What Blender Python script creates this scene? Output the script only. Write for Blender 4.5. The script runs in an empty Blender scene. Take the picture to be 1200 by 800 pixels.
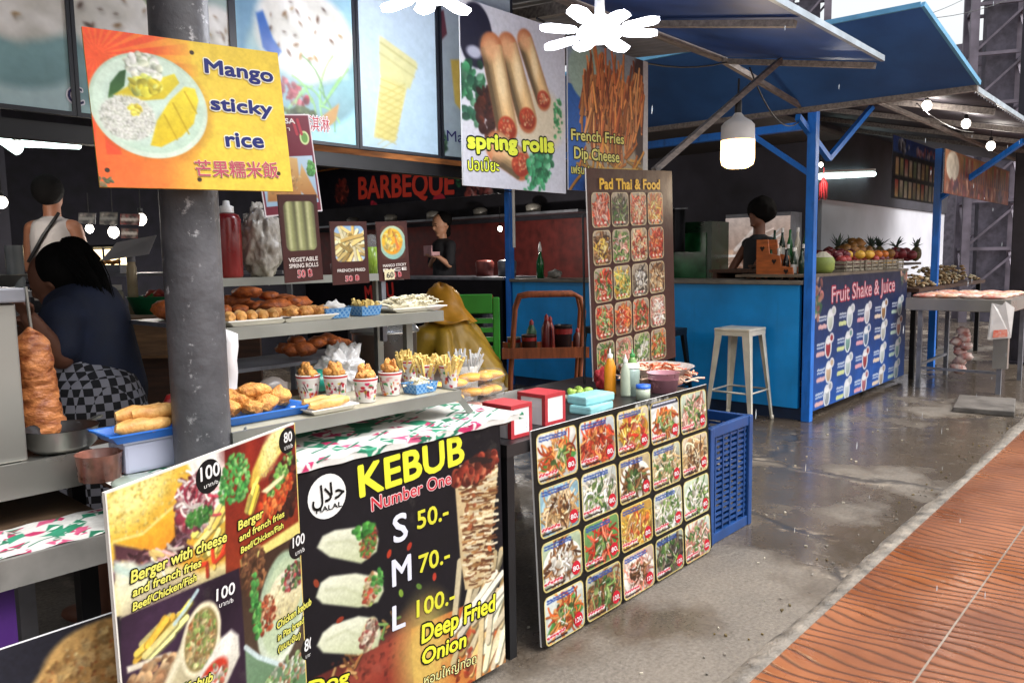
import bpy, bmesh, math, random
import numpy as np
from mathutils import Vector, Matrix
R = math.radians
sc = bpy.context.scene
COL = sc.collection

# ------------------------------------------------------------------ camera, sky, sun, exposure
CF, CH, PSI, PIT, ROL = 920.0, 1.35, R(42), R(6.0), R(0.9)
_f = Vector((math.cos(PIT)*math.cos(PSI), math.cos(PIT)*math.sin(PSI), -math.sin(PIT)))
_r0 = Vector((math.sin(PSI), -math.cos(PSI), 0)); _u0 = _r0.cross(_f)
_r = _r0*math.cos(ROL) - _u0*math.sin(ROL); _u = _r0*math.sin(ROL) + _u0*math.cos(ROL)
CP = Vector((0, 0, CH))
cam = bpy.data.objects.new('camera', bpy.data.cameras.new('camera')); COL.objects.link(cam)
cam.data.sensor_width = 36; cam.data.lens = CF/1200*36; cam.data.clip_end = 500; cam.data.clip_start = 0.02
cam.matrix_world = Matrix(((_r.x, _u.x, -_f.x, 0), (_r.y, _u.y, -_f.y, 0), (_r.z, _u.z, -_f.z, CH), (0, 0, 0, 1)))
sc.camera = cam
W = bpy.data.worlds.new('World'); sc.world = W; W.use_nodes = True
nt = W.node_tree; bg = nt.nodes['Background']
sky = nt.nodes.new('ShaderNodeTexSky'); sky.sky_type = 'NISHITA'; sky.sun_disc = False
SUN_EL, SUN_AZ = R(58), R(-70)                     # the light comes over the street, from -Y and a little +X
sky.sun_elevation = SUN_EL; sky.sun_rotation = R(90) - SUN_AZ
sky.air_density = 1.6; sky.dust_density = 6.0; sky.ozone_density = 1.0
hs = nt.nodes.new('ShaderNodeHueSaturation'); hs.inputs['Saturation'].default_value = 0.22
nt.links.new(sky.outputs[0], hs.inputs['Color']); nt.links.new(hs.outputs[0], bg.inputs[0])
bg.inputs[1].default_value = 0.15
sun = bpy.data.objects.new('sun', bpy.data.lights.new('sun', 'SUN')); COL.objects.link(sun)
sun.data.energy = 1.3; sun.data.angle = R(40); sun.data.color = (1, 0.97, 0.93)
_sd = Vector((math.cos(SUN_EL)*math.cos(SUN_AZ), math.cos(SUN_EL)*math.sin(SUN_AZ), math.sin(SUN_EL)))
sun.rotation_euler = (-_sd).to_track_quat('-Z', 'Y').to_euler()
sc.view_settings.view_transform = 'Standard'; sc.view_settings.look = 'None'
sc.view_settings.gamma = 1; sc.view_settings.use_curve_mapping = False
sc.view_settings.exposure = 0.95
sc.render.engine = 'CYCLES'; sc.cycles.use_denoising = True
sc.cycles.max_bounces = 7; sc.cycles.transparent_max_bounces = 12; sc.cycles.transmission_bounces = 5
sc.cycles.sample_clamp_indirect = 4

# ------------------------------------------------------------------ measuring: a pixel of the 1200x800 photograph, met by a real plane
def ray(x, y): return _r*((x-600)/CF) - _u*((y-400)/CF) + _f
def oY(x, y, Y): d = ray(x, y); return CP + d*(Y/d.y)
def oX(x, y, X): d = ray(x, y); return CP + d*(X/d.x)
def oZ(x, y, Z): d = ray(x, y); return CP + d*((Z-CH)/d.z)
def dp(x, y, D): return CP + ray(x, y)*D
def V(*a): return Vector(a)

# ------------------------------------------------------------------ materials
def lin(c):
    if isinstance(c, str): c = tuple(int(c[i:i+2], 16)/255 for i in (1, 3, 5))
    return tuple((x/12.92 if x <= .04045 else ((x+.055)/1.055)**2.4) for x in c)
_M = {}
def mat(name, col='#808080', rough=.6, metal=0., var=.12, scale=8., bump=.0, bscale=40., emit=0., trans=0., alpha=1., spec=.5, stretch=None, dark=None):
    if name in _M: return _M[name]
    m = bpy.data.materials.new(name); m.use_nodes = True; t = m.node_tree; p = t.nodes['Principled BSDF']; L = t.links.new
    c = lin(col); p.inputs['Base Color'].default_value = (*c, 1); p.inputs['Roughness'].default_value = rough
    p.inputs['Metallic'].default_value = metal; p.inputs['Specular IOR Level'].default_value = spec
    if trans: p.inputs['Transmission Weight'].default_value = trans; p.inputs['IOR'].default_value = 1.3
    if alpha < 1: p.inputs['Alpha'].default_value = alpha
    if emit: p.inputs['Emission Color'].default_value = (*c, 1); p.inputs['Emission Strength'].default_value = emit
    tc = t.nodes.new('ShaderNodeTexCoord'); src = tc.outputs['Object']
    if stretch:
        mp = t.nodes.new('ShaderNodeMapping'); mp.inputs['Scale'].default_value = stretch; L(src, mp.inputs[0]); src = mp.outputs[0]
    if var:
        n = t.nodes.new('ShaderNodeTexNoise'); n.inputs['Scale'].default_value = scale; n.inputs['Detail'].default_value = 6; L(src, n.inputs['Vector'])
        r = t.nodes.new('ShaderNodeValToRGB'); r.color_ramp.elements[0].position = .28; r.color_ramp.elements[1].position = .72
        c2 = lin(dark) if dark else tuple(x*(1-var*2) for x in c)
        r.color_ramp.elements[0].color = (*c2, 1); r.color_ramp.elements[1].color = (*[min(1, x*(1+var)) for x in c], 1)
        L(n.outputs[0], r.inputs[0]); L(r.outputs[0], p.inputs['Base Color'])
        mr = t.nodes.new('ShaderNodeMapRange'); mr.inputs[3].default_value = max(.02, rough-.12); mr.inputs[4].default_value = min(1, rough+.12)
        L(n.outputs[0], mr.inputs[0]); L(mr.outputs[0], p.inputs['Roughness'])
    if bump:
        n = t.nodes.new('ShaderNodeTexNoise'); n.inputs['Scale'].default_value = bscale; n.inputs['Detail'].default_value = 5; L(src, n.inputs['Vector'])
        b = t.nodes.new('ShaderNodeBump'); b.inputs['Strength'].default_value = bump; b.inputs['Distance'].default_value = .01
        L(n.outputs[0], b.inputs['Height']); L(b.outputs[0], p.inputs['Normal'])
    _M[name] = m; return m
def weather(m, col, scale, stretch, lo, hi, amt, rough=None):
    """stains, scratches and peeling with a shape of their own on top of a paint"""
    t = m.node_tree; p = t.nodes['Principled BSDF']; N = t.nodes.new; L = t.links.new; tc = N('ShaderNodeTexCoord'); mp = N('ShaderNodeMapping'); mp.inputs['Scale'].default_value = stretch; L(tc.outputs['Object'], mp.inputs[0])
    n = N('ShaderNodeTexNoise'); n.inputs['Scale'].default_value = scale; n.inputs['Detail'].default_value = 8; n.inputs['Roughness'].default_value = .65; L(mp.outputs[0], n.inputs['Vector'])
    r = N('ShaderNodeValToRGB'); r.color_ramp.elements[0].position = lo; r.color_ramp.elements[1].position = hi; r.color_ramp.elements[0].color = (0, 0, 0, 1); r.color_ramp.elements[1].color = (amt, amt, amt, 1); L(n.outputs[0], r.inputs[0])
    k = N('ShaderNodeMix'); k.data_type = 'RGBA'; L(r.outputs[0], k.inputs[0]); k.inputs[7].default_value = (*lin(col), 1); bc = p.inputs['Base Color']
    if bc.links: L(bc.links[0].from_socket, k.inputs[6])
    else: k.inputs[6].default_value = bc.default_value
    L(k.outputs[2], bc); return m
def print_mat(name, rough, emit=0.):
    m = bpy.data.materials.new(name); m.use_nodes = True; t = m.node_tree; p = t.nodes['Principled BSDF']
    p.inputs['Specular IOR Level'].default_value = .22
    a = t.nodes.new('ShaderNodeAttribute'); a.attribute_name = 'Col'; t.links.new(a.outputs['Color'], p.inputs['Base Color'])
    tc = t.nodes.new('ShaderNodeTexCoord'); n = t.nodes.new('ShaderNodeTexNoise'); n.inputs['Scale'].default_value = 5; n.inputs['Detail'].default_value = 4
    t.links.new(tc.outputs['Object'], n.inputs['Vector'])
    mr = t.nodes.new('ShaderNodeMapRange'); mr.inputs[3].default_value = rough-.12; mr.inputs[4].default_value = rough+.15
    t.links.new(n.outputs[0], mr.inputs[0]); t.links.new(mr.outputs[0], p.inputs['Roughness'])
    b = t.nodes.new('ShaderNodeBump'); b.inputs['Strength'].default_value = .28; b.inputs['Distance'].default_value = .02
    t.links.new(n.outputs[0], b.inputs['Height']); t.links.new(b.outputs[0], p.inputs['Normal'])
    if emit: t.links.new(a.outputs['Color'], p.inputs['Emission Color']); p.inputs['Emission Strength'].default_value = emit
    return m
PRINT = print_mat('printed_vinyl', .5); weather(PRINT, '#6a665e', 7, (1, 1, 1), .60, .74, .16); PRINTM = print_mat('printed_paper', .55); LIT = print_mat('backlit_print', .3, .55); PANEL = print_mat('emissive_panel_print', .35, .04)  # PANEL gives the dessert prints a faint emission of their own colour

# ------------------------------------------------------------------ objects and tags
def tag(o, label=None, cat=None, group=None, kind=None):
    if label: o['label'] = label
    if cat: o['category'] = cat
    if group: o['group'] = group
    if kind: o['kind'] = kind
    return o
def thing(name, label, cat, loc=(0, 0, 0), rz=0, group=None):
    o = bpy.data.objects.new(name, None); COL.objects.link(o); o.location = loc; o.rotation_euler = (0, 0, rz); o.empty_display_size = .05
    return tag(o, label, cat, group)
def kids(o): return [c for c in bpy.data.objects if c.parent == o]
def copy_tree(o, parent=None, src=None):
    c = o.copy(); COL.objects.link(c)
    if parent is not None: c.parent = parent
    for ch in kids(o): copy_tree(ch, c)
    return c
def dup(o, loc, rz=None, label=None, scale=None):
    c = copy_tree(o); c.location = loc
    if rz is not None: c.rotation_euler = (c.rotation_euler[0], c.rotation_euler[1], rz)
    if label: c['label'] = label
    if scale: c.scale = (scale,)*3 if not isinstance(scale, tuple) else scale
    return c

class MB:
    """collects shapes; build() links them as ONE mesh object (several materials allowed)"""
    def __init__(s): s.v = []; s.f = []; s.mi = []; s.sm = []; s.mats = []; s.m = 0; s.o = V(0, 0, 0)
    def use(s, m):
        if m not in s.mats: s.mats.append(m)
        s.m = s.mats.index(m); return s
    def add(s, vs, fs, smooth=False):
        b = len(s.v); s.v += [tuple(v) for v in vs]
        for f in fs: s.f.append([i+b for i in f]); s.mi.append(s.m); s.sm.append(smooth)
        return s
    def box(s, a, b, bev=0.0):
        x0, y0, z0 = [min(p, q) for p, q in zip(a, b)]; x1, y1, z1 = [max(p, q) for p, q in zip(a, b)]
        return s.obox(V((x0+x1)/2, (y0+y1)/2, (z0+z1)/2), V(1, 0, 0)*(x1-x0)/2, V(0, 1, 0)*(y1-y0)/2, V(0, 0, 1)*(z1-z0)/2, bev)
    def obox(s, c, ax, ay, az, bev=0.0):
        c, ax, ay, az = Vector(c), Vector(ax), Vector(ay), Vector(az)
        if not bev:
            vs = [c+ax*i+ay*j+az*k for k in (-1, 1) for j in (-1, 1) for i in (-1, 1)]
            return s.add(vs, [(0, 2, 3, 1), (4, 5, 7, 6), (0, 1, 5, 4), (2, 6, 7, 3), (0, 4, 6, 2), (1, 3, 7, 5)])
        bm = bmesh.new(); r = bmesh.ops.create_cube(bm, size=2)
        L = (ax.length, ay.length, az.length); bev = min(bev, .9*min(L))
        for v in bm.verts: v.co = V(v.co.x*L[0], v.co.y*L[1], v.co.z*L[2])
        bmesh.ops.bevel(bm, geom=bm.edges[:], offset=bev, segments=2, affect='EDGES', profile=.6)
        X, Y, Z = ax.normalized(), ay.normalized(), az.normalized(); bm.verts.index_update()
        s.add([c+X*v.co.x+Y*v.co.y+Z*v.co.z for v in bm.verts], [[v.index for v in f.verts] for f in bm.faces]); bm.free(); return s
    def bar(s, a, b, w, h=None, up=(0, 0, 1), bev=0.0):
        a, b = Vector(a), Vector(b); h = h or w; d = (b-a); z = d.normalized(); up = Vector(up)
        x = z.cross(up); x = x.normalized() if x.length > 1e-4 else V(1, 0, 0); y = x.cross(z)
        return s.obox((a+b)/2, x*w/2, y*h/2, d/2, bev)
    def tube(s, pts, r, n=10, cap=True, smooth=True):
        pts = [Vector(p) for p in pts]; rs = r if isinstance(r, (list, tuple)) else [r]*len(pts); vs = []; px = None
        for i, p in enumerate(pts):
            t = (pts[min(i+1, len(pts)-1)]-pts[max(i-1, 0)]).normalized()
            if px is None: px = t.orthogonal().normalized()
            x = (px - t*px.dot(t)); x = x.normalized() if x.length > 1e-5 else t.orthogonal().normalized(); px = x; y = t.cross(x)
            vs += [p + (x*math.cos(2*math.pi*k/n)+y*math.sin(2*math.pi*k/n))*rs[i] for k in range(n)]
        fs = [(i*n+k, i*n+(k+1) % n, (i+1)*n+(k+1) % n, (i+1)*n+k) for i in range(len(pts)-1) for k in range(n)]
        s.add(vs, fs, smooth)
        if cap: s.add(vs[:n][::-1], [tuple(range(n))]); s.add(vs[-n:], [tuple(range(n))])
        return s
    def lathe(s, prof, c=(0, 0, 0), n=24, ax=None, smooth=True, cap=False):
        c = Vector(c); vs = []
        z = Vector(ax).normalized() if ax else V(0, 0, 1); x = V(1, 0, 0) if not ax else z.orthogonal().normalized(); y = z.cross(x)
        for r, h in prof: vs += [c + x*r*math.cos(2*math.pi*k/n) + y*r*math.sin(2*math.pi*k/n) + z*h for k in range(n)]
        s.add(vs, [(i*n+k, i*n+(k+1) % n, (i+1)*n+(k+1) % n, (i+1)*n+k) for i in range(len(prof)-1) for k in range(n)], smooth)
        if cap: s.add(vs[:n][::-1], [tuple(range(n))]); s.add(vs[-n:], [tuple(range(n))])
        return s
    def blob(s, c, r, sub=2, amp=0., fr=3., seed=0, rot=None, smooth=True):
        bm = bmesh.new(); bmesh.ops.create_icosphere(bm, subdivisions=sub, radius=1); c = Vector(c); r = r if isinstance(r, (tuple, list)) else (r, r, r)
        from mathutils import noise
        off = V(seed*7.13, seed*3.7, seed*1.9); bm.verts.index_update(); vs = []
        for v in bm.verts:
            d = v.co.copy(); k = 1 + (amp*noise.fractal(d*fr+off, 1., 2., 3) if amp else 0)
            q = V(d.x*r[0]*k, d.y*r[1]*k, d.z*r[2]*k)
            if rot is not None: q = rot @ q
            vs.append(c+q)
        s.add(vs, [[v.index for v in f.verts] for f in bm.faces], smooth); bm.free(); return s
    def prism(s, pts, n, th):
        n = Vector(n).normalized()*th; k = len(pts); pts = [Vector(p) for p in pts]
        s.add(pts, [tuple(range(k))]); s.add([p-n for p in pts], [tuple(range(k))[::-1]])
        for i in range(k): j = (i+1) % k; s.add([pts[i], pts[i]-n, pts[j]-n, pts[j]], [(0, 1, 2, 3)])
        return s
    def corr(s, P, U, Wv, pitch=.076, amp=.009, th=.0):
        """corrugated sheet: corner P, run vector U (waves repeat along U), Wv across"""
        P, U, Wv = Vector(P), Vector(U), Vector(Wv); n = U.cross(Wv).normalized(); k = max(4, int(U.length/pitch*4)); vs = []
        for i in range(k+1):
            q = P + U*(i/k) + n*amp*math.sin(i*math.pi/2); vs += [q, q+Wv]
        return s.add(vs, [(2*i, 2*i+1, 2*i+3, 2*i+2) for i in range(k)], True)
    def build(s, name, m=None, parent=None, loc=None, rot=None):
        me = bpy.data.meshes.new(name); me.from_pydata(s.v, [], s.f)
        if m is not None and not s.mats: s.mats = [m]
        for x in s.mats: me.materials.append(x)
        me.polygons.foreach_set('material_index', s.mi); me.polygons.foreach_set('use_smooth', s.sm); me.update()
        o = bpy.data.objects.new(name, me); COL.objects.link(o)
        if parent is not None: o.parent = parent
        if loc is not None: o.location = loc
        if rot is not None: o.rotation_euler = rot
        return o
def centre(o):
    """move a top-level mesh object's origin to the middle of its foot"""
    me = o.data; n = len(me.vertices); a = np.empty(n*3, np.float32); me.vertices.foreach_get('co', a); a = a.reshape(-1, 3)
    c = np.array([(a[:, 0].min()+a[:, 0].max())/2, (a[:, 1].min()+a[:, 1].max())/2, a[:, 2].min()], np.float32)
    me.vertices.foreach_set('co', (a-c).ravel()); me.update(); o.location = Vector(c.tolist()); return o

# ------------------------------------------------------------------ painter: printed pictures become fine coloured grids
def vnoise(h, w, cell, rng):
    gh, gw = int(h/cell)+3, int(w/cell)+3; g = rng.random((gh, gw)); y = np.arange(h)/cell; x = np.arange(w)/cell
    y0 = y.astype(int); x0 = x.astype(int); fy = (y-y0)[:, None]; fx = (x-x0)[None]; fy = fy*fy*(3-2*fy); fx = fx*fx*(3-2*fx)
    return (g[y0][:, x0]*(1-fx)+g[y0][:, x0+1]*fx)*(1-fy)+(g[y0+1][:, x0]*(1-fx)+g[y0+1][:, x0+1]*fx)*fy
def hexc(c): return np.array([int(c[i:i+2], 16)/255 for i in (1, 3, 5)]) if isinstance(c, str) else np.array(c, float)
ALB = .68          # printed white, a little aged
class Pic:
    def __init__(s, w, h, bg='#ffffff', seed=0):
        s.w, s.h = int(w), int(h); s.a = np.empty((s.h, s.w, 3)); s.a[:] = hexc(bg); s.g = np.random.default_rng(seed); s.clipm = None; s.k = 1.
    def _bl(s, x0, x1, y0, y1):
        x0 = max(0, int(math.floor(x0))-2); y0 = max(0, int(math.floor(y0))-2); x1 = min(s.w, int(math.ceil(x1))+3); y1 = min(s.h, int(math.ceil(y1))+3)
        if x1 <= x0 or y1 <= y0: return None
        Y, X = np.mgrid[y0:y1, x0:x1]; return x0, x1, y0, y1, X+.5, Y+.5
    def _mix(s, b, m, col):
        x0, x1, y0, y1 = b[:4]; m = np.clip(m, 0, 1)
        if s.clipm is not None: m = m*s.clipm[y0:y1, x0:x1]
        m = m[..., None]; s.a[y0:y1, x0:x1] = s.a[y0:y1, x0:x1]*(1-m)+np.asarray(col)*m
    def ell(s, cx, cy, rx, ry, col, rot=0., a=1., soft=1., col2=None):
        if s.k != 1: rx, ry, soft = rx*s.k, ry*s.k, max(1, soft*s.k)
        R_ = max(rx, ry)+soft; b = s._bl(cx-R_, cx+R_, cy-R_, cy+R_)
        if b is None: return s
        X, Y = b[4]-cx, b[5]-cy; c, n = math.cos(rot), math.sin(rot); x, y = X*c+Y*n, -X*n+Y*c
        d = np.sqrt((x/rx)**2+(y/ry)**2); m = np.clip((1-d)*min(rx, ry)/soft+.5, 0, 1)*a
        C = hexc(col)
        if col2 is not None:
            t = np.clip((y/ry+x/rx*.4)*.5+.5, 0, 1)[..., None]; C = C*(1-t)+hexc(col2)*t
        s._mix(b, m, C); return s
    def poly(s, pts, col, a=1., soft=1., col2=None):
        P = np.array(pts, float); b = s._bl(P[:, 0].min(), P[:, 0].max(), P[:, 1].min(), P[:, 1].max())
        if b is None: return s
        X, Y = b[4], b[5]; ins = np.zeros(X.shape, bool); dm = np.full(X.shape, 1e9); n = len(P)
        for i in range(n):
            x1, y1 = P[i]; x2, y2 = P[(i+1) % n]
            if y1 != y2: ins ^= ((y1 > Y) != (y2 > Y)) & (X < (x2-x1)*(Y-y1)/(y2-y1)+x1)
            dx, dy = x2-x1, y2-y1; t = np.clip(((X-x1)*dx+(Y-y1)*dy)/(dx*dx+dy*dy+1e-9), 0, 1); dm = np.minimum(dm, np.hypot(X-x1-t*dx, Y-y1-t*dy))
        m = np.clip(np.where(ins, dm, -dm)/soft+.5, 0, 1)*a; C = hexc(col)
        if col2 is not None:
            t = np.clip((Y-P[:, 1].min())/(np.ptp(P[:, 1])+1e-6), 0, 1)[..., None]; C = C*(1-t)+hexc(col2)*t
        s._mix(b, m, C); return s
    def rect(s, x0, y0, x1, y1, col, col2=None, a=1., soft=1.): return s.poly([(x0, y0), (x1, y0), (x1, y1), (x0, y1)], col, a, soft, col2)
    def line(s, pts, wd, col, a=1., soft=1.):
        P = np.array(pts, float); b = s._bl(P[:, 0].min()-wd, P[:, 0].max()+wd, P[:, 1].min()-wd, P[:, 1].max()+wd)
        if b is None: return s
        X, Y = b[4], b[5]; dm = np.full(X.shape, 1e9)
        for i in range(len(P)-1):
            x1, y1 = P[i]; x2, y2 = P[i+1]; dx, dy = x2-x1, y2-y1; t = np.clip(((X-x1)*dx+(Y-y1)*dy)/(dx*dx+dy*dy+1e-9), 0, 1)
            dm = np.minimum(dm, np.hypot(X-x1-t*dx, Y-y1-t*dy))
        s._mix(b, np.clip((wd/2-dm)/soft+.5, 0, 1)*a, hexc(col)); return s
    def inside(s, cx, cy, rx, ry, rot=0.):
        t = s.g.random()*6.283; q = math.sqrt(s.g.random()); x, y = math.cos(t)*q*rx, math.sin(t)*q*ry; c, n = math.cos(rot), math.sin(rot)
        return cx+x*c-y*n, cy+x*n+y*c
    def blobs(s, n, cx, cy, rx, ry, cols, s0, s1, rot=0., a=.95, asp=(.5, 1)):
        k0 = s.k; s.k = 1.; rx, ry, s0, s1 = rx*k0, ry*k0, s0*(k0*.5+.5), s1*k0; mean = np.mean([hexc(c) for c in cols], 0)
        for _ in range(n):
            x, y = s.inside(cx, cy, rx, ry, rot); r = s0+(s1-s0)*s.g.random(); c = (hexc(cols[int(s.g.integers(len(cols)))])*.72+mean*.28)*(.74+.46*s.g.random())
            s.ell(x, y, r, r*(asp[0]+(asp[1]-asp[0])*s.g.random()), np.clip(c*1.12, 0, 1), s.g.random()*3.14, a, 1.3, np.clip(c*.72, 0, 1))
        s.k = k0; return s
    def strands(s, n, cx, cy, rx, ry, cols, wd, ln, curl=1.2, rot=0., ang=None, a=.95):
        rx, ry, wd, ln = rx*s.k, ry*s.k, wd*(s.k*.7+.3), ln*s.k
        for _ in range(n):
            x, y = s.inside(cx, cy, rx, ry, rot); t = s.g.random()*6.28 if ang is None else ang[0]+(s.g.random()-.5)*ang[1]; k = (s.g.random()-.5)*2*curl
            pts = []; L = ln*(.6+.8*s.g.random())
            for i in range(6): pts.append((x, y)); x += math.cos(t)*L/5; y += math.sin(t)*L/5; t += k/5
            c = np.clip(hexc(cols[int(s.g.integers(len(cols)))])*(.75+.5*s.g.random()), 0, 1)
            s.line([(p[0]+wd*.25, p[1]+wd*.35) for p in pts], wd, c*.45, a*.7); s.line(pts, wd, c, a)
        return s
    def blur(s, k=1):
        for _ in range(k):
            p = np.pad(s.a, ((1, 1), (1, 1), (0, 0)), 'edge'); s.a = (p[:-2, 1:-1]+p[2:, 1:-1]+p[1:-1, :-2]+p[1:-1, 2:]+4*p[1:-1, 1:-1])/8
        return s
    def glow(s, cx, cy, rx, ry, col, a=.5, rot=0.): return s.ell(cx, cy, rx, ry, col, rot, a, soft=min(rx, ry)*.9)
    def noise(s, amt, cell=4, m=None):
        n = vnoise(s.h, s.w, cell, s.g)*.6+vnoise(s.h, s.w, max(1.5, cell/2.7), s.g)*.4; k = 1+(n-.5)*2*amt
        s.a = np.clip(s.a*(k[..., None] if m is None else 1+(k-1)[..., None]*m[..., None]), 0, 1); return s
    def grad(s, c0, c1, ang=90, box=None):
        b = s._bl(*(box or (0, s.w, 0, s.h))); t = (b[4]-b[0])/max(1, b[1]-b[0])*math.cos(R(ang))+(b[5]-b[2])/max(1, b[3]-b[2])*math.sin(R(ang))
        t = np.clip(t, 0, 1)[..., None]; s._mix(b, np.ones(t.shape[:2]), hexc(c0)*(1-t)+hexc(c1)*t); return s
    def clip(s, x0=None, y0=0, x1=0, y1=0):
        if x0 is None: s.clipm = None
        else: s.clipm = np.zeros((s.h, s.w)); s.clipm[max(0, int(y0)):int(y1), max(0, int(x0)):int(x1)] = 1
        return s
    def mesh(s, name, w, h, parent, z=.0015, mat_=None, x0=0., y0=0., fn=None):
        """the picture as a flat grid (local x right, y up, lower left at x0,y0); fn bends it"""
        H, Wd = s.h, s.w; ys, xs = np.mgrid[0:H, 0:Wd]; co = np.empty((H*Wd, 3), np.float32)
        co[:, 0] = (x0+xs/(Wd-1)*w).ravel(); co[:, 1] = (y0+h-ys/(H-1)*h).ravel(); co[:, 2] = z
        if fn is not None: co = np.asarray(fn(co), np.float32)
        i = (ys[:-1, :-1]*Wd+xs[:-1, :-1]).ravel(); q = np.stack([i, i+Wd, i+Wd+1, i+1], 1).astype(np.int32)
        me = bpy.data.meshes.new(name); me.vertices.add(H*Wd); me.vertices.foreach_set('co', co.ravel())
        me.loops.add(q.size); me.loops.foreach_set('vertex_index', q.ravel()); me.polygons.add(len(q))
        me.polygons.foreach_set('loop_start', np.arange(0, q.size, 4, dtype=np.int32)); me.polygons.foreach_set('loop_total', np.full(len(q), 4, np.int32))
        me.update(calc_edges=True)
        a = s.a.reshape(-1, 3); l = np.where(a <= .04045, a/12.92, ((a+.055)/1.055)**2.4); rgba = np.ones((H*Wd, 4), np.float32); rgba[:, :3] = l*ALB
        at = me.color_attributes.new('Col', 'FLOAT_COLOR', 'POINT'); at.data.foreach_set('color', rgba.ravel())
        me.materials.append(mat_ or PRINT); me.polygons.foreach_set('use_smooth', np.ones(len(q), bool))
        o = bpy.data.objects.new(name, me); COL.objects.link(o); o.parent = parent; return o

# ------------------------------------------------------------------ boards: a flat sign with its own frame (s right, t up from the lower left corner)
class Board:
    def __init__(b, name, label, cat, TL, TR, BL, th=.006, back='#1a1a1c', ppm=300, group=None, rim=None, face='#16161a', edge_rough=.6):
        TL, TR, BL = Vector(TL), Vector(TR), Vector(BL); x = (TR-TL); b.w = x.length; x.normalize(); u = TL-BL; u = u-x*u.dot(x); b.h = u.length; u.normalize(); n = x.cross(u)
        b.O = TL-u*b.h; b.x, b.u, b.n = x, u, n; b.ppm = ppm
        o = MB(); o.box((0, 0, -th), (b.w, b.h, 0)); o = o.build(name, mat('board_'+back, back, edge_rough, var=.06)); b.o = o
        o.matrix_world = Matrix(((x.x, u.x, n.x, b.O.x), (x.y, u.y, n.y, b.O.y), (x.z, u.z, n.z, b.O.z), (0, 0, 0, 1)))
        tag(o, label, cat, group); b.lm = PRINT; b.par = o; b.z = .003; b.pic = Pic(max(8, b.w*ppm), max(8, b.h*ppm), face, len(name)*7)
        if rim:
            r = MB(); t = .012
            for a_, c_ in (((-t, -t), (b.w+t, 0)), ((-t, b.h), (b.w+t, b.h+t)), ((-t, 0), (0, b.h)), ((b.w, 0), (b.w+t, b.h))): r.box((a_[0], a_[1], -th-.004), (c_[0], c_[1], .006))
            r.build('frame', mat('rim_'+rim, rim, .5), o)
    def st(b, px, py):
        d = ray(px, py); k = (b.O-CP).dot(b.n)/d.dot(b.n); q = CP+d*k-b.O; return q.dot(b.x), q.dot(b.u)
    def p(b, px, py): s, t = b.st(px, py); return s*b.ppm, (b.h-t)*b.ppm          # picture pixels
    def P(b, *a): return [b.p(*q) for q in a]
    def paint(b, name='picture', m=None): return b.pic.mesh(name, b.w, b.h, b.o, .0015, m)
    def text(b, s, p0, p1, top, col='#ffffff', out=None, oc='#000000', bold=.0, shear=0., st=False, z=None, out2=None, oc2=None, keep=False, layers=True):
        """s between two baseline points, cap top at `top` (photo pixels, or board metres when st)"""
        if not st: p0, p1, top = b.st(*p0), b.st(*p1), b.st(*top)
        p0, p1, top = Vector(p0), Vector(p1), Vector(top); d = p1-p0; wd = d.length; ex = d.normalized(); ey = V2(-ex.y, ex.x); hh = (top-p0).dot(ey)
        z = z or b.z; vv = []; ff = []; cc = []
        def put(dx, dy, zz, c):
            vs, fs = glyphs(s, shear); w0 = max(1e-3, vs[:, 0].max()-vs[:, 0].min()); x0 = vs[:, 0].min(); sx, sy = wd/w0, hh/.70; k = len(vv); c = (*[q*ALB for q in lin(c)], 1); u = math.sqrt(abs(sx*sy))
            for x, y in vs: q = p0+ex*((x-x0)*sx+dx*u)+ey*(y*sy+dy*u); vv.append((q.x, q.y, zz)); cc.append(c)
            ff.extend([[i+k for i in f] for f in fs])
        if out:
            for i in range(10): a = .3+6.2832*i/10; put(out*math.cos(a), out*math.sin(a), z+i*3e-5, oc)
        if bold:
            for i in range(6): a = 6.2832*i/6; put(bold*math.cos(a), bold*math.sin(a), z+.0008+i*3e-5, col)
        put(0, 0, z+.0012, col); b.flat('lettering', vv, ff, cc)
    def flat(b, name, v, f, c):
        me = bpy.data.meshes.new(name); me.from_pydata(v, [], f); at = me.color_attributes.new('Col', 'FLOAT_COLOR', 'POINT'); at.data.foreach_set('color', np.array(c, np.float32).ravel())
        me.materials.append(b.lm); o = bpy.data.objects.new(name, me); COL.objects.link(o); o.parent = b.par; return o
    def shape(b, pts, col, z=None, st=False, name='patch'):
        c = (*[q*ALB for q in lin(col)], 1); pts = [q if st else b.st(*q) for q in pts]
        return b.flat(name, [(q[0], q[1], z or b.z-.0008) for q in pts], [list(range(len(pts)))], [c]*len(pts))
    def disc(b, c, r, col, z=None, n=28, st=False):
        c = c if st else b.st(*c); b.shape([(c[0]+r*math.cos(6.2832*i/n), c[1]+r*math.sin(6.2832*i/n)) for i in range(n)], col, z, True, 'price_badge')
    def done(b, m=None, paint=True):
        if paint: b.paint(m=m)
        return b.o
def V2(x, y): return Vector((x, y))
_G = {}
def glyphs(s, shear):
    k = (s, shear)
    if k not in _G:
        c = bpy.data.curves.new('glyphs', 'FONT'); c.body = s; c.size = 1; c.resolution_u = 3; c.shear = shear
        o = bpy.data.objects.new('glyphs', c); m = o.to_mesh(); v = np.array([(q.co.x, q.co.y) for q in m.vertices]); f = [list(p.vertices) for p in m.polygons]
        _G[k] = (v, f); o.to_mesh_clear(); bpy.data.objects.remove(o); bpy.data.curves.remove(c)
    return _G[k]

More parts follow.
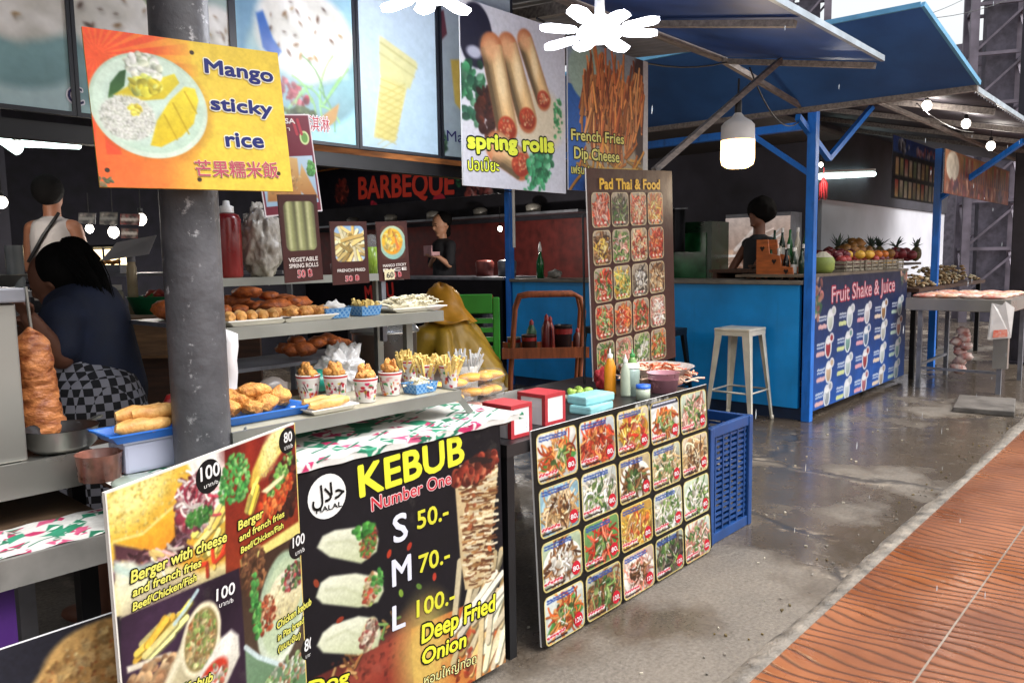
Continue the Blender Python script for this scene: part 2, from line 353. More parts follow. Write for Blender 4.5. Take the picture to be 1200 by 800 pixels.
# ================================================================== THE SETTING
def ground_mat():
    m = bpy.data.materials.new('wet_concrete'); m.use_nodes = True; t = m.node_tree; p = t.nodes['Principled BSDF']; L = t.links.new; N = t.nodes.new
    tc = N('ShaderNodeTexCoord').outputs['Object']
    def noise(s, d=6, r=.55):
        n = N('ShaderNodeTexNoise'); n.inputs['Scale'].default_value = s; n.inputs['Detail'].default_value = d; n.inputs['Roughness'].default_value = r; L(tc, n.inputs['Vector']); return n.outputs[0]
    def ramp(x, a, b, c0, c1):
        r = N('ShaderNodeValToRGB'); e = r.color_ramp.elements; e[0].position = a; e[1].position = b; e[0].color = (*lin(c0), 1); e[1].color = (*lin(c1), 1); L(x, r.inputs[0]); return r.outputs[0]
    def mix(f, a, b):
        k = N('ShaderNodeMix'); k.data_type = 'RGBA'; L(f, k.inputs[0]); L(a, k.inputs[6]); L(b, k.inputs[7]); return k.outputs[2]
    base = ramp(noise(2.2), .3, .72, '#57514a', '#746b60'); fine = ramp(noise(70, 3), .3, .8, '#403b36', '#8a8278')
    k = N('ShaderNodeMix'); k.data_type = 'RGBA'; k.inputs[0].default_value = .45; L(base, k.inputs[6]); L(fine, k.inputs[7])
    # wet stain patches: darker, and shiny where water stands
    sx = N('ShaderNodeSeparateXYZ'); L(tc, sx.inputs[0]); gx = N('ShaderNodeMapRange'); gx.inputs[1].default_value = 2.4; gx.inputs[2].default_value = 4.0; gx.inputs[3].default_value = -.085; gx.inputs[4].default_value = .09; L(sx.outputs[0], gx.inputs[0])
    wa = N('ShaderNodeMath'); wa.operation = 'ADD'; L(noise(.95, 7, .58), wa.inputs[0]); L(gx.outputs[0], wa.inputs[1]); wet = ramp(wa.outputs[0], .46, .56, '#000000', '#ffffff')
    dk = N('ShaderNodeMix'); dk.data_type = 'RGBA'; dk.blend_type = 'MULTIPLY'; dk.inputs[7].default_value = (.52, .47, .42, 1); L(wet, dk.inputs[0]); L(k.outputs[2], dk.inputs[6])
    # cracks
    mp = N('ShaderNodeTexVoronoi'); mp.feature = 'DISTANCE_TO_EDGE'; mp.inputs['Scale'].default_value = .62
    wv = N('ShaderNodeTexNoise'); wv.inputs['Scale'].default_value = 3; wv.inputs['Detail'].default_value = 6; L(tc, wv.inputs['Vector'])
    sc_ = N('ShaderNodeVectorMath'); sc_.operation = 'SCALE'; sc_.inputs[3].default_value = .35; L(wv.outputs[1], sc_.inputs[0])
    ad = N('ShaderNodeVectorMath'); ad.operation = 'ADD'; L(tc, ad.inputs[0]); L(sc_.outputs[0], ad.inputs[1]); L(ad.outputs[0], mp.inputs['Vector'])
    cr = ramp(mp.outputs['Distance'], .006, .022, '#ffffff', '#000000'); crp = ramp(noise(1.1, 3), .40, .52, '#000000', '#ffffff')
    cm = N('ShaderNodeMix'); cm.data_type = 'RGBA'; cm.blend_type = 'MULTIPLY'; cm.inputs[0].default_value = 1; L(cr, cm.inputs[6]); L(crp, cm.inputs[7])
    dark = N('ShaderNodeRGB'); dark.outputs[0].default_value = (*lin('#3c3733'), 1)
    lip = ramp(mp.outputs['Distance'], .02, .05, '#ffffff', '#000000'); lm = N('ShaderNodeMix'); lm.data_type = 'RGBA'; lm.blend_type = 'MULTIPLY'; lm.inputs[0].default_value = 1; L(lip, lm.inputs[6]); L(ramp(noise(6, 5, .7), .5, .6, '#000000', '#b0b0b0'), lm.inputs[7]); lm2 = N('ShaderNodeMix'); lm2.data_type = 'RGBA'; lm2.blend_type = 'MULTIPLY'; lm2.inputs[0].default_value = 1; L(lm.outputs[2], lm2.inputs[6]); L(crp, lm2.inputs[7]); pale = N('ShaderNodeRGB'); pale.outputs[0].default_value = (*lin('#a89c8c'), 1)
    col = mix(cm.outputs[2], mix(lm2.outputs[2], dk.outputs[2], pale.outputs[0]), dark.outputs[0]); L(col, p.inputs['Base Color'])
    ro = N('ShaderNodeMapRange'); ro.inputs[3].default_value = .62; ro.inputs[4].default_value = .13; L(wet, ro.inputs[0])
    pud = N('ShaderNodeMapRange'); pud.inputs[1].default_value = .40; pud.inputs[2].default_value = .75; pud.inputs[3].default_value = 0; pud.inputs[4].default_value = .22; L(noise(9, 4), pud.inputs[0])
    a2 = N('ShaderNodeMath'); a2.operation = 'ADD'; L(ro.outputs[0], a2.inputs[0]); L(pud.outputs[0], a2.inputs[1]); L(a2.outputs[0], p.inputs['Roughness'])
    b = N('ShaderNodeBump'); b.inputs['Distance'].default_value = .012
    inv = N('ShaderNodeMapRange'); inv.inputs[3].default_value = .55; inv.inputs[4].default_value = .03; L(wet, inv.inputs[0]); L(inv.outputs[0], b.inputs['Strength'])
    hh = N('ShaderNodeMath'); hh.operation = 'SUBTRACT'; L(noise(45, 6, .7), hh.inputs[0]); L(cm.outputs[2], hh.inputs[1]); L(hh.outputs[0], b.inputs['Height']); L(b.outputs[0], p.inputs['Normal'])
    return m
def paving_mat():
    m = bpy.data.materials.new('orange_wave_paving'); m.use_nodes = True; t = m.node_tree; p = t.nodes['Principled BSDF']; L = t.links.new; N = t.nodes.new
    tc = N('ShaderNodeTexCoord').outputs['Object']; sp = N('ShaderNodeSeparateXYZ'); L(tc, sp.inputs[0])
    def M(op, a, b=None, c=None):
        n = N('ShaderNodeMath'); n.operation = op
        for i, q in enumerate((a, b, c)):
            if q is None: continue
            if isinstance(q, (int, float)): n.inputs[i].default_value = q
            else: L(q, n.inputs[i])
        return n.outputs[0]
    x, y = sp.outputs[0], sp.outputs[1]
    def noise(s, d=5):
        n = N('ShaderNodeTexNoise'); n.inputs['Scale'].default_value = s; n.inputs['Detail'].default_value = d; L(tc, n.inputs['Vector']); return n.outputs[0]
    # wavy grooves that bunch together and spread apart, running across the walk
    w1 = M('MULTIPLY', M('SINE', M('ADD', M('MULTIPLY', x, 6.28/.40), M('MULTIPLY', y, 6.28/.42))), .82)
    w2 = M('MULTIPLY', M('SINE', M('ADD', M('MULTIPLY', y, 6.28/.80), 1.1)), 1.5)
    ph = M('ADD', M('ADD', M('MULTIPLY', x, 6.28/.056), M('MULTIPLY', w1, 2.2)), M('ADD', M('MULTIPLY', w2, 1.1), M('MULTIPLY', noise(3.5, 4), 3.2)))
    g = M('POWER', M('ADD', M('MULTIPLY', M('SINE', ph), .5), .5), 5.5)
    # joint lines along the walk, every 0.4 m from the kerb, and across every 1.2 m
    jy = M('ABSOLUTE', M('SUBTRACT', M('FRACT', M('DIVIDE', M('ADD', y, 10.0+.16+.2), .40)), .5)); jl = M('LESS_THAN', jy, .0085)
    jx = M('LESS_THAN', M('ABSOLUTE', M('SUBTRACT', M('FRACT', M('DIVIDE', M('ADD', x, 10.3), 1.6)), .5)), .0026)
    j = jl
    def ramp(f, a, b, c0, c1):
        r = N('ShaderNodeValToRGB'); e = r.color_ramp.elements; e[0].position = a; e[1].position = b; e[0].color = (*lin(c0), 1); e[1].color = (*lin(c1), 1); L(f, r.inputs[0]); return r.outputs[0]
    def mix(f, a, b):
        k = N('ShaderNodeMix'); k.data_type = 'RGBA'; L(f, k.inputs[0]); L(a, k.inputs[6]); L(b, k.inputs[7]); return k.outputs[2]
    base = ramp(noise(2.4, 8), .36, .66, '#6a3a20', '#8c5534'); gr = N('ShaderNodeRGB'); gr.outputs[0].default_value = (*lin('#4a2c1c'), 1); jc = N('ShaderNodeRGB'); jc.outputs[0].default_value = (*lin('#7d7166'), 1)
    c1 = mix(M('MULTIPLY', g, .95), base, gr.outputs[0]); c2 = mix(j, c1, jc.outputs[0])
    sp2 = ramp(noise(120, 2), .62, .72, '#000000', '#2c2c2c'); c3 = mix(sp2, c2, jc.outputs[0]); L(c3, p.inputs['Base Color'])
    ro = N('ShaderNodeMapRange'); ro.inputs[1].default_value = .35; ro.inputs[2].default_value = .65; ro.inputs[3].default_value = .10; ro.inputs[4].default_value = .48; L(noise(2.0), ro.inputs[0]); L(ro.outputs[0], p.inputs['Roughness'])
    b = N('ShaderNodeBump'); b.inputs['Strength'].default_value = .5; b.inputs['Distance'].default_value = .006
    h = M('SUBTRACT', M('MULTIPLY', noise(60), .25), M('MAXIMUM', g, j)); L(h, b.inputs['Height']); L(b.outputs[0], p.inputs['Normal'])
    return m
def sheet(name, x0, x1, y0, y1, z, m, n=1):
    o = MB(); o.add([(x0, y0, z), (x1, y0, z), (x1, y1, z), (x0, y1, z)], [(0, 1, 2, 3)]); return tag(o.build(name, m), kind='structure')
sheet('concrete_ground', -60, 90, -60, 90, 0, ground_mat())
sheet('tiled_pavement', -8, 45, -3.2, 1.035, .008, paving_mat())
# broken kerb strip between concrete and paving: an uneven low lip
kb = MB(); rnd = random.Random(3); n = 400; pr = []
for i in range(n+1):
    x = -6+i*.11+rnd.uniform(-.03, .03); w = .075+.018*math.sin(i*.17)*math.sin(i*.07)+rnd.uniform(-.009, .009); h = .013+rnd.uniform(-.004, .004)
    pr.append([(x, 1.03, .0), (x, 1.03, h), (x, 1.03+w*.75, h*.8), (x, 1.03+w, .0)])
vs = [q for r in pr for q in r]; kb.add(vs, [(4*i+k, 4*i+4+k, 4*i+5+k, 4*i+1+k) for i in range(n) for k in range(3)], True)
tag(kb.build('kerb_strip', mat('kerb_cement', '#776f65', .5, var=.35, scale=14, bump=.9, bscale=60)), kind='structure')

BLUE = mat('blue_paint', '#0a8ad6', .42, var=.14, scale=3, bump=.08, bscale=12)
BLUE2 = mat('blue_post_paint', '#1a6fd0', .4, var=.12, scale=5)
GREYSTEEL = mat('grey_steel', '#80828a', .45, .55, var=.2, scale=7)
STEEL = mat('stainless', '#a8a7a2', .3, .85, var=.05, scale=3)
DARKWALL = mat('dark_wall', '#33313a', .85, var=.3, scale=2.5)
DARKWOOD = mat('dark_wood', '#4a2e1e', .6, var=.3, scale=5, stretch=(1, 9, 9))
RUSTBEAM = mat('weathered_beam', '#77706c', .65, var=.3, scale=6, stretch=(2, 9, 9))
BLACKM = mat('black_metal', '#17171a', .45, .3, var=.1)
ROOFG = mat('grey_roof_sheet', '#85868e', .5, .3, var=.25, scale=2.2)
ROOFD = mat('old_roof_sheet', '#47434a', .55, .25, var=.35, scale=2.0)
TARP = mat('blue_tarp_underside', '#2a5898', .55, var=.22, scale=1.6)
TARPD = mat('dark_blue_sheet', '#2a4f96', .45, .1, var=.25, scale=2.5)
TRIM = mat('pale_edge_trim', '#a9b6c2', .4, .4, var=.2)
weather(BLUE, '#0a4a78', 4, (1, 3, .35), .56, .78, .35); weather(BLUE, '#5f8fa8', 30, (1, 1, 3), .66, .72, .5); weather(BLUE2, '#123a70', 9, (3, 3, .6), .52, .7, .5); weather(BLUE2, '#7a6a5c', 40, (1, 1, 1), .66, .7, .7)
weather(TARP, '#1c3f74', 2.2, (1, 1, 1), .5, .7, .6); weather(TARPD, '#5a5a5e', 3, (.4, 2, 1), .55, .75, .5); weather(GREYSTEEL, '#4a4642', 14, (1, 1, .4), .55, .7, .5)
WHITEP = mat('white_paint', '#d9d6d0', .45, var=.08, scale=6)

# ------------------------------------------------------------------ the kebab stall's frame and roof
ks = thing('kebab_stall', 'open food stall roofed with grey sheets above the kebab table and hanging menu signs', 'stall', (0.9, 2.4, 0))
def K(mb, name, m=None, par=None): return mb.build(name, m, par or ks, loc=tuple(-V(.9, 2.4, 0)) if (par is None or par is ks) else None)
o = MB(); o.corr((-2.2, 2.42, 2.64), (6.85, 0, 0), (0, 2.9, .25)); K(o, 'roof_sheet', ROOFG)
o = MB(); o.bar((-2.2, 2.40, 2.60), (4.68, 2.40, 2.60), .05, .08, bev=.004); K(o, 'roof_beam', RUSTBEAM)
for x in (.6, 1.9, 3.2): o = MB(); o.bar((x, 2.44, 2.58), (x, 5.2, 2.80), .04, .06); K(o, 'rafter', RUSTBEAM)
o = MB(); o.bar((-1, 2.45, 1.72), (2.6, 2.45, 1.72), .04, .05); K(o, 'sign_beam', BLACKM)
o = MB()
A0, A1, A2, A3 = V(-2.2, 2.37, 2.585), V(4.66, 2.37, 2.585), V(4.66, 1.45, 2.40), V(-2.2, 1.45, 2.40)
o.prism([A0, A1, A2, A3], (0, .2, 1), .006); aw = K(o, 'awning_sheet', TARPD)
o = MB(); o.bar(A2+V(.012, -.01, .008), A3+V(0, -.01, .008), .02, .03); K(o, 'awning_edge', TRIM)
for x in (1.1, 2.35, 3.55, 4.64): o = MB(); o.bar((x, 2.37, 2.55), (x, 1.47, 2.37), .035, .03); K(o, 'awning_rib', RUSTBEAM)
o = MB(); o.bar((3.64, 2.25, 1.80), (4.63, 2.0, 2.49), .032, .03); o.build('brace', RUSTBEAM, ks, loc=tuple(-V(.9, 2.4, 0)))
o = MB(); o.bar((4.66, 2.38, 2.56), (6.2, 2.45, 2.46), .03, .035); K(o, 'brace', RUSTBEAM)
for (x, y) in ((-.7, 3.9), (-.9, 2.5)): o = MB(); o.box((x, y, 0), (x+.035, y+.035, 2.6)); K(o, 'post', GREYSTEEL)
# a lit wooden ceiling strip seen under the menu panels
o = MB(); o.box((3.4, 5.55, 2.22), (6.0, 5.62, 2.62)); K(o, 'wood_fascia', mat('warm_wood', '#a8672f', .6, var=.35, scale=4, stretch=(1, 6, 6)))

# the round pillar in front
pl = thing('round_pillar', 'scuffed dark grey round pillar carrying the mango sticky rice sign', 'pillar', (.902, 1.845, 0))
o = MB(); o.lathe([(.068, 0), (.067, 1.2), (.0655, 3.4)], n=40); o.build('shaft', mat('pillar_paint', '#4c4c50', .5, .15, var=.35, scale=9, bump=.35, bscale=30, dark='#3a3a3e'), pl)
pm = bpy.data.materials['pillar_paint'].node_tree
_n = pm.nodes.new('ShaderNodeTexNoise'); _n.inputs['Scale'].default_value = 26; _n.inputs['Detail'].default_value = 8; _n.inputs['Roughness'].default_value = .7
_c = pm.nodes.new('ShaderNodeTexCoord'); pm.links.new(_c.outputs['Object'], _n.inputs['Vector'])
_rp = pm.nodes.new('ShaderNodeValToRGB'); _rp.color_ramp.elements[0].position = .60; _rp.color_ramp.elements[1].position = .70; pm.links.new(_n.outputs[0], _rp.inputs[0])
_mx = pm.nodes.new('ShaderNodeMix'); _mx.data_type = 'RGBA'; _p = pm.nodes['Principled BSDF']; _l = _p.inputs['Base Color'].links[0].from_socket
pm.links.new(_rp.outputs[0], _mx.inputs[0]); pm.links.new(_l, _mx.inputs[6]); _mx.inputs[7].default_value = (*lin('#a5a5a8'), 1); pm.links.new(_mx.outputs[2], _p.inputs['Base Color'])

# ------------------------------------------------------------------ the blue bar on the corner
CX, CY = 6.24, 2.43
bar = thing('blue_bar', 'bright blue painted bar on the corner with blue posts and a dark inside', 'bar', (CX, CY, 0))
bl = tuple(-V(CX, CY, 0))
def Bb(mb, name, m=None): return mb.build(name, m, bar, loc=bl)
o = MB(); o.box((CX, CY+.07, .10), (CX+.05, 3.92, 1.105)); o.box((CX, 4.0, .10), (CX+.05, 5.6, 1.105)); o.box((CX+.006, 3.92, .1), (CX+.05, 4.0, 1.105)); Bb(o, 'front_panel', BLUE)
o = MB(); o.box((CX+.03, CY+.05, 0), (CX+.06, 5.6, .10)); Bb(o, 'skirting', mat('navy_skirting', '#12294a', .6, var=.2))
o = MB(); o.box((CX-.03, CY+.04, 1.107), (CX+.5, 5.62, 1.14), .006); Bb(o, 'counter_top', mat('counter_stone', '#6d675f', .4, var=.2))
for (x, y) in ((CX-.01, CY-.035), (CX-.01, 5.62)): o = MB(); o.box((x, y, 0), (x+.07, y+.07, 2.50), .004); Bb(o, 'post', BLUE2)
o = MB(); o.bar((CX+.05, CY+.05, 2.36), (CX+.05, 5.6, 2.36), .06, .06); Bb(o, 'beam', BLUE2)
o = MB(); o.bar((CX+.02, CY+.5, 2.33), (CX+.02, CY+.02, 1.98), .03, .04); Bb(o, 'brace', BLUE2)
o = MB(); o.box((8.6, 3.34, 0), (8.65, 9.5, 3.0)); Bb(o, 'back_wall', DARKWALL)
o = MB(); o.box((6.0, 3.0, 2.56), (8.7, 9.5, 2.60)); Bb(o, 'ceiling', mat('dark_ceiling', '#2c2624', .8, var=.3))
# raised blue awning over the front
o = MB(); a = [V(6.02, 5.8, 2.50), V(6.02, 1.26, 2.45), V(5.2, 1.40, 2.80), V(5.2, 5.8, 2.86)]
o.prism(a, (.4, 0, 1), .008); Bb(o, 'awning_sheet', TARP)
o = MB(); o.bar(a[1]+V(0, -.012, 0), a[2]+V(0, -.012, 0), .02, .03); o.bar(a[2], a[3], .02, .03); Bb(o, 'awning_edge', mat('light_blue_trim', '#5f9fc6', .4, .2, var=.15))
o = MB(); o.bar(a[0]+V(.02, 0, -.02), a[1]+V(.02, 0, -.02), .045, .05); Bb(o, 'awning_rail', RUSTBEAM)

# ------------------------------------------------------------------ the fruit shake stall, further along
fs = thing('fruit_stall', 'fruit shake stall under a sloping corrugated roof beyond the blue corner post', 'stall', (8.9, 2.5, 0))
fl = tuple(-V(8.9, 2.5, 0))
def Fb(mb, name, m=None): return mb.build(name, m, fs, loc=fl)
o = MB(); o.box((6.33, 2.45, .05), (8.95, 2.49, 1.16)); Fb(o, 'counter_front', mat('navy_board', '#14264f', .5, var=.15))
o = MB(); o.box((6.33, 2.44, 1.163), (8.97, 3.1, 1.185)); Fb(o, 'counter_top', mat('worn_plank', '#6b5c4c', .6, var=.3))
o = MB(); o.corr((6.1, 1.30, 2.42), (7.6, 0, 0), (0, 2.6, .62), .09, .012); Fb(o, 'roof_sheet', ROOFD)
o = MB(); o.bar((6.1, 1.28, 2.43), (13.7, 1.28, 2.43), .02, .035); Fb(o, 'roof_edge', TRIM)
for x in (6.9, 8.2, 9.5, 10.8): o = MB(); o.bar((x, 1.32, 2.385), (x, 3.8, 2.98), .04, .045); Fb(o, 'rafter', RUSTBEAM)
o = MB(); o.bar((6.3, 2.1, 2.55), (12.8, 2.1, 2.55), .035, .03); Fb(o, 'purlin', RUSTBEAM)
p1 = oY(1100, 140, 2.40); o = MB(); o.box((9.86, 2.38, 0), (9.93, 2.45, 2.5)); Fb(o, 'post', BLUE2)
for x in (11.95,): o = MB(); o.box((x, 1.95, 0), (x+.06, 2.01, 2.45)); Fb(o, 'post', BLUE2)
vb = oY(971, 186, 2.46)
o = MB(); o.bar(vb, oY(1022, 125, 2.46), .04, .045); Fb(o, 'brace', BLUE2)
o = MB(); o.bar(vb, oY(935, 137, 2.46), .04, .045); Fb(o, 'brace', BLUE2)
o = MB(); o.bar((9.9, 2.4, 1.95), oY(1200, 165, 1.5), .04, .05); Fb(o, 'brace', BLUE2)
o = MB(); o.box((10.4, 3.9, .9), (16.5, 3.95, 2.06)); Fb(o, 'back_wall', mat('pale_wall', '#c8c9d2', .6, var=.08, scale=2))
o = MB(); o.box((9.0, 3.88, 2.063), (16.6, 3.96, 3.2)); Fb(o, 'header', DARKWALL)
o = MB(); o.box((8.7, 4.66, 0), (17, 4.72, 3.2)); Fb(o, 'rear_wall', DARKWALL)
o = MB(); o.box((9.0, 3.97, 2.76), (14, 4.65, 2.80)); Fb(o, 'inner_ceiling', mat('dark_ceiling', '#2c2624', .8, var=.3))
# dark steel column at the right
q = oZ(1190, 425, 0); cl = MB(); cl.box((-.09, -.09, 0), (.09, .09, 7.5), .01); cl.box((-.14, -.14, 0), (.14, .14, .03))
tag(cl.build('steel_column', mat('dark_column', '#2b2730', .5, .2, var=.25), loc=(q.x, q.y, 0)), 'dark square steel column behind the dried fish table at the right edge', 'column')

# ------------------------------------------------------------------ barbecue stall behind, and the dark hall that closes the view
bq = thing('barbecue_stall', 'dim barbecue stall with a dark front counter and dark red back panels', 'stall', (6.3, 7.6, 0))
ql = tuple(-V(6.3, 7.6, 0))
def Q(mb, name, m=None): return mb.build(name, m, bq, loc=ql)
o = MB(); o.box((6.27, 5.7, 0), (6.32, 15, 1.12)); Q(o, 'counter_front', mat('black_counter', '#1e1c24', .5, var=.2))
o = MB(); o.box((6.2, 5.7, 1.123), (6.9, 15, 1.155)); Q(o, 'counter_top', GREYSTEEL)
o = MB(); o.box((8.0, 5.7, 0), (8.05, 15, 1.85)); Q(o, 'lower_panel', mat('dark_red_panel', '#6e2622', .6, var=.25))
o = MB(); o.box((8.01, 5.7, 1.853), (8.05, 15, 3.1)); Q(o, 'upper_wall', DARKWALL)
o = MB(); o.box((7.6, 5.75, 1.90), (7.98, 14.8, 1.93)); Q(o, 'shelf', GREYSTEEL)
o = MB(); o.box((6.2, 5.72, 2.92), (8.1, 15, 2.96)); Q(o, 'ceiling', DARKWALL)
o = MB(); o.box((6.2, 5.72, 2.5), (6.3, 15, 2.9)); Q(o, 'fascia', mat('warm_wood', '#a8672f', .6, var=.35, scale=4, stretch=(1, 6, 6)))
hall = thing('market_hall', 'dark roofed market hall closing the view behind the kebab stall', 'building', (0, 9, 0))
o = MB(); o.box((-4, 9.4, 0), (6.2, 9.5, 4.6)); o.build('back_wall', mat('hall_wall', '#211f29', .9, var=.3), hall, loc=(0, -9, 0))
o = MB(); o.box((-4, 5.4, 3.05), (3.6, 9.4, 3.1)); o.box((3.6, 8.0, 3.05), (6.2, 9.4, 3.1)); o.build('ceiling', mat('hall_ceiling', '#24232a', .85, var=.3), hall, loc=(0, -9, 0))  # unseen opening left over the alley to let sky light the barbecue front
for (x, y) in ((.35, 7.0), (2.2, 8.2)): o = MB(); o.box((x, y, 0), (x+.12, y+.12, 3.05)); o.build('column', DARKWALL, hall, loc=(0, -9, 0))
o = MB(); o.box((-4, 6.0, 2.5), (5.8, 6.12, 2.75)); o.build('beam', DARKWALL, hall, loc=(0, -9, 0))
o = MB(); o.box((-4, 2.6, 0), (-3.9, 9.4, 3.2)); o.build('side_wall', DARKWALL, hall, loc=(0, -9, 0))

# ------------------------------------------------------------------ towers against the sky, top right
TW = mat('tower_steel', '#7c7480', .6, .3, var=.25, scale=3)
def tower(name, label, px0, px1, D, ztop, seed):
    a, b = dp(px0, 120, D), dp(px1, 120, D); c = (a+b)/2; hw = (b-a).length/2; t = thing(name, label, 'tower', (c.x, c.y, 0), R(20))
    for sx in (-1, 1):
        for sy in (-1, 1): o = MB(); o.box((sx*hw-.07, sy*hw-.07, 0), (sx*hw+.07, sy*hw+.07, ztop)); o.build('leg', TW, t)
    o = MB(); z = .5; k = 0
    while z < ztop-.9:
        for s in (-1, 1):
            o.bar((-hw, s*hw, z), (hw, s*hw, z), .06); o.bar((s*hw, -hw, z), (s*hw, hw, z), .06)
            o.bar((-hw, s*hw, z+.03), (hw, s*hw, z+.87), .04); o.bar((s*hw, hw, z+.03), (s*hw, -hw, z+.87), .04)
        z += .9; k += 1
    o.build('lattice', TW, t)
    o = MB(); o.box((-hw*.72, -hw*.6, .0), (hw*.3, hw*.5, ztop-.3)); o.build('cable_duct', mat('duct_grey', '#5d5864', .7, var=.25), t)
tower('lattice_tower', 'tall grey lattice tower rising behind the fruit stall at the right edge', 1138, 1192, 15, 9.5, 1)
tower('lattice_tower', 'grey lattice tower half hidden behind the stall awnings, left of the white sky', 925, 966, 17, 9.5, 2)
o = MB(); o.box((24, 1.0, 0), (25, 12, 6.6)); o.box((23.9, .9, 6.6), (25, 12, 6.8)); w = o.build('far_building', mat('far_wall', '#6b6570', .8, var=.25))
tag(w, 'dull grey building wall far behind the fruit stall', 'building')

# ================================================================== SIGNS
def ZZ(ox, oy, s): return lambda x, y: (ox+x/s, oy+y/s)
def mul(c, k): return np.clip(hexc(c)*k, 0, 1)
YEL, INK = '#e9ea40', '#10120c'
# ---- mango sticky rice sign on the pillar
Z = ZZ(0, 0, 2.9625)
b = Board('mango_sign', 'orange and yellow mango sticky rice sign with a plate picture fixed to the round pillar', 'sign', dp(95.5, 31.4, 1.655), dp(325, 62.4, 1.915), dp(113, 219, 1.655), back='#c9a23a', ppm=620)
P = b.pic; Q_ = lambda *z: [b.p(*Z(*q)) for q in z]
P.grad('#f2642e', '#f0b93c', 0); P.grad('#ecb63e', '#e4c846', 0, (P.w*.52, P.w, 0, P.h))
c0 = b.p(*Z(335, 190))
for i in range(26):
    a = 6.283*i/26+.06; L = P.w*(.46 if i % 2 else .5); P.poly([c0, (c0[0]+L*math.cos(a-.07), c0[1]+L*math.sin(a-.07)), (c0[0]+L*math.cos(a+.07), c0[1]+L*math.sin(a+.07))], '#e8452a', .75)
P.grad('#f0b93c', '#eac93a', 0, (P.w*.55, P.w, 0, P.h)); t = np.clip((np.arange(P.w)/P.w-.3)/.27, 0, 1)[None, :, None]; P.a = P.a*(1-t)+t*hexc('#e6c846')
cx, cy = b.p(*Z(522, 368)); rx = abs(b.p(*Z(725, 400))[0]-b.p(*Z(308, 300))[0])/2; ry = abs(b.p(*Z(520, 545))[1]-b.p(*Z(520, 185))[1])/2
P.ell(cx+4, cy+6, rx*1.0, ry, '#b9762c', a=.6, soft=14); P.ell(cx, cy, rx, ry, '#b4cdb8', col2='#d5e6d6'); P.ell(cx, cy-2, rx*.93, ry*.93, '#cfe4d4', col2='#bcd6c4'); P.ell(cx, cy, rx*.78, ry*.78, '#c6ddd0', soft=8)
P.poly(Q_((375, 342), (383, 290), (415, 250), (438, 243), (432, 300), (392, 340)), '#234a24', col2='#3d6a30')
P.poly(Q_((395, 330), (470, 285), (560, 272), (605, 258), (622, 290), (570, 345), (480, 352)), '#e3d43c', col2='#c9b428', soft=2)
rcx, rcy = b.p(*Z(445, 410)); k = rx/205
P.ell(rcx, rcy, 90*k, 76*k, '#e4e9dc', soft=12); P.blobs(1300, rcx, rcy, 92*k, 78*k, ['#f4f6f0', '#e6ecdf', '#fafaf6', '#d8e2ce', '#eef0dc'], 1.3, 3.2, asp=(.35, .6), a=.8)
P.blobs(120, *b.p(*Z(500, 235)), 62*k, 48*k, ['#f6f8f2', '#e2eeda', '#ecf2d6', '#cfe2be'], 3, 7); P.blobs(40, *b.p(*Z(470, 380)), 22*k, 18*k, ['#e9d23a', '#f0e070'], 2, 4)
P.blobs(60, *b.p(*Z(500, 300)), 55*k, 26*k, ['#e6d840', '#d8c430', '#cfe07a'], 4, 9)
P.poly(Q_((523, 505), (545, 420), (590, 350), (640, 303), (676, 310), (688, 350), (672, 430), (630, 475), (560, 511)), '#ecd93e', col2='#d6ba22', soft=2)
for a_, c_ in (((600, 360), (655, 465)), ((570, 400), (615, 485)), ((640, 320), (682, 395))): P.line(Q_(a_, c_), 2.2, '#b99c18', .8)
P.blur(2); P.noise(.06, 12); P.noise(.04, 3)
for q in ((665, 185), (373, 590), (965, 602), (692, 623)): P.ell(*b.p(*Z(*q)), 3.2, 3.2, '#3a2a1a')
P.blobs(16, *b.p(*Z(355, 632)), 14, 7, ['#7a6a4a', '#5a6a4a'], 2, 4)
for s, p0, p1, tp in (('Mango', (712, 253), (946, 287), (712, 206)), ('sticky', (733, 381), (944, 402), (733, 336)), ('rice', (786, 509), (914, 514), (786, 459))):
    b.text(s, Z(*p0), Z(*p1), Z(*tp), '#111f70', .085, '#f3efd6', bold=.034)
b.text('芒果糯米飯', Z(680, 610), Z(966, 614), Z(680, 566), '#c0506a', .04, '#efd9a0', bold=.012)
b.done()

# ---- burger board, leaning at the table corner
Z = ZZ(0, 550, 3); Z2 = ZZ(140, 450, 5.332)
b = Board('burger_board', 'tall burger and wrap picture board leaning at the near table corner', 'sign', oY(122, 577, 1.47), oY(345, 495, 1.655), oY(122, 577, 1.47)-V(-.0, -.02, .74), back='#c9c6c0', ppm=440)
P = b.pic; q = b.P; Q_ = lambda *z: [b.p(*Z(*w)) for w in z]; Q2 = lambda *z: [b.p(*Z2(*w)) for w in z]
P.k = .70
P.poly(Q_((330, 90), (850, -120), (850, 340), (400, 520)), '#e2e0da', col2='#e6d894')
P.glow(*b.p(*Z(780, 40)), 60, 50, '#f0efec', .8)
# fries bed
P.poly(Q_((640, 250), (720, 190), (840, 120), (846, 300), (700, 360), (600, 330)), '#d8a83c', col2='#c88a2c', soft=8)
P.strands(46, *b.p(*Z(755, 225)), 44, 26, ['#f0d468', '#e6c04a', '#f6e694', '#dcae3e'], 7, 36, .15, ang=(-.62, .6))
P.strands(8, *b.p(*Z(770, 300)), 30, 8, ['#d8502c', '#e8c35a', '#c83c24'], 5, 22, .3)
# bun
bx, by = b.p(*Z(505, 140)); P.k = .8; P.ell(bx, by+4, 70, 58, '#b07a24', a=.8, soft=10); P.ell(bx, by, 70, 56, '#ecd65c', rot=-.3, col2='#d99f34', soft=4); P.glow(bx-8, by-18, 42, 26, '#f8f0a8', .8, -.3)
P.blobs(420, bx, by-4, 62, 46, ['#f2e68a', '#dcb848', '#f6efb0', '#d0a23c'], .9, 2.0, a=.7)
P.k = .66
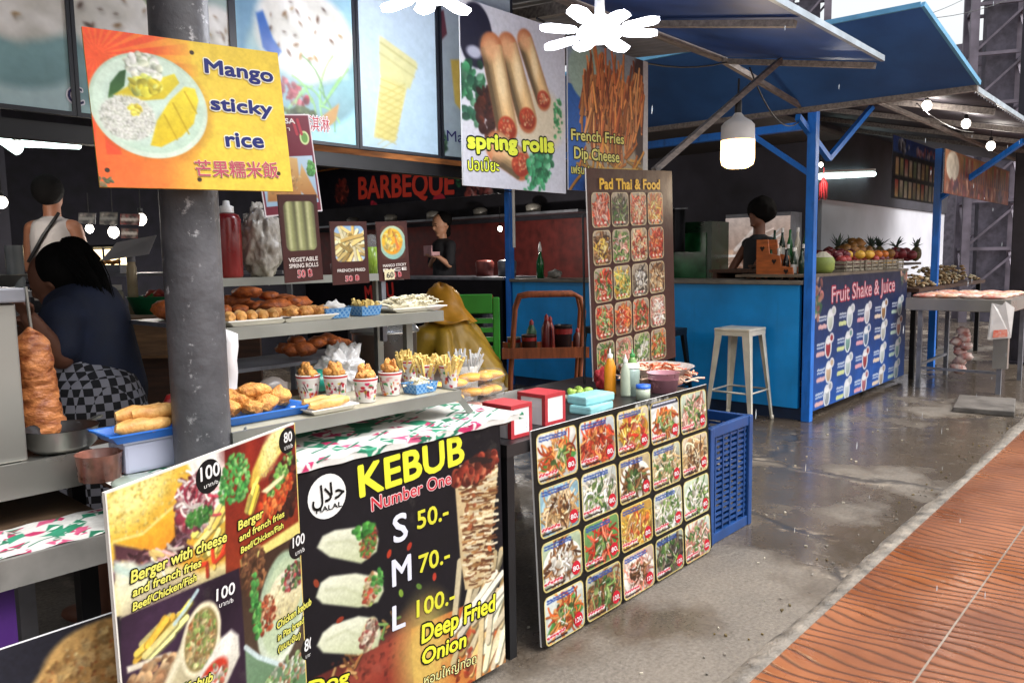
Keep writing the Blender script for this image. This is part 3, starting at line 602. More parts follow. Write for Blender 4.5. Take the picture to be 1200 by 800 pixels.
# meat, cheese, onions
P.poly(Q_((400, 262), (560, 292), (612, 240), (640, 150), (668, 190), (640, 290), (560, 335), (405, 318)), '#4a2c34', col2='#6a4048', soft=3); P.strands(70, *b.p(*Z(535, 300)), 66, 12, ['#74505c', '#46282e', '#8a6064', '#5a3438'], 3, 14); P.strands(24, *b.p(*Z(632, 190)), 8, 30, ['#7a5260', '#46282e', '#94707a'], 3, 12)
P.poly(Q_((396, 252), (500, 222), (606, 128), (614, 235), (566, 292), (430, 260)), '#f4ba38', col2='#e2902a', soft=2); P.line(Q_((400, 252), (500, 226), (604, 134)), 2.5, '#fbe08a', .8)
P.strands(16, *b.p(*Z(560, 290)), 26, 9, ['#f0e0d0', '#d8a8a8', '#e8c87a'], 3.4, 26, .6, ang=(.7, .6))
# salad
P.blobs(90, *b.p(*Z(690, 115)), 36, 38, ['#8a2a3c', '#b84a58', '#5a2434', '#d8b8b4'], 4, 9); P.strands(60, *b.p(*Z(690, 105)), 30, 30, ['#e8dcd4', '#b03c4c', '#d8a8ac', '#7a2438', '#f0e8e0'], 3, 24, 1.4)
P.blobs(110, *b.p(*Z(700, 165)), 24, 13, ['#3f7f38', '#5fa048', '#2f6030'], 1.5, 4.5); P.blobs(260, *b.p(*Z(815, 60)), 28, 34, ['#3f8f40', '#2f7434', '#58a84a', '#86c468'], 1.3, 4)
# plate and lower left
P.poly(Q_((400, 322), (470, 322), (520, 372), (640, 425), (842, 340), (845, 356), (425, 522)), '#dfe6da', col2='#e9dc98', soft=4); P.line(Q_((404, 345), (450, 362), (530, 335)), 6, '#a8c4bc', .7, 3)
# second burger on red
P.poly(Q2((652, 385), (1095, 200), (1150, 560), (1160, 850), (1180, 1100), (660, 1300)), '#761a16', col2='#8f3a1c'); P.glow(*b.p(*Z2(760, 430)), 34, 40, '#a83420', .6); P.glow(*b.p(*Z2(700, 400)), 24, 20, '#4a0e10', .6)
P.blobs(200, *b.p(*Z2(725, 590)), 28, 38, ['#4aa048', '#2f7a38', '#7ac060', '#38903e', '#a8d888'], 2, 5)
P.blobs(120, *b.p(*Z2(1040, 640)), 40, 50, ['#3a2018', '#6a3020', '#7a2a1c', '#2a1814'], 4, 9); P.blobs(160, *b.p(*Z2(960, 720)), 50, 22, ['#c8401f', '#e0602e', '#a02c18', '#e88a4a'], 2.5, 7, rot=-.5); P.blobs(90, *b.p(*Z2(1000, 560)), 40, 14, ['#6fae4a', '#3f7a34', '#9ac868', '#c8d890'], 2, 5, rot=-.75)
P.poly(Q2((806, 650), (825, 545), (890, 390), (950, 312), (1012, 272), (1062, 300), (1054, 370), (975, 465), (890, 570), (840, 650)), '#eee47c', col2='#d2a83e', soft=4); P.glow(*b.p(*Z2(950, 390)), 18, 40, '#f8f2b4', .8, .6); P.blobs(140, *b.p(*Z2(930, 450)), 18, 34, ['#f2ecac', '#d4b448', '#e8da80'], 1, 2, rot=.6, a=.7)
P.poly(Q2((880, 672), (980, 592), (1024, 562), (1012, 592), (915, 684)), '#ece6b4', soft=2); P.strands(6, *b.p(*Z2(790, 800)), 16, 10, ['#ecd468', '#e2bc48'], 6, 32, .1, ang=(-1.0, .3))
P.poly(Q_((842, 318), (1080, 160), (1086, 206), (845, 346)), '#e2d67c', soft=3)
# wraps on dark violet
P.poly(Q_((425, 520), (838, 345), (900, 1100), (430, 1100)), '#261828', col2='#3a2538'); P.glow(*b.p(*Z(560, 560)), 70, 50, '#432c46', .7); P.glow(*b.p(*Z(760, 480)), 40, 40, '#1c101e', .7)
P.strands(18, *b.p(*Z(535, 615)), 36, 14, ['#e8cc58', '#d8ac40', '#f0e494'], 8, 40, .15, ang=(-.4, .5)); P.poly(Q_((445, 690), (600, 636), (604, 652), (448, 712)), '#e8e2d2', col2='#c8b89a', soft=2); P.blobs(80, *b.p(*Z(530, 735)), 46, 22, ['#a87c58', '#c8a478', '#8a6042', '#d8bc94'], 4, 10)
P.line(Q_((692, 424), (650, 490), (612, 540)), 4, '#b9d4d8', .9)
P.poly(Q_((638, 600), (668, 540), (745, 520), (775, 590), (765, 660), (690, 750), (600, 900), (520, 900)), '#d9d2b0', col2='#a89c78', soft=4); P.line(Q_((640, 640), (600, 720), (560, 800)), 8, '#f0ead0', .6, 6)
P.k = .85; P.ell(*b.p(*Z(706, 592)), 29, 40, '#e8e0c0', rot=.25, soft=3); P.ell(*b.p(*Z(706, 594)), 24, 34, '#8a7a4a', rot=.25, soft=3); P.blobs(220, *b.p(*Z(706, 595)), 22, 31, ['#a8845a', '#6f9a48', '#c8a878', '#b0603c', '#8aa858', '#e0d0a4', '#d8cf9a'], 1.6, 4.2)
P.poly(Q_((775, 590), (810, 560), (836, 580), (840, 650), (790, 760), (700, 900), (610, 900), (690, 730)), '#efede4', col2='#bdb6a2', soft=4); P.line(Q_((800, 600), (770, 690), (710, 790)), 9, '#fbfaf4', .7, 7); P.ell(*b.p(*Z(745, 735)), 26, 18, '#c03a28', rot=-.5, soft=4); P.blobs(60, *b.p(*Z(745, 735)), 22, 14, ['#ece4d8', '#c84a38', '#7aa05a', '#f0ece4'], 2, 5)
P.k = .78
# pita panel
P.poly(Q_((840, 345), (1085, 205), (1110, 700), (870, 800)), '#3c281e', col2='#54483a'); P.blobs(150, *b.p(*Z(888, 355)), 22, 36, ['#6a4430', '#8a5c3c', '#442a1c', '#a2704a'], 2.5, 6)
P.ell(*b.p(*Z(988, 485)), 50, 78, '#9cb094', rot=.2, soft=4, col2='#dfe6d4'); P.ell(*b.p(*Z(990, 482)), 42, 66, '#b8c8a6', rot=.2, soft=5)
P.ell(*b.p(*Z(1000, 440)), 36, 34, '#ece6c8', rot=.5, soft=3, col2='#c8bc8a'); P.blobs(60, *b.p(*Z(1000, 440)), 28, 24, ['#e8dfba', '#cdbf8c', '#d9c898'], 1.5, 3.5, a=.6)
P.blobs(150, *b.p(*Z(930, 508)), 21, 25, ['#a83c24', '#c8704a', '#7a2c1c', '#d0b890', '#8a4a30'], 1.8, 4.6); P.blobs(150, *b.p(*Z(1030, 372)), 28, 18, ['#a02c34', '#2f5f30', '#e4ded4', '#30262e', '#58904a', '#c04048'], 1.8, 4.4); P.blobs(90, *b.p(*Z(897, 480)), 9, 44, ['#4a9a48', '#7ab860', '#2f7434'], 2, 5); P.blobs(40, *b.p(*Z(1075, 460)), 8, 40, ['#d8c8a0', '#b89a6a', '#7a9a5a'], 2, 5)
P.poly(Q_((858, 618), (905, 650), (1000, 684), (1112, 590), (1130, 900), (870, 900)), '#6f8a70', col2='#56804e', soft=3); P.line(Q_((860, 622), (905, 656), (1000, 690), (1040, 670)), 5, '#cfe0e4', .9, 2); P.blobs(170, *b.p(*Z(1000, 725)), 54, 24, ['#4a7f42', '#cfd8c4', '#86a86c', '#b06a54', '#e2dfcc'], 2.5, 6)
P.k = 1.; P.blur(1); P.noise(.08, 5); P.noise(.06, 2)
# white paper edge
P.rect(0, 0, 2, P.h, '#e8e4dc'); P.rect(0, 0, P.w, 2, '#e8e4dc'); P.rect(P.w-2, 0, P.w, P.h, '#d8c070')
rr = abs(b.st(*Z2(553, 573))[1]-b.st(*Z2(553, 466))[1]); b.disc(Z2(553, 573), rr, '#0e0d10', z=.0022)
b.disc(Z2(1045, 350), rr*.86, '#121012', z=.0022); b.disc(Z(1042, 268), rr*.86, '#1a1416', z=.0022); b.disc(Z(1083, 622), rr*.86, '#1a1616', z=.0022)
W_ = '#f2f2f2'
def price(n, Zf, p0, p1, tp, q0, q1, qt): b.text(n, Zf(*p0), Zf(*p1), Zf(*tp), W_, bold=.02); b.text('บาท/b', Zf(*q0), Zf(*q1), Zf(*qt), W_)
price('100', Z2, (500, 606), (618, 562), (492, 522), (520, 652), (608, 614), (518, 628))
price('80', Z2, (1020, 366), (1070, 350), (1016, 305), (1022, 412), (1074, 390), (1021, 386))
price('100', Z, (756, 461), (820, 432), (752, 421), (765, 484), (815, 463), (764, 468))
price('100', Z, (1025, 275), (1066, 255), (1022, 240), (1034, 302), (1066, 284), (1033, 287))
price('80', Z, (1066, 640), (1096, 622), (1063, 600), (1070, 662), (1098, 646), (1069, 650))
for s, p0, p1, tp in (('Berger with cheese', (456, 397), (792, 250), (452, 357)), ('and french fries', (462, 446), (702, 337), (460, 416)), ('Beef/Chicken/Fish', (462, 496), (686, 388), (460, 468)),
        ('Berger', (834, 212), (922, 163), (832, 182)), ('and french fries', (838, 252), (995, 163), (836, 229)), ('Beef/Chicken/Fish', (843, 294), (992, 203), (841, 273)),
        ('Chicken kebub', (970, 560), (1090, 472), (968, 535)), ('in Pita bread', (973, 602), (1064, 536), (971, 580)), ('(แบบชิ้น)', (974, 640), (1052, 588), (972, 620)), ('Kebub', (640, 782), (742, 740), (637, 752))):
    b.text(s, Z(*p0), Z(*p1), Z(*tp), '#e9e56a', .115, INK, bold=.03, shear=.1)
b.done()

# ---- kebub banner on the table front
Z = ZZ(330, 500, 2.6656)
TL = oY(354, 556, 1.68)
b = Board('kebub_banner', 'black kebub banner with yellow lettering and prices 50, 70 and 100 on the table front', 'banner', V(TL.x-.12, 1.68, .822), V(1.80, 1.68, .83), V(TL.x-.12, 1.68, .02), back='#0f0e12', ppm=400, face='#131117')
P = b.pic; Q_ = lambda *z: [b.p(*Z(*w)) for w in z]
P.noise(.15, 30)
P.poly(Q_((60, 800), (408, 628), (420, 900), (60, 1000)), '#5a2420', col2='#8a3a2a', soft=2); P.ell(*b.p(*Z(330, 760)), 60, 34, '#8c3226', rot=-.4, soft=16, a=.8); P.glow(*b.p(*Z(300, 720)), 80, 20, '#a8503c', .5, -.4); P.blobs(100, *b.p(*Z(240, 770)), 70, 30, ['#6a2c24', '#50201c', '#7a3428'], 1.5, 4, a=.5)
P.strands(30, *b.p(*Z(250, 700)), 70, 4, ['#b08a5a', '#6a8a4a', '#8a5a34'], 3, 12, rot=-.45)
P.poly(Q_((403, 628), (702, 498), (706, 760), (416, 900)), '#b9582c', col2='#c8803c', soft=2)
P.strands(34, *b.p(*Z(610, 660)), 60, 48, ['#e4cc9a', '#ecdcb4', '#d8b070'], 9, 80, .15, ang=(-.95, .9)); P.blobs(40, *b.p(*Z(600, 700)), 70, 40, ['#a83420', '#7a2a1a', '#c8482c'], 3, 8, a=.7); P.glow(*b.p(*Z(450, 700)), 40, 60, '#d8c468', .75)
P.strands(14, *b.p(*Z(650, 680)), 36, 46, ['#efe0c0', '#e4cc9a'], 9, 70, .1, ang=(-1.0, .9)); P.strands(8, *b.p(*Z(600, 600)), 40, 14, ['#efe4d0', '#e8d4b0'], 8, 60, .1, ang=(-.4, .5))
D0 = Q_((538, 152), (552, 130), (585, 108), (664, 94), (674, 128), (668, 200), (655, 330), (645, 470), (612, 500), (572, 507), (556, 400), (545, 250)); P.poly(D0, '#c9b287', soft=2)
P.clip(*[f(z[k] for z in D0) for f, k in ((min, 0), (min, 1), (max, 0), (max, 1))])
for i in range(420):
    y = 120+P.g.random()*380; x = 545+P.g.random()*110+(18 if y > 350 else 0); w_ = 10+P.g.random()*30
    if 548+(y-150)*.06 < x < 672-(y-120)*.075-w_*.4: P.line(Q_((x, y), (x+w_*.5, y+3-P.g.random()*8), (x+w_, y-5)), 1.4+P.g.random()*2.2, mul(['#5a3420', '#7a4a2c', '#f0e4c4', '#a87a4a', '#e6d5ae'][int(P.g.integers(5))], .8+.3*P.g.random()), .9)
P.clip(); P.blobs(160, *b.p(*Z(605, 132)), 40, 14, ['#8a2c20', '#5a1c16', '#b04a34', '#3a1814', '#c87a5a'], 3, 8, rot=-.15); P.blobs(12, *b.p(*Z(590, 250)), 8, 30, ['#a85a38', '#8a4a2c'], 2, 5, a=.7)
for i in range(16): P.ell(*b.p(*Z(590+P.g.random()*60, 100+P.g.random()*10)), 5, 3, '#2a1a18')
for pts, oc, sd in ((((110, 376), (128, 340), (165, 322), (250, 310), (292, 318), (302, 350), (296, 388), (248, 425), (150, 405)), (270, 358), 1), (((107, 530), (122, 485), (150, 465), (232, 455), (312, 470), (318, 510), (300, 545), (240, 562), (128, 550)), (278, 505), 2), (((110, 680), (128, 640), (160, 614), (240, 588), (296, 596), (310, 640), (300, 682), (240, 708), (130, 702)), (272, 645), 3)):
    P.poly(Q_(*pts), '#e6e8d4', col2='#bcc49c', soft=3); P.line(Q_((pts[1][0]+14, pts[1][1]+22), (pts[3][0]-40, pts[3][1]+45), (pts[3][0]+20, pts[3][1]+70)), 3, '#a8ae8c', .5, 4)
    P.ell(*b.p(*Z(*oc)), 11, 19, '#cfc79c', rot=.35, soft=2); P.blobs(120, *b.p(*Z(*oc)), 10.5, 17, [['#c83a2c', '#3f8a3a', '#5fb04a', '#d86a4a', '#5a2a3a'], ['#d8c8a0', '#c83a2c', '#7aa04a', '#a0704a', '#e8dcc0'], ['#b08a6a', '#d8c8b0', '#9a3a3a', '#6a4a3a', '#e4d8c4']][sd-1], 1.3, 4, rot=.35)
P.blobs(30, *b.p(*Z(255, 322)), 16, 6, ['#3f8a3a', '#5fb04a', '#2f6a30'], 2, 5); P.blobs(24, *b.p(*Z(300, 480)), 8, 14, ['#3f8a3a', '#6fb05a'], 2, 4)
P.blur(1)
for (x, y, c) in ((335, 395, '#b03a24'), (398, 372, '#a83424'), (372, 517, '#7a9a3a'), (476, 466, '#b03a2a'), (428, 496, '#5a7a34'), (648, 378, '#c86a3a'), (108, 487, '#8a3a24'), (182, 600, '#8a3422')): P.ell(*b.p(*Z(x, y)), 5, 3, c, rot=x)
P.noise(.07, 3)
rr = abs(b.st(*Z(141, 216))[1]-b.st(*Z(141, 146))[1]); b.disc(Z(141, 216), rr, '#eef0ee', z=.0022)
b.text('\uFEDD\uFEFC\uFEA3', Z(94, 247), Z(194, 214), Z(90, 192), '#101010', bold=.015); b.text('HALAL', Z(106, 270), Z(186, 246), Z(105, 254), '#141414', bold=.02)
b.text('KEBUB', Z(244, 217), Z(567, 108), Z(238, 121), '#e8ea3e', bold=.03); b.text('Number One', Z(280, 262), Z(527, 176), Z(277, 220), '#d42a3c', .05, '#eccfd0', bold=.005)
for s, p0, p1, tp in (('S', (349, 362), (391, 346), (346, 277)), ('M', (345, 497), (402, 474), (343, 415)), ('L', (345, 635), (383, 619), (343, 560))): b.text(s, Z(*p0), Z(*p1), Z(*tp), '#dfe2f2', bold=.02)
for s, p0, p1, tp in (('50.-', (422, 318), (518, 284), (420, 263)), ('70.-', (427, 455), (522, 418), (425, 401)), ('100.-', (420, 593), (538, 545), (418, 541))): b.text(s, Z(*p0), Z(*p1), Z(*tp), '#dbd83e', bold=.02)
for s, p0, p1, tp in (('Deep Fried', (436, 674), (664, 570), (431, 620)), ('Onion', (437, 742), (573, 682), (434, 695))): b.text(s, Z(*p0), Z(*p1), Z(*tp), '#ece93c', .10, INK, bold=.03, shear=.06)
b.text('หอมใหญ่ทอด', Z(442, 806), Z(605, 735), Z(440, 776), '#ece9a0', .05, INK); b.text('Hot Dog', Z(-80, 890), Z(206, 795), Z(-80, 845), '#e8e23c', .10, INK, bold=.03)
b.done()

# ---- dish photographs for the two noodle boards
BEIGE = ['#c9a878', '#b08a58', '#dcc29a', '#e8d8b8']; ORG = ['#c8602c', '#d88a4a', '#a83c1e', '#e0a060']; RED = ['#b8341f', '#d8583a', '#8a2418', '#e08a6a']; GRN = ['#4a6f34', '#7a9450', '#345428', '#98a868']; YL = ['#d8a83a', '#e8c860', '#c08a2a', '#e6d28a']; WHT = ['#e8e2d4', '#f2efe6', '#cfc4b0']; BRN = ['#6a4428', '#8a5c38', '#4a2c1a', '#a87a50']; PNK = ['#d8a090', '#c87a68', '#e8c4b4']; DRK = ['#2f2a28', '#4a4038', '#6a5a4a', '#8a7a68']
DISH = [('#e6e6e0', 'leaf', ORG, GRN, .3), ('#cfd8dc', 'full', RED, ORG, .6), ('#dcd0b8', 'full', YL, RED, .5), ('#e0e0dc', 'plate', ORG, GRN, .4), ('#c8d4c0', 'full', PNK, GRN, .5),
        ('#8fb4c4', 'bowl', BEIGE, BRN, .4), ('#cfd4cc', 'full', WHT, GRN, .6), ('#c8b48c', 'plate', BRN, GRN, .4), ('#c8ccb8', 'full', BEIGE, GRN, .4), ('#d8c8b0', 'full', BEIGE, BRN, .5),
        ('#b8c8a8', 'plate', BRN, WHT, .6), ('#6f9a5a', 'leaf', RED, GRN, .4), ('#c89a4a', 'full', YL, ORG, .5), ('#c8ccc0', 'full', WHT, GRN, .6), ('#cfdcc4', 'plate', GRN, WHT, .5),
        ('#dfe4dc', 'leaf', ORG, GRN, .3), ('#b8b49c', 'full', BRN, GRN, .6), ('#d0b8a8', 'plate', PNK, BRN, .5), ('#b0b8a8', 'full', DRK, GRN, .4), ('#dce4d8', 'full', PNK, GRN, .4)]
def dish(P, spec, seed):
    w, h = P.w, P.h; bg, kind, c1, c2, mixr = spec; P.g = np.random.default_rng(seed); cx, cy = w*.5, h*.55; k = min(w, h)/40
    P.grad(mul(bg, 1.0), mul(bg, .78), 70)
    if kind == 'leaf': P.poly([(w*.05, h*.75), (w*.4, h*.25), (w*.75, h*.2), (w*.97, h*.6), (w*.6, h*.9)], '#5a9a4a', col2='#3a7a34', soft=2)
    if kind == 'bowl': P.ell(cx, cy, w*.46, h*.52, '#a8ccd8', col2='#6f9ab0'); P.ell(cx, cy, w*.39, h*.44, '#dfe6e0')
    if kind == 'plate': P.ell(cx, cy, w*.48, h*.44, '#f0efe8', col2='#d4d2c8'); P.ell(cx, cy, w*.40, h*.36, '#e4e2d8')
    rx, ry = {'leaf': (w*.26, h*.28), 'bowl': (w*.34, h*.38), 'plate': (w*.33, h*.31), 'full': (w*.45, h*.43)}[kind]
    P.ell(cx+1, cy+2, rx*1.05, ry*1.05, '#3a2a1c', a=.45, soft=4*k)
    P.blobs(40, cx, cy, rx, ry, c1+c2, 2.5*k, 5.5*k); P.strands(70, cx, cy-1, rx*.95, ry*.95, c1, 1.7*k, 15*k, 2.4); P.blobs(int(30*mixr), cx, cy, rx*.8, ry*.8, c2, 1.5*k, 4.2*k)
    P.strands(int(22*mixr), cx, cy, rx*.85, ry*.85, c2, 1.6*k, 9*k, 1); P.strands(10, cx, cy, rx*.8, ry*.8, ['#f6ead0', '#fff6e6'], .9*k, 4*k, 1, a=.8)
    P.noise(.10, 3*k)
def photo_grid(b, tl, br, nc, nr, gap, specs, name, border, ppm, prices, radius=.16, scrib=True, seed0=0, tint=None):
    (s0, t0), (s1, t1) = tl, br; cw = (s1-s0-gap*(nc-1))/nc; ch = (t0-t1-gap*(nr-1))/nr
    for r in range(nr):
        for c in range(nc):
            x, y = s0+c*(cw+gap), t0-r*(ch+gap)-ch; p = Pic(cw*ppm, ch*ppm); dish(p, specs[(r*nc+c) % len(specs)], seed0+r*31+c*7+1)
            if tint is not None: p.a = p.a*.82+hexc(tint)*.18*p.a*1.3; p.a = np.clip(p.a, 0, 1)
            w, h = p.w, p.h; k = min(w, h)
            if scrib:
                if (r*nc+c) % 5 != 4:
                    for i in range(2):
                        for j in range(9): p.line([(w*(.08+.075*j), h*(.09+.055*i)), (w*(.08+.075*j+.05), h*(.085+.055*i+.03*p.g.random()))], k*.035, '#2a4a9a' if not (r == 0 and c == 3) else '#e8e8f0')
                if (r, c) == (0, 3): p.rect(0, 0, w, h*.14, '#161a34'); [p.line([(w*(.1+.09*j), h*.07), (w*(.16+.09*j), h*.07)], k*.04, '#dfe2ee') for j in range(9)]
                for j in range(6): p.line([(w*(.05+.075*j), h*.83), (w*(.09+.075*j), h*(.80+.05*p.g.random()))], k*.075, '#f4e8ea'); p.line([(w*(.05+.075*j), h*.83), (w*(.09+.075*j), h*(.80+.04*p.g.random()))], k*.045, '#c01830')
                for j in range(9): p.line([(w*(.05+.055*j), h*.92), (w*(.085+.055*j), h*(.915+.02*p.g.random()))], k*.04, '#2a1a1a')
            elif True:
                for j in range(6): p.line([(w*(.18+.1*j), h*.87), (w*(.25+.1*j), h*(.85+.03*p.g.random()))], k*.06, '#e8d8c8' if j % 2 else '#b03a34')
            # rounded printed border
            Y, X = np.mgrid[0:h, 0:w]; rd = k*radius; dx = np.maximum(np.abs(X+.5-w/2)-(w/2-rd), 0); dy = np.maximum(np.abs(Y+.5-h/2)-(h/2-rd), 0); d = np.hypot(dx, dy)-rd; d = np.where((dx == 0) & (dy == 0), -np.minimum(w/2-np.abs(X+.5-w/2), h/2-np.abs(Y+.5-h/2)), d)
            bw = max(1.1, k*.03); m = np.clip(d+bw+.5, 0, 1)[..., None]; p.a = p.a*(1-m)+hexc(border)*m; m = np.clip(d+.5, 0, 1)[..., None]; p.a = p.a*(1-m)+hexc(b.facecol)*m
            b.par = p.mesh(name, cw, ch, b.o, .003, None, x, y)
            if prices:
                b.disc((x+cw*.83, y+ch*.22), ch*.145, '#c41c30', z=.0042, st=True); s = prices[(r*nc+c) % len(prices)]; q0 = (x+cw*.74, y+ch*.17)
                b.text(s, q0, (x+cw*.92, y+ch*.17), (x+cw*.74, y+ch*.27), '#f6eef0', st=True, bold=.02, z=.0048)
            b.par = b.o
# ---- low noodle board leaning on the black table
Z = ZZ(600, 430, 2.2857)
b = Board('noodle_board', 'long black board of twenty priced noodle photos standing on the wet concrete', 'sign', oY(622, 505, 1.695), oY(828, 450, 1.695), oY(625, 764, 1.66), back='#d8d8d8', ppm=200, face='#15120f'); b.facecol = '#15120f'
b.pic.noise(.2, 12); b.pic.blobs(60, b.pic.w*.62, 4, b.pic.w*.1, 4, ['#8a8a88', '#c8c8c4', '#4a4a48'], 1, 3)
photo_grid(b, b.st(*Z(62, 182)), b.st(*Z(531, 490)), 5, 4, .016, DISH, 'dish_photo', '#dcc77a', 300, ['80.']*10+['80.', '80.', '80.', '80.', '80.', '120.', '120.', '120.', '120.', '120.'])
b.done()
# ---- pad thai board behind the black table
Z = ZZ(680, 180, 2.963)
PT = [('#a89a88', 'full', c1, c2, .5) for c1, c2 in ((RED, PNK), (DRK, GRN), (RED, BEIGE), (ORG, YL), (BRN, YL), (GRN, PNK), (BEIGE, RED), (RED, ORG), (RED, GRN), (YL, GRN), (DRK, WHT), (BRN, BEIGE), (RED, GRN), (ORG, RED), (RED, GRN), (PNK, WHT), (GRN, RED), (PNK, GRN), (GRN, WHT), (ORG, GRN))]
b = Board('pad_thai_board', 'brown upright Pad Thai and Food board with rows of rounded dish photos', 'sign', oY(686.5, 197, 2.2), V(oY(787, 197, 2.2).x, 2.2, oY(686.5, 197, 2.2).z+.04), V(oY(687, 449, 2.2).x, 2.2, oY(690, 449, 2.2).z), back='#d8d2cc', ppm=120, face='#41221c'); b.facecol = '#41221c'
b.pic.noise(.12, 9); photo_grid(b, b.st(*Z(36, 135)), b.st(*Z(297, 706)), 4, 5, .014, PT, 'dish_photo', '#d8c9a0', 260, None, .22, False, 500)
b.text('Pad Thai & Food', Z(66, 123), Z(274, 124), Z(66, 86), '#e8b83a', bold=.035); b.done()

# ---- spring rolls and french fries signs
Z = ZZ(500, 0, 4)
b = Board('spring_rolls_sign', 'white hanging spring rolls sign with three fried rolls and yellow green lettering', 'sign', oY(538, -4, 2.28), V(oY(663, 222, 2.28).x, 2.28, oY(538, -4, 2.28).z), oY(541, 217, 2.28), back='#d6d6d6', ppm=330, face='#d9dade')
P = b.pic; Q_ = lambda *z: [b.p(*Z(*w)) for w in z]
P.grad('#dcdde2', '#c6c8d2', 60); P.ell(*b.p(*Z(230, 168)), 32, 42, '#262636', soft=3); P.ell(*b.p(*Z(222, 245)), 14, 8, '#b8bccc', soft=4); P.blobs(60, *b.p(*Z(215, 420)), 22, 50, ['#2f6a4a', '#3f8a5a', '#244a3a', '#6a9a7a'], 4, 9); P.blobs(40, *b.p(*Z(280, 520)), 16, 40, ['#4a2420', '#6a3424', '#33201e'], 4, 10)
P.ell(*b.p(*Z(520, 560)), 60, 46, '#d8c8a4', soft=14, a=.8)
def roll(P, b, Z, a, c, wd):
    A, B = b.p(*Z(*a)), b.p(*Z(*c)); n = np.array([-(B[1]-A[1]), B[0]-A[0]]); n = n/np.hypot(*n)*wd/2
    P.line([A, B], wd+3, '#b0603a', soft=4)
    for i in range(9): t = (i-4)/4.6; P.line([(A[0]+n[0]*t, A[1]+n[1]*t), (B[0]+n[0]*t, B[1]+n[1]*t)], wd/5, mul('#ecc48a', 1.05-.5*abs(t+.15)**1.6-(.0 if t < .3 else .12)), soft=2)
    P.ell(B[0], B[1], wd*.46, wd*.40, '#b8442a', soft=3, col2='#8a2c1c'); P.blobs(40, B[0], B[1], wd*.36, wd*.30, ['#d86a44', '#e8a070', '#a83c26', '#f0c8a0'], 1, 3); P.glow(A[0]+n[0]*.1, A[1], wd*.45, wd*.4, '#e8b080', .9); P.glow(A[0]*.6+B[0]*.4-n[0]*.3, A[1]*.6+B[1]*.4-n[1]*.3, wd*.22, abs(B[1]-A[1])*.3, '#fbe6b8', .7, -.2)
roll(P, b, Z, (460, 195), (545, 465), 30); roll(P, b, Z, (380, 225), (470, 555), 38); roll(P, b, Z, (305, 230), (375, 600), 40); roll(P, b, Z, (330, 690), (440, 770), 42)
P.blobs(90, *b.p(*Z(530, 765)), 28, 26, ['#2f8a5a', '#4aa870', '#1f6a44', '#8ac8a0'], 3, 8); P.blobs(50, *b.p(*Z(612, 560)), 10, 34, ['#3f9a5a', '#6ab87a', '#2a7a44'], 1.5, 4); P.blobs(24, *b.p(*Z(500, 860)), 26, 18, ['#2f8a5a', '#4aa870'], 3, 6)
P.blur(2); P.noise(.05, 4)
b.text('spring rolls', Z(193, 692), Z(592, 714), Z(193, 622), '#e3ee46', .115, '#13210f', bold=.05); b.text('ปอเปี๊ยะ', Z(192, 798), Z(337, 806), Z(192, 742), '#e3ee46', .07, '#13210f', bold=.015); b.done()
Z = ZZ(500, 0, 4); X0 = b.O.x+b.w+.02
b = Board('french_fries_sign', 'hanging French fries sign showing a tall heap of brown fries beside the spring rolls sign', 'sign', V(X0, 2.28, oY(663, 42, 2.28).z), V(oY(759, 100, 2.28).x, 2.28, oY(663, 42, 2.28).z), V(X0, 2.28, oY(663, 222, 2.28).z), back='#b8b8bc', ppm=300, face='#a9a49a')
P = b.pic; P.grad('#8a9aa8', '#a89880', 80); P.rect(0, P.h*.3, P.w*.2, P.h, '#2a5aa0', '#3a6ab8'); P.ell(P.w*.25, P.h*.2, P.w*.24, P.h*.2, '#9ab0a0', soft=4); P.ell(P.w*.9, P.h*.35, P.w*.14, P.h*.4, '#4a3a38', soft=5); P.rect(P.w*.93, 0, P.w, P.h, '#c2c0c0')
P.strands(240, P.w*.52, P.h*.5, P.w*.40, P.h*.30, ['#d08048', '#b8653a', '#e09a60', '#9a5030', '#d88a4a'], 4.2, 46, .25, ang=(-1.45, .75)); P.strands(70, P.w*.5, P.h*.85, P.w*.4, P.h*.14, ['#c88a3c', '#a8602a', '#d8a050'], 4, 30, .3)
P.poly([(P.w*.36, P.h*.83), (P.w*.86, P.h*.80), (P.w*.92, P.h*.98), (P.w*.34, P.h*.99)], '#ecc25a', col2='#c8863a', soft=3); P.noise(.08, 3)
for s, p0, p1, tp in (('French Fries', (676, 655), (922, 676), (676, 605)), ('Dip Cheese', (690, 742), (900, 762), (690, 688)), ('เฟรนฟราย', (676, 812), (800, 822), (676, 775))): b.text(s, Z(*p0), Z(*p1), Z(*tp), '#e6df7a', .09, '#1c160e', bold=.02)
b.done()

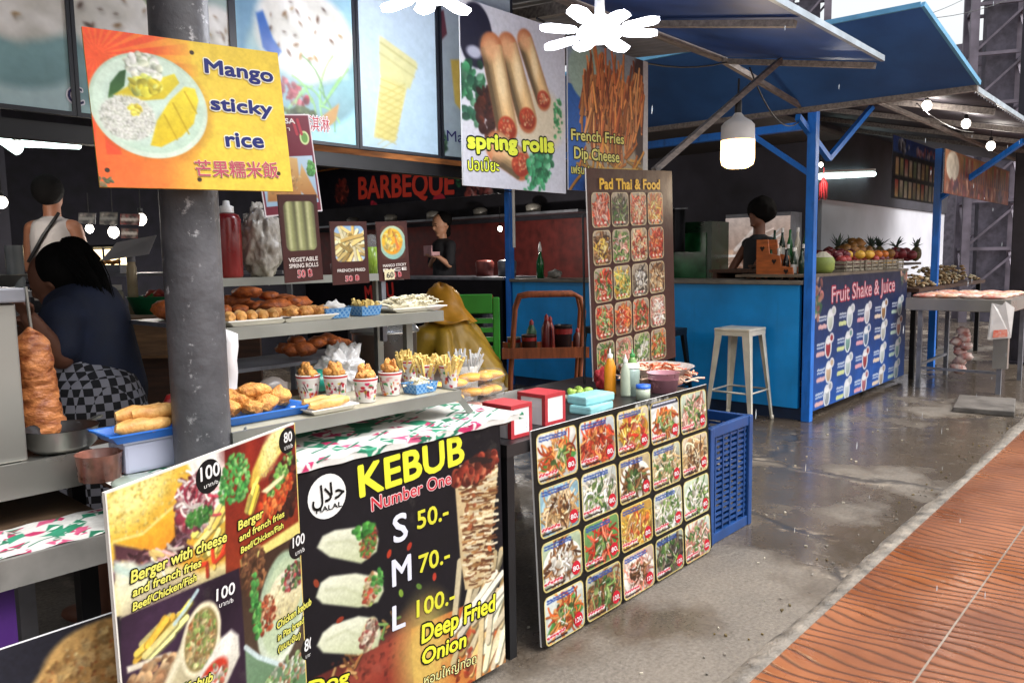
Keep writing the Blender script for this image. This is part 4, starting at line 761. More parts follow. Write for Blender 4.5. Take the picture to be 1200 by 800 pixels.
# ---- the row of large dessert panels over the stall
def panel(px0, px1, label, paint, zt=2.56, Y=2.40):
    a = oY(px0, 130+px0*.093, Y); c = oY(px1, 130+px1*.093, Y); z0 = 1.775
    b = Board('dessert_panel', label, 'sign', V(a.x, Y, zt), V(c.x, Y, zt), V(a.x, Y, z0), back='#0e1018', ppm=230, rim='#10131c', group='dessert picture panels over the stall', face='#b9c6cc'); paint(b, b.pic); b.pic.blur(1); b.pic.noise(.04, 5); b.done(PANEL); return b
def ice(P, cx, cy, r, nuts, bowl):
    P.ell(cx, cy+r*.62, r*1.2, r*.95, mul(bowl, 1.08), col2=mul(bowl, .72), soft=6); P.ell(cx, cy+r*.3, r*1.12, r*.62, mul(bowl, .8), soft=8); P.ell(cx, cy, r*1.02, r*.80, '#f2f0ea', col2='#c9c8be', soft=6)
    for i in range(26): x, y = P.inside(cx, cy, r*.8, r*.6); P.glow(x, y, r*(.2+.2*P.g.random()), r*(.12+.12*P.g.random()), '#faf9f4' if P.g.random() < .6 else '#cfcdc2', .55, P.g.random()*2-1)
    for i in range(nuts): x, y = P.inside(cx, cy-r*.05, r*.85, r*.6); a = P.g.random()*3.1; q = r*(.02+.05*P.g.random()); P.ell(x+1, y+2, q*1.1, q*.6, '#8a8478', a, .5, soft=3); P.ell(x, y, q, q*.45, ['#8a6a4a', '#6a4c3c', '#a88858', '#4c3830'][i % 4], a, soft=1.5)
def pa(b, P): P.grad('#c9ccc4', '#a8c0c2', 80); ice(P, P.w*.55, P.h*.62, P.w*.55, 14, '#9fcdd0'); b.text('C', (80, 122), (98, 123), (80, 102), '#2a2450', .06, '#e8e6ee')
def pb(b, P): P.grad('#c6c8bc', '#9cbcbc', 80); ice(P, P.w*.35, P.h*.62, P.w*.42, 22, '#8fb8bc'); ice(P, P.w*.9, P.h*.62, P.w*.22, 14, '#9ac0c0'); P.blobs(30, P.w*.55, P.h*.5, P.w*.14, P.h*.1, ['#7a9a6a', '#a8b890'], 3, 8)
def pc(b, P):
    P.grad('#9fc4d8', '#a8dae6', 90); P.rect(0, 0, P.w*.22, P.h, '#7a9cb8', '#5a86a8', a=.7, soft=10); ice(P, P.w*.58, P.h*.55, P.w*.42, 24, '#a8d8e0'); q = b.p
    P.poly([q(300, 15), q(308, 12), q(320, 45), q(330, 60), q(322, 70), q(308, 55)], '#3a6ab8', col2='#2a58a8', soft=2)
    P.blobs(46, *q(343, 108), 14, 8, ['#b83a4a', '#8a2434', '#d87a84'], 1.5, 3, rot=.4); P.strands(12, *q(374, 112), 16, 9, ['#8ac07a', '#9ad07a'], 1.1, 30, 1.6); P.poly([q(370, 140), q(397, 120), q(393, 140), q(382, 150)], '#b8905a'); P.blobs(20, *q(350, 130), 18, 3, ['#4a5a3a', '#6a7a4a'], 2, 4)
    b.text('冰淇淋', (350, 151), (386, 154), (350, 137), '#b83040', .06, '#eef2f2')
def pd(b, P):
    P.grad('#cfdde8', '#b2ccde', 80); q = b.p
    P.poly([q(446, 42), q(487, 72), q(476, 105), q(463, 165), q(438, 160), q(446, 90)], '#d8d49a', col2='#cfc47a', soft=2.5); P.poly([q(444, 42), q(489, 75), q(480, 104), q(445, 86)], '#dcd9a8', col2='#cfcd92', soft=2.5)
    P.line([q(446, 50), q(488, 80)], 2, '#b8b478', .7); P.line([q(445, 62), q(485, 90)], 2, '#c2be86', .7)
    for i in range(9): P.line([q(446-i*.6, 92+i*8), q(474-i*1.2, 104+i*8)], 1.3, '#b9ad62', .6); P.line([q(474-i*1.2, 98+i*8), q(447-i*.6, 112+i*8)], 1.3, '#b9ad62', .6)
def pe(b, P):
    P.grad('#b4bcc4', '#a4b4bc', 80); P.poly([b.p(528, 70), b.p(540, 70), b.p(541, 130), b.p(533, 120)], '#d8b85a', soft=2); P.poly([b.p(514, 15), b.p(520, 12), b.p(524, 40), b.p(517, 48)], '#6a3a44'); P.blobs(30, *b.p(519, 165), 5, 10, ['#3a5a44', '#5a7a5a'], 2, 4)
    b.text('.Mango', (519, 165), (566, 170), (519, 152), '#2a2a6a')
panel(-60, 85, 'dessert panel of white ice cream with brown chips at the far left over the stall', pa); panel(95, 274, 'dessert panel half hidden behind the pillar and the mango sign', pb)
panel(282, 417, 'dessert panel of a blue spoon and nut topped ice cream bowl with red Chinese lettering', pc); panel(424, 513, 'pale blue dessert panel with one yellow wafer cone', pd); panel(520, 600, 'pale dessert panel reading Mango, mostly covered by the spring rolls sign', pe)

# ---- small hanging price cards
def card(px, Y, name, label, face='#43211e', pp=520, rim=None):
    TL_, TR_, BL_ = oY(*px[0], Y), oY(*px[1], Y), oY(*px[2], Y); return Board(name, label, 'card', TL_, TR_, BL_, th=.003, back='#6a5450', ppm=pp, face=face)
Z = ZZ(240, 140, 4)
b = card(((292, 134), (361.5, 134), (297, 256)), 2.2, 'samosa_card', 'maroon samosa card with white rim hanging behind the mango sign', '#6f1f30'); P = b.pic; w, h = P.w, P.h
P.rect(w*.05, h*.42, w*.95, h*.90, '#b8cfe0', '#9ab8d0'); 
for pts in (((.08, .85), (.15, .55), (.42, .50), (.48, .86)), ((.45, .86), (.5, .42), (.68, .44), (.66, .88)), ((.62, .74), (.74, .50), (.96, .86), (.72, .82))): P.poly([(a*w, c*h) for a, c in pts], '#dcb476', col2='#a8703c', soft=3)
P.blobs(40, w*.9, h*.55, w*.06, h*.07, ['#4a8a4a', '#6aa85a'], 2, 5); P.blobs(80, w*.4, h*.68, w*.3, h*.14, ['#e0c08a', '#b8844a'], 1.5, 4, a=.5); P.ell(w*.86, h*.24, 9, 11, '#cfe0a0'); P.ell(w*.86, h*.24, 6, 8, '#6a9a4a')
for i in range(2): P.line([(w*(.70+.08*i), h*.06), (w*(.74+.08*i), h*.2)], 5, '#b03440')
P.ell(w*.84, h*.92, 7, 5, '#c8d88a')
for q_ in ((0, 0, w, 2.5), (0, h-2.5, w, h), (0, 0, 2.5, h), (w-2.5, 0, w, h)): P.rect(*q_, '#e9e3e4')
b.text('SAMUSA', (304, 144.5), (345, 145), (304, 138.5), '#f0e8e4', bold=.03); b.text('ซามูซ่า', (312, 153), (339, 153.5), (312, 148.5), '#f0e8e4', bold=.01); b.done()
def pricecard(px, name, label, paint, lines, price):
    b = card(px, 1.99, name, label); P = b.pic; w, h = P.w, P.h; P.noise(.06, 8); x0, y0, x1, y1 = int(w*.11), int(h*.08), int(w*.9), int(h*.64); P.clip(x0, y0, x1, y1); paint(P, w, h); P.noise(.05, 3); P.clip()
    Y, X = np.mgrid[0:h, 0:w]; rd = w*.14; dx = np.maximum(np.abs(X-(x0+x1)/2)-((x1-x0)/2-rd), 0); dy = np.maximum(np.abs(Y-(y0+y1)/2)-((y1-y0)/2-rd), 0); m = np.clip(np.hypot(dx, dy)-rd+.5, 0, 1)[..., None]
    P.a = P.a*(1-m)+hexc('#43211e')*m
    for s, y in lines: b.text(s, (b.w*.12, b.h*y), (b.w*.88, b.h*y), (b.w*.12, b.h*(y+.047)), '#efe9e4', bold=.022, st=True)
    b.text(price, (b.w*.32, b.h*.05), (b.w*.70, b.h*.05), (b.w*.32, b.h*.135), '#c4283c', .045, '#f2dcdc', st=True); return b
def rolls3(P, w, h):
    P.rect(0, 0, w, h, '#5a5a40', '#7a7a5a')
    for i in range(3): P.line([(w*(.25+.25*i), h*.02), (w*(.27+.25*i), h*.62)], w*.17, '#8f9464', soft=5); P.line([(w*(.22+.25*i), h*.02), (w*(.24+.25*i), h*.6)], w*.07, '#b8bb8c', soft=4)
def frieb(P, w, h): P.rect(0, 0, w, h, '#8fb4d8', '#b8d0e8'); P.ell(w*.5, h*.42, w*.36, h*.22, '#dfe4ea'); P.strands(46, w*.5, h*.34, w*.3, h*.16, ['#e8d8a0', '#d8bf7a', '#f0e8c0', '#c8a860'], 5, 30, .2)
def mangob(P, w, h): P.rect(0, 0, w, h, '#5a3428', '#4a2a22'); P.ell(w*.5, h*.36, w*.42, h*.28, '#b8d0b0', col2='#8ab8b0'); P.ell(w*.48, h*.34, w*.33, h*.22, '#f0c43a', col2='#e09a2a', soft=3); P.blobs(40, w*.5, h*.33, w*.28, h*.18, ['#f4d85a', '#e8a83a', '#e8d890'], 2, 6); P.poly([(w*.55, h*.2), (w*.72, h*.45), (w*.62, h*.5)], '#d87a3a', soft=3)
b = pricecard(((325, 228), (370.5, 228), (332.5, 332)), 'price_card', 'brown vegetable spring rolls price card, leftmost of the three on the shelf edge', rolls3, (('VEGETABLE', .235), ('SPRING ROLLS', .165)), '50 ฿'); b.done()
b = pricecard(((386, 259.5), (429, 259.5), (386.5, 334.5)), 'price_card', 'brown French fried price card with a bowl of chips, middle of the three', frieb, (('FRENCH FRIED', .20),), '50 ฿'); b.done()
b = pricecard(((440, 260), (476, 259), (444, 330)), 'price_card', 'brown mango sticky rice price card with a cream 60 sticker', mangob, (('MANGO STICKY', .235), ('RICE', .16)), '50 ฿')
b.shape([(b.w*.14, b.h*.02), (b.w*.46, b.h*.02), (b.w*.46, b.h*.19), (b.w*.14, b.h*.19)], '#e6dcb4', z=.0052, st=True); b.text('60', (b.w*.2, b.h*.05), (b.w*.42, b.h*.05), (b.w*.2, b.h*.15), '#2a2a3a', st=True, z=.006); b.done()

# ---- barbecue stall lettering
b = Board('barbeque_banner', 'black BARBEQUE banner with red letters and chillies over the far stall', 'banner', oX(372, 202, 6.17), V(6.17, oX(590, 190, 6.17).y, oX(372, 202, 6.17).z), oX(374, 246, 6.17), back='#16141c', ppm=90, face='#17151d'); P = b.pic
P.noise(.2, 6); P.blobs(70, *b.p(400, 225), 12, 14, ['#8a2a24', '#5a2420', '#a84434', '#3a1c1c'], 1.5, 5); P.blobs(12, *b.p(438, 240), 5, 4, ['#a82434'], 2, 4); P.ell(*b.p(514, 236), 10, 9, '#c02c3c'); P.blobs(60, *b.p(560, 224), 18, 12, ['#a84438', '#d8a8a0', '#6a2a28', '#b8605a'], 1.5, 4)
P.blobs(14, *b.p(536, 210), 2.5, 9, ['#3a7a4a', '#2a5a3a'], 1.5, 3); b.text('BARBEQUE', (421, 233), (532, 227), (421, 208), '#d8402e', .02, '#5a1614', bold=.03); b.done()
b = Board('menu_fascia', 'black counter fascia with red painted MENU and LA lettering below the barbecue banner', 'sign', oX(340, 326, 6.19), V(6.19, oX(588, 328, 6.19).y, oX(340, 326, 6.19).z), oX(344, 400, 6.19), back='#121118', ppm=60, face='#141219'); P = b.pic; P.noise(.3, 5)
P.blobs(30, *b.p(572, 380), 5, 8, ['#8a8a94', '#4a4a5a', '#b8b8c0'], 1, 3)
b.text('MENU', (429, 352), (462, 348), (429, 335), '#e2403a', bold=.03); b.text('LA', (566, 360), (583, 358), (566, 346), '#e0483a', bold=.02); b.done()

# ---- fruit shake banner and the two hanging menus
Z = ZZ(940, 300, 4)
b = Board('fruit_shake_banner', 'blue fruit shake and juice banner with rows of cups on the corner counter', 'banner', oY(953, 325, 2.42), V(8.86, 2.42, oY(953, 325, 2.42).z), V(oY(953, 325, 2.42).x, 2.42, .07), back='#14306a', ppm=110, face='#132a66'); P = b.pic
P.grad('#171a3c', '#1f5ab4', 90); P.noise(.12, 14)
P.blobs(50, *b.p(*Z(75, 155)), 12, 26, ['#c86a6a', '#e8c8b8', '#3f8a5a', '#2a6a44', '#d88a7a'], 2, 6); P.blobs(40, *b.p(*Z(480, 90)), 16, 10, ['#c87a6a', '#3a6a5a', '#d8a890', '#2a4a4a'], 2, 5)
CUP = [['#e8f0e4', '#dfeaec', '#e8e0e4', '#b88a5a', '#bcd8e0'], ['#b83a4a', '#8ab8b0', '#6a8ab0', '#d8d8d0', '#c87a6a'], ['#e8c8a8', '#cfe0e0', '#b84a54', '#e0ecec', '#a8d0c8'], ['#b8c0c8', '#dfeaf0', '#c87a8a', '#c8b8a8', '#b8d0d8']]
for r, row in enumerate((((132, 300), (222, 285), (303, 270), (380, 255), (455, 235)), ((122, 425), (213, 400), (298, 375), (378, 350), (450, 330)), ((123, 540), (213, 510), (293, 480), (373, 455), (443, 430)), ((115, 650), (208, 620), (288, 590), (368, 560), (438, 530)))):
    for c, (x, y) in enumerate(row):
        X_, Y_ = b.p(*Z(x, y)); sz = 11
        P.ell(X_, Y_, 8.5, 10.5, '#e6eaf0'); P.ell(X_+8, Y_-8, 6, 4.6, '#e0dce4'); P.ell(X_, Y_+.6, 5.8, 8.2, CUP[r][c], col2=mul(CUP[r][c], .75)); P.ell(X_, Y_-5, 5.4, 2.6, '#f0f0f2'); P.ell(X_+8, Y_-8, 3.4, 2.8, mul(CUP[r][c], .85))
        for i, (dy, cc) in enumerate(((-4, '#e8ecf4'), (-1, '#cfd8ec'), (5, ['#e8b8b8', '#d8e0a0', '#e8a8b4', '#f0d8c0', '#c8e0d0'][c]))):
            for j in range(4): P.line([(X_-27+j*4.6, Y_+dy), (X_-27+j*4.6+3, Y_+dy-P.g.random())], 1.6 if i < 2 else 4, cc, .95)
b.text('Fruit Shake & Juice', Z(137, 218), Z(432, 162), Z(135, 143), '#e9c4cc', .06, '#b83a54', bold=.0); b.done()
b = Board('hanging_menu', 'small hanging drinks menu with a blue header above the fruit', 'sign', oY(1047, 158, 2.62), V(oY(1104, 162, 2.62).x, 2.62, oY(1047, 158, 2.62).z), oY(1046, 232, 2.62), back='#1a1c2c', ppm=70, face='#3a3f44'); P = b.pic; w, h = P.w, P.h
P.rect(0, 0, w, h*.26, '#2a3a78', '#3a5a9a'); P.blobs(30, w*.65, h*.16, w*.25, h*.06, ['#c8546a', '#e08a9a', '#d8d0e0'], 1.5, 3); P.blobs(20, w*.2, h*.14, w*.1, h*.08, ['#c8c8d0', '#1a1c30'], 1.5, 4)
for r in range(2):
    for i in range(11): x = w*(.06+.085*i); y = h*(.34+.35*r); P.rect(x, y, x+w*.055, y+h*.27, ['#d8b8a0', '#d8d08a', '#c8605a', '#e8e4d8', '#a8c098', '#dfe2d8'][(i+r*2) % 6], ['#d8c88a', '#8a9a7a', '#ece6d4'][i % 3])
    P.rect(0, h*(.635+.35*r), w, h*(.66+.35*r), '#2a3030')
P.noise(.15, 2); b.done()
b = Board('hanging_menu', 'long warm coloured hanging food menu at the upper right, right of the blue header menu', 'sign', oY(1108, 174, 2.05), V(oY(1184, 180, 2.05).x, 2.05, oY(1108, 174, 2.05).z), oY(1106, 226, 2.05), back='#5a4a44', ppm=60, face='#8a5a44'); P = b.pic; w, h = P.w, P.h
P.grad('#a87a5a', '#8a4a34', 90); P.ell(w*.1, h*.35, w*.08, h*.33, '#d8d0c0')
for i in range(22): x = w*(.2+.037*i); P.rect(x, h*.08, x+w*.02, h*.6, ['#b8904a', '#7a8a5a', '#c85a4a', '#d8b8a0', '#a84434', '#c8a050'][i % 6], '#5a3a44')
P.blobs(110, w*.5, h*.8, w*.48, h*.14, ['#b86a5a', '#8a4a4a', '#d8a88a', '#5a3a5a'], 1.5, 4); P.noise(.15, 3); b.done()

# ---- dark chicken board, lower left corner, and the poster behind the table leg
Z = ZZ(0, 550, 3)
b = Board('chicken_board', 'black board with a fried chicken picture left of the burger board', 'sign', oY(-40, 774, 1.60), V(.70, 1.60, oY(-40, 774, 1.60).z), oY(-40, 774, 1.60)-V(0, 0, .42), back='#c8c8ca', ppm=430, face='#16171f'); P = b.pic; P.noise(.15, 20)
P.ell(*b.p(*Z(150, 640)), 90, 40, '#2a2c38', a=.6, soft=40)
for (x, y, rx, ry) in ((400, 690, 52, 44), (330, 670, 40, 32), (300, 770, 44, 40), (420, 780, 60, 50), (270, 830, 40, 36)): P.ell(*b.p(*Z(x, y)), rx, ry, '#d0a868', soft=5, col2='#96683a')
for (x, y, rx, ry) in ((390, 690, 48, 40), (310, 760, 40, 40), (420, 780, 50, 44)): P.blobs(90, *b.p(*Z(x, y)), rx, ry, ['#dcb87c', '#b58a50', '#e8cc96', '#9a6c3c'], 2, 7, a=.55); P.blobs(120, *b.p(*Z(x, y)), rx, ry, ['#ecd4a4', '#8a5c30', '#c89a5c', '#a0522c'], .8, 2, a=.8)
P.blur(1); P.noise(.14, 3); b.done()
b = Board('fried_poster', 'orange fried food poster in the gap right of the kebub banner', 'sign', oZ(592, 700, .0)*0+oY(585, 592, 2.02), oY(607, 600, 2.02), oY(589, 742, 2.02), back='#8a4a2a', ppm=200, face='#a85a2c'); P = b.pic; b.pic.grad('#c8c0b0', '#b0562a', 90); P.blobs(90, P.w*.5, P.h*.45, P.w*.5, P.h*.4, ['#c86a34', '#8a3420', '#e0a060', '#b04a2a'], 3, 9); P.noise(.1, 3); b.done()

# ================================================================== LAMPS
def glow(name, col, e): return mat(name, col, .4, var=0, emit=e)
LED = glow('led_white', '#f4f6ff', 4.5); BULB = glow('bulb_white', '#fff4e4', 6); WARM = glow('bulb_warm', '#ffd090', 3.6); TUBE = glow('tube_white', '#dcf4f0', 3.5)
CORDM = mat('black_cord', '#141416', .5, var=0); PLAST = mat('white_plastic', '#d8d6d2', .4, var=.05)
def lamp_light(t, z, watts, col, r):
    l = bpy.data.lights.new('lamp_light', 'POINT'); l.energy = watts; l.color = col; l.shadow_soft_size = r
    o = bpy.data.objects.new('lamp_light', l); COL.objects.link(o); o.parent = t; o.location = (0, 0, z)
def petal_lamp(loc, label, r=.205):
    t = thing('petal_lamp', label, 'lamp', loc, group='petal lamps under the awning'); t.rotation_mode = 'QUATERNION'; t.rotation_quaternion = Matrix.Rotation(R(-5), 3, _r0).to_quaternion()
    o = MB(); o.lathe([(0, -.022), (.06, -.02), (.078, -.006), (.07, .01), (0, .012)], n=28); o.build('hub', LED, t)
    for k in range(8):
        a = 6.2832*k/8+.2; d = V(math.cos(a), math.sin(a), .07*math.sin(k*2.1)); sd = V(-math.sin(a), math.cos(a), 0); o = MB(); vs = []; n = 12
        prof = [(.082, .008), (.09, .022), (.105, .031), (r*.86, .036), (r*.95, .026), (r, .006)]
        for (q, w) in prof:
            for j in range(8): c = 6.2832*j/8; vs.append(d*q+sd*w*math.cos(c)+V(0, 0, .008)*math.sin(c))
        o.add(vs, [(i*8+j, i*8+(j+1) % 8, i*8+8+(j+1) % 8, i*8+8+j) for i in range(len(prof)-1) for j in range(8)], True); o.build('petal', LED, t)
    o = MB(); o.lathe([(.0, .012), (.03, .013), (.03, .05), (.018, .06), (.016, .11), (0, .112)], n=16); o.build('socket', PLAST, t)
    o = MB(); o.tube([(0, 0, .1), (0.005, 0, .25), (0, .01, .42)], .004, 6); o.build('cord', CORDM, t); lamp_light(t, -.12, 6.5, (.95, .97, 1), .09)
petal_lamp(dp(703, 38, 2.6), 'white petal lamp hanging in front of the spring rolls and fries signs'); petal_lamp(dp(506, -9, 2.55), 'white petal lamp at the top edge in front of the wafer cone panel')
c = dp(864.5, 168, 4.5); t = thing('hanging_lamp', 'big lit drum shaped LED bulb hanging from the diagonal brace', 'lamp', c)
o = MB(); o.lathe([(.018, .17), (.03, .155), (.036, .145), (.075, .12), (.093, .10), (.095, .015)], n=28); o.build('housing', PLAST, t)
o = MB(); o.lathe([(.094, .014), (.095, -.09), (.088, -.12), (.06, -.138), (0, -.142)], n=28); o.build('diffuser', WARM, t)
o = MB(); o.lathe([(.014, .25), (.02, .24), (.02, .17), (.017, .165)], n=12); o.tube([(0, 0, .24), (.004, 0, .36)], .006, 6); o.build('socket', CORDM, t); lamp_light(t, -.25, 9, (1, .82, .58), .09)
def bulb(p, label, r=.04, m=BULB, group='bare bulbs in the stalls', watts=6):
    t = thing('light_bulb', label, 'bulb', p, group=group); o = MB(); o.blob((0, 0, 0), (r, r, r*1.15), 2); o.build('globe', m, t)
    o = MB(); o.lathe([(r*.4, r*.9), (r*.42, r*2), (0, r*2.1)], n=12); o.tube([(0, 0, r*2), (0, 0, r*9)], .004, 5); o.build('socket', CORDM, t); lamp_light(t, -r*2.2, watts, (1, .93, .84), r)
for (x, y, D, r, lb) in ((165, 257, 6, .042, 'bare bulb nearest the pillar, left of it in the dark hall'), (133, 272, 6.3, .042, 'middle bare bulb of the three in the dark hall'), (105, 268, 6.8, .034, 'leftmost small bulb of the three beside the person in white'), (2, 237, 5, .035, 'warm bulb at the far left edge'),
        (1086, 124, 6.0, .036, 'bright bulb under the fruit roof, left of the other two'), (1132, 145, 6.6, .036, 'bright bulb under the fruit roof, middle one'), (1161, 171, 7.3, .038, 'bright bulb under the fruit roof, lowest and rightmost'), (962, 193, 7.4, .02, 'tiny bulb beside the corner post brace')):
    bulb(dp(x, y, D), lb, r, watts=4 if x > 900 else 5)
bulb(oX(586, 268, 6.75), 'small bulb in the barbecue stall beside the blue post', .028, watts=16)
def tube_light(a, b, label, r=.03):
    a, b = Vector(a), Vector(b); c = (a+b)/2; t = thing('tube_light', label, 'lamp', c); o = MB(); o.tube([a-c, b-c], r, 10); o.build('tube', TUBE, t)
    o = MB(); o.bar(a-c+V(0, 0, r*1.7), b-c+V(0, 0, r*1.7), .05, .03); o.build('fitting', PLAST, t)
tube_light(dp(22, 168, 6.2), dp(92, 171, 6.8), 'bright tube lamp high in the dark hall at left'); tube_light(dp(2, 162, 5.4), dp(22, 176, 5.4), 'short tilted tube lamp at the far left edge', .04); tube_light(oY(960, 207, 3.80), oY(1024, 204, 3.80), 'long cool tube lamp over the pale wall of the fruit stall', .035)
o = MB(); o.box((-.7, -.25, 0), (.7, -.22, .5)); q = dp(972, 222, 10.9)
# ================================================================== FURNITURE OF THE KEBAB TABLE
ALU = mat('rack_aluminium', '#8a8c86', .4, .6, var=.07, scale=5); CREAMT = mat('shelf_top', '#aaa48f', .5, .1, var=.15)
t = thing('kebab_table', 'long table behind the kebab banner, dark legs under a printed cloth', 'table', (1.25, 2.0, 0))
def T(mb, n, m): return mb.build(n, m, t, loc=(-1.25, -2.0, 0))
o = MB(); o.box((.72, 1.70, .815), (1.875, 2.40, .847)); T(o, 'tabletop', DARKWOOD)
for (x, y) in ((.76, 1.73), (1.82, 1.73), (.76, 2.34), (1.82, 2.34)): o = MB(); o.box((x, y, 0), (x+.035, y+.035, .815)); T(o, 'leg', BLACKM)
def cloth_pic(w, h, seed):
    P = Pic(w, h, '#e4e4e0', seed); k = w/420
    for i in range(int(w*h/300)):
        x, y = P.g.random()*w, P.g.random()*h; s = 7+P.g.random()*13; a = P.g.random()*3.1; c = ['#c8366a', '#2f8a68', '#d8608a', '#3a9a78', '#e4e6e2', '#e9e9e6', '#2a7a5c'][int(P.g.integers(7))]
        pts = [(x+s*math.cos(a+j*1.57+.3*P.g.random())*(1 if j % 2 else .6), y+s*math.sin(a+j*1.57)*(1 if j % 2 else .6)) for j in range(4)]; P.poly(pts, c)
        if P.g.random() < .6: P.line([pts[0], pts[2]], 2.2, '#eeeeea'); P.ell(x, y, s*.3, s*.2, '#f0efe8', a)
        if P.g.random() < .35: P.line([(x-s, y+s*.6), (x+s, y-s*.4)], 3, '#2f7a60' if c != '#2f8a68' else '#c8366a')
    P.noise(.05, 4); return P
cw, cd = 1.22, .66                                               # sheet over the top and down the front edge
def drape(co):
    x, v = co[:, 0], co[:, 1]; out = np.empty_like(co); out[:, 0] = .685+x; hang = .020
    f = v < hang; out[:, 1] = np.where(f, 1.672+.004*np.sin(x*60), 1.672+(v-hang)); out[:, 2] = np.where(f,   .8495-(hang-v)*1.0, .850+.0012*np.sin(x*37+v*30)); return out
ct = bpy.data.objects.new('tablecloth_root', None)
def grid_thing(P, name, w, h, fn, label, cat, m=PRINTM, group=None):
    o = P.mesh(name, w, h, None, 0, m, fn=fn); centre(o); return tag(o, label, cat, group)
grid_thing(cloth_pic(420, 230, 5), 'tablecloth', cw, cd, drape, 'pink, green and white printed cloth over the kebab table', 'tablecloth')
bpy.data.objects.remove(ct)
t = thing('display_rack', 'tiered grey metal food display rack standing on the printed tablecloth', 'rack', (1.35, 1.95, .852))
def D_(mb, n, m): return mb.build(n, m, t, loc=(-1.35, -1.95, -.852))
def shelf(x0, x1, y0, y1, z, lip=.03, n='shelf'):
    o = MB(); o.use(CREAMT).box((x0, y0, z-.012), (x1, y1, z), .003); o.use(ALU).box((x0-.004, y0-.012, z-lip), (x1+.004, y0-.001, z+.004)); o.box((x1+.001, y0-.001, z-lip), (x1+.012, y1, z+.004)); D_(o, n, ALU)
shelf(.955, 1.735, 1.80, 2.16, .93); shelf(1.06, 1.90, 2.05, 2.34, 1.168, .032); shelf(1.20, 1.95, 2.32, 2.56, 1.30, .022)
for x in (1.0, 1.745): o = MB(); o.bar((x, 1.83, .928), (x+.045, 1.80, .853), .022, .02); D_(o, 'foot', ALU)
for (x, y, z) in ((1.80, 2.12, 1.15), (1.86, 2.36, 1.29), (1.22, 2.36, 1.29), (1.08, 2.13, 1.15)): o = MB(); o.box((x, y, .852), (x+.028, y+.022, z)); D_(o, 'post', ALU)
o = MB(); o.bar((1.865, 2.33, 1.05), (1.865, 2.33, 1.46), .02, .02); D_(o, 'upright', GREYSTEEL)
# ------------------------------------------------------------------ food and ware
FRY = mat('fried_batter', '#d8a052', .55, var=.2, scale=45, bump=.8, bscale=140, dark='#a8642a'); ROLLM = mat('roll_skin', '#d8ab66', .5, var=.22, scale=40, bump=.3, bscale=120, dark='#b5793a'); FRIES = mat('fries', '#e6c878', .5, var=.15, scale=50)
BLUEPL = mat('blue_tray_plastic', '#2f6fc8', .4, var=.06); WHITEPL = mat('white_tray', '#dcd9d2', .5, var=.05); NOODM = mat('pale_noodles', '#dfd6b8', .5, var=.2, scale=60, bump=.4, bscale=90); REDM = mat('red_food', '#a83420', .45, var=.4, scale=30, bump=.5, bscale=60); PORK = mat('pink_food', '#c88a78', .5, var=.3, scale=30)
CLEAR = mat('clear_plastic', '#eef2f2', .14, var=0, alpha=.10, spec=.5); BAGM = mat('thin_bag', '#e8e8ea', .25, var=.1, alpha=.7, bump=.6, bscale=35); DARKRED = mat('ketchup_red', '#7a1a1a', .3, var=.1)
def tray(loc, w, d, h, m, name, label, cat, rz=0, group=None):
    t = thing(name, label, cat, loc, rz, group); o = MB(); a, b, e = .82, 1.0, .006; lv = []
    for (s, z) in ((a, 0), (b, h), (b*1.06, h), (b*1.06, h+.004), (b-.03, h+.002), (a-.02, .006)): lv.append([(-w/2*s, -d/2*s, z), (w/2*s, -d/2*s, z), (w/2*s, d/2*s, z), (-w/2*s, d/2*s, z)])
    vs = [q for r in lv for q in r]; n = len(lv); o.add(vs, [(4*i+k, 4*i+(k+1) % 4, 4*i+4+(k+1) % 4, 4*i+4+k) for i in range(n-1) for k in range(4)]+[(3, 2, 1, 0), (4*n-4, 4*n-3, 4*n-2, 4*n-1)]); o.build('dish', m, t); return t
def piece(p, r, name, label, cat, group, m, seed, amp=.35, fr=2.2, sub=3, rot=None):
    o = MB(); o.blob((0, 0, 0), r, sub, amp, fr, seed, Matrix.Rotation(rot or seed*1.3, 3, 'Z')); o = o.build(name, m); o.location = p; return tag(o, label, cat, group)
def rollbar(a, b, r, label, group, m=ROLLM):
    a, b = Vector(a), Vector(b); c = (a+b)/2; o = MB(); n = 7; pts = [a-c+(b-a)*(i/(n-1)) + V(0, 0, .003*math.sin(i*2.1+a.x*90)) for i in range(n)]
    o.tube(pts, [r*k for k in (.55, .92, 1, 1.04, 1, .93, .6)], 12); o = o.build('spring_roll', m); o.location = c; return tag(o, label, 'spring roll', group)
def noodles(name, m, n, rx, ry, h, r, seed, parent=None):
    rd = random.Random(seed); o = MB(); o.blob((0, 0, h*.2), (rx*.9, ry*.9, h*.55), 2, .2, 3, seed)
    for i in range(n):
        a = rd.random()*6.28; q = math.sqrt(rd.random()); x, y = math.cos(a)*q*rx, math.sin(a)*q*ry; z = h*(1-q*q*.8)*.8; t = rd.random()*6.28; pts = []
        for k in range(4): pts.append((x, y, z+rd.uniform(0, h*.22))); t += rd.uniform(-1, 1); x += math.cos(t)*rx*.22; y += math.sin(t)*ry*.22
        o.tube(pts, r, 5)
    return o.build(name, m, parent)
def sticks(name, m, n, r, h, w, seed, parent=None, lo=.0):
    rd = random.Random(seed); o = MB()
    for i in range(n):
        a = rd.random()*6.28; q = math.sqrt(rd.random())*r; p = V(math.cos(a)*q, math.sin(a)*q, lo+rd.random()*h*.3); d = V(rd.uniform(-.3, .3)+math.cos(a)*.28, rd.uniform(-.3, .3)+math.sin(a)*.28, 1).normalized(); L = h*(.6+.5*rd.random())
        o.bar(p, p+d*L, w, w*.9, (rd.random(), rd.random(), .1))
    return o.build(name, m, parent)
z1 = .932; z2 = 1.170; z3 = 1.302
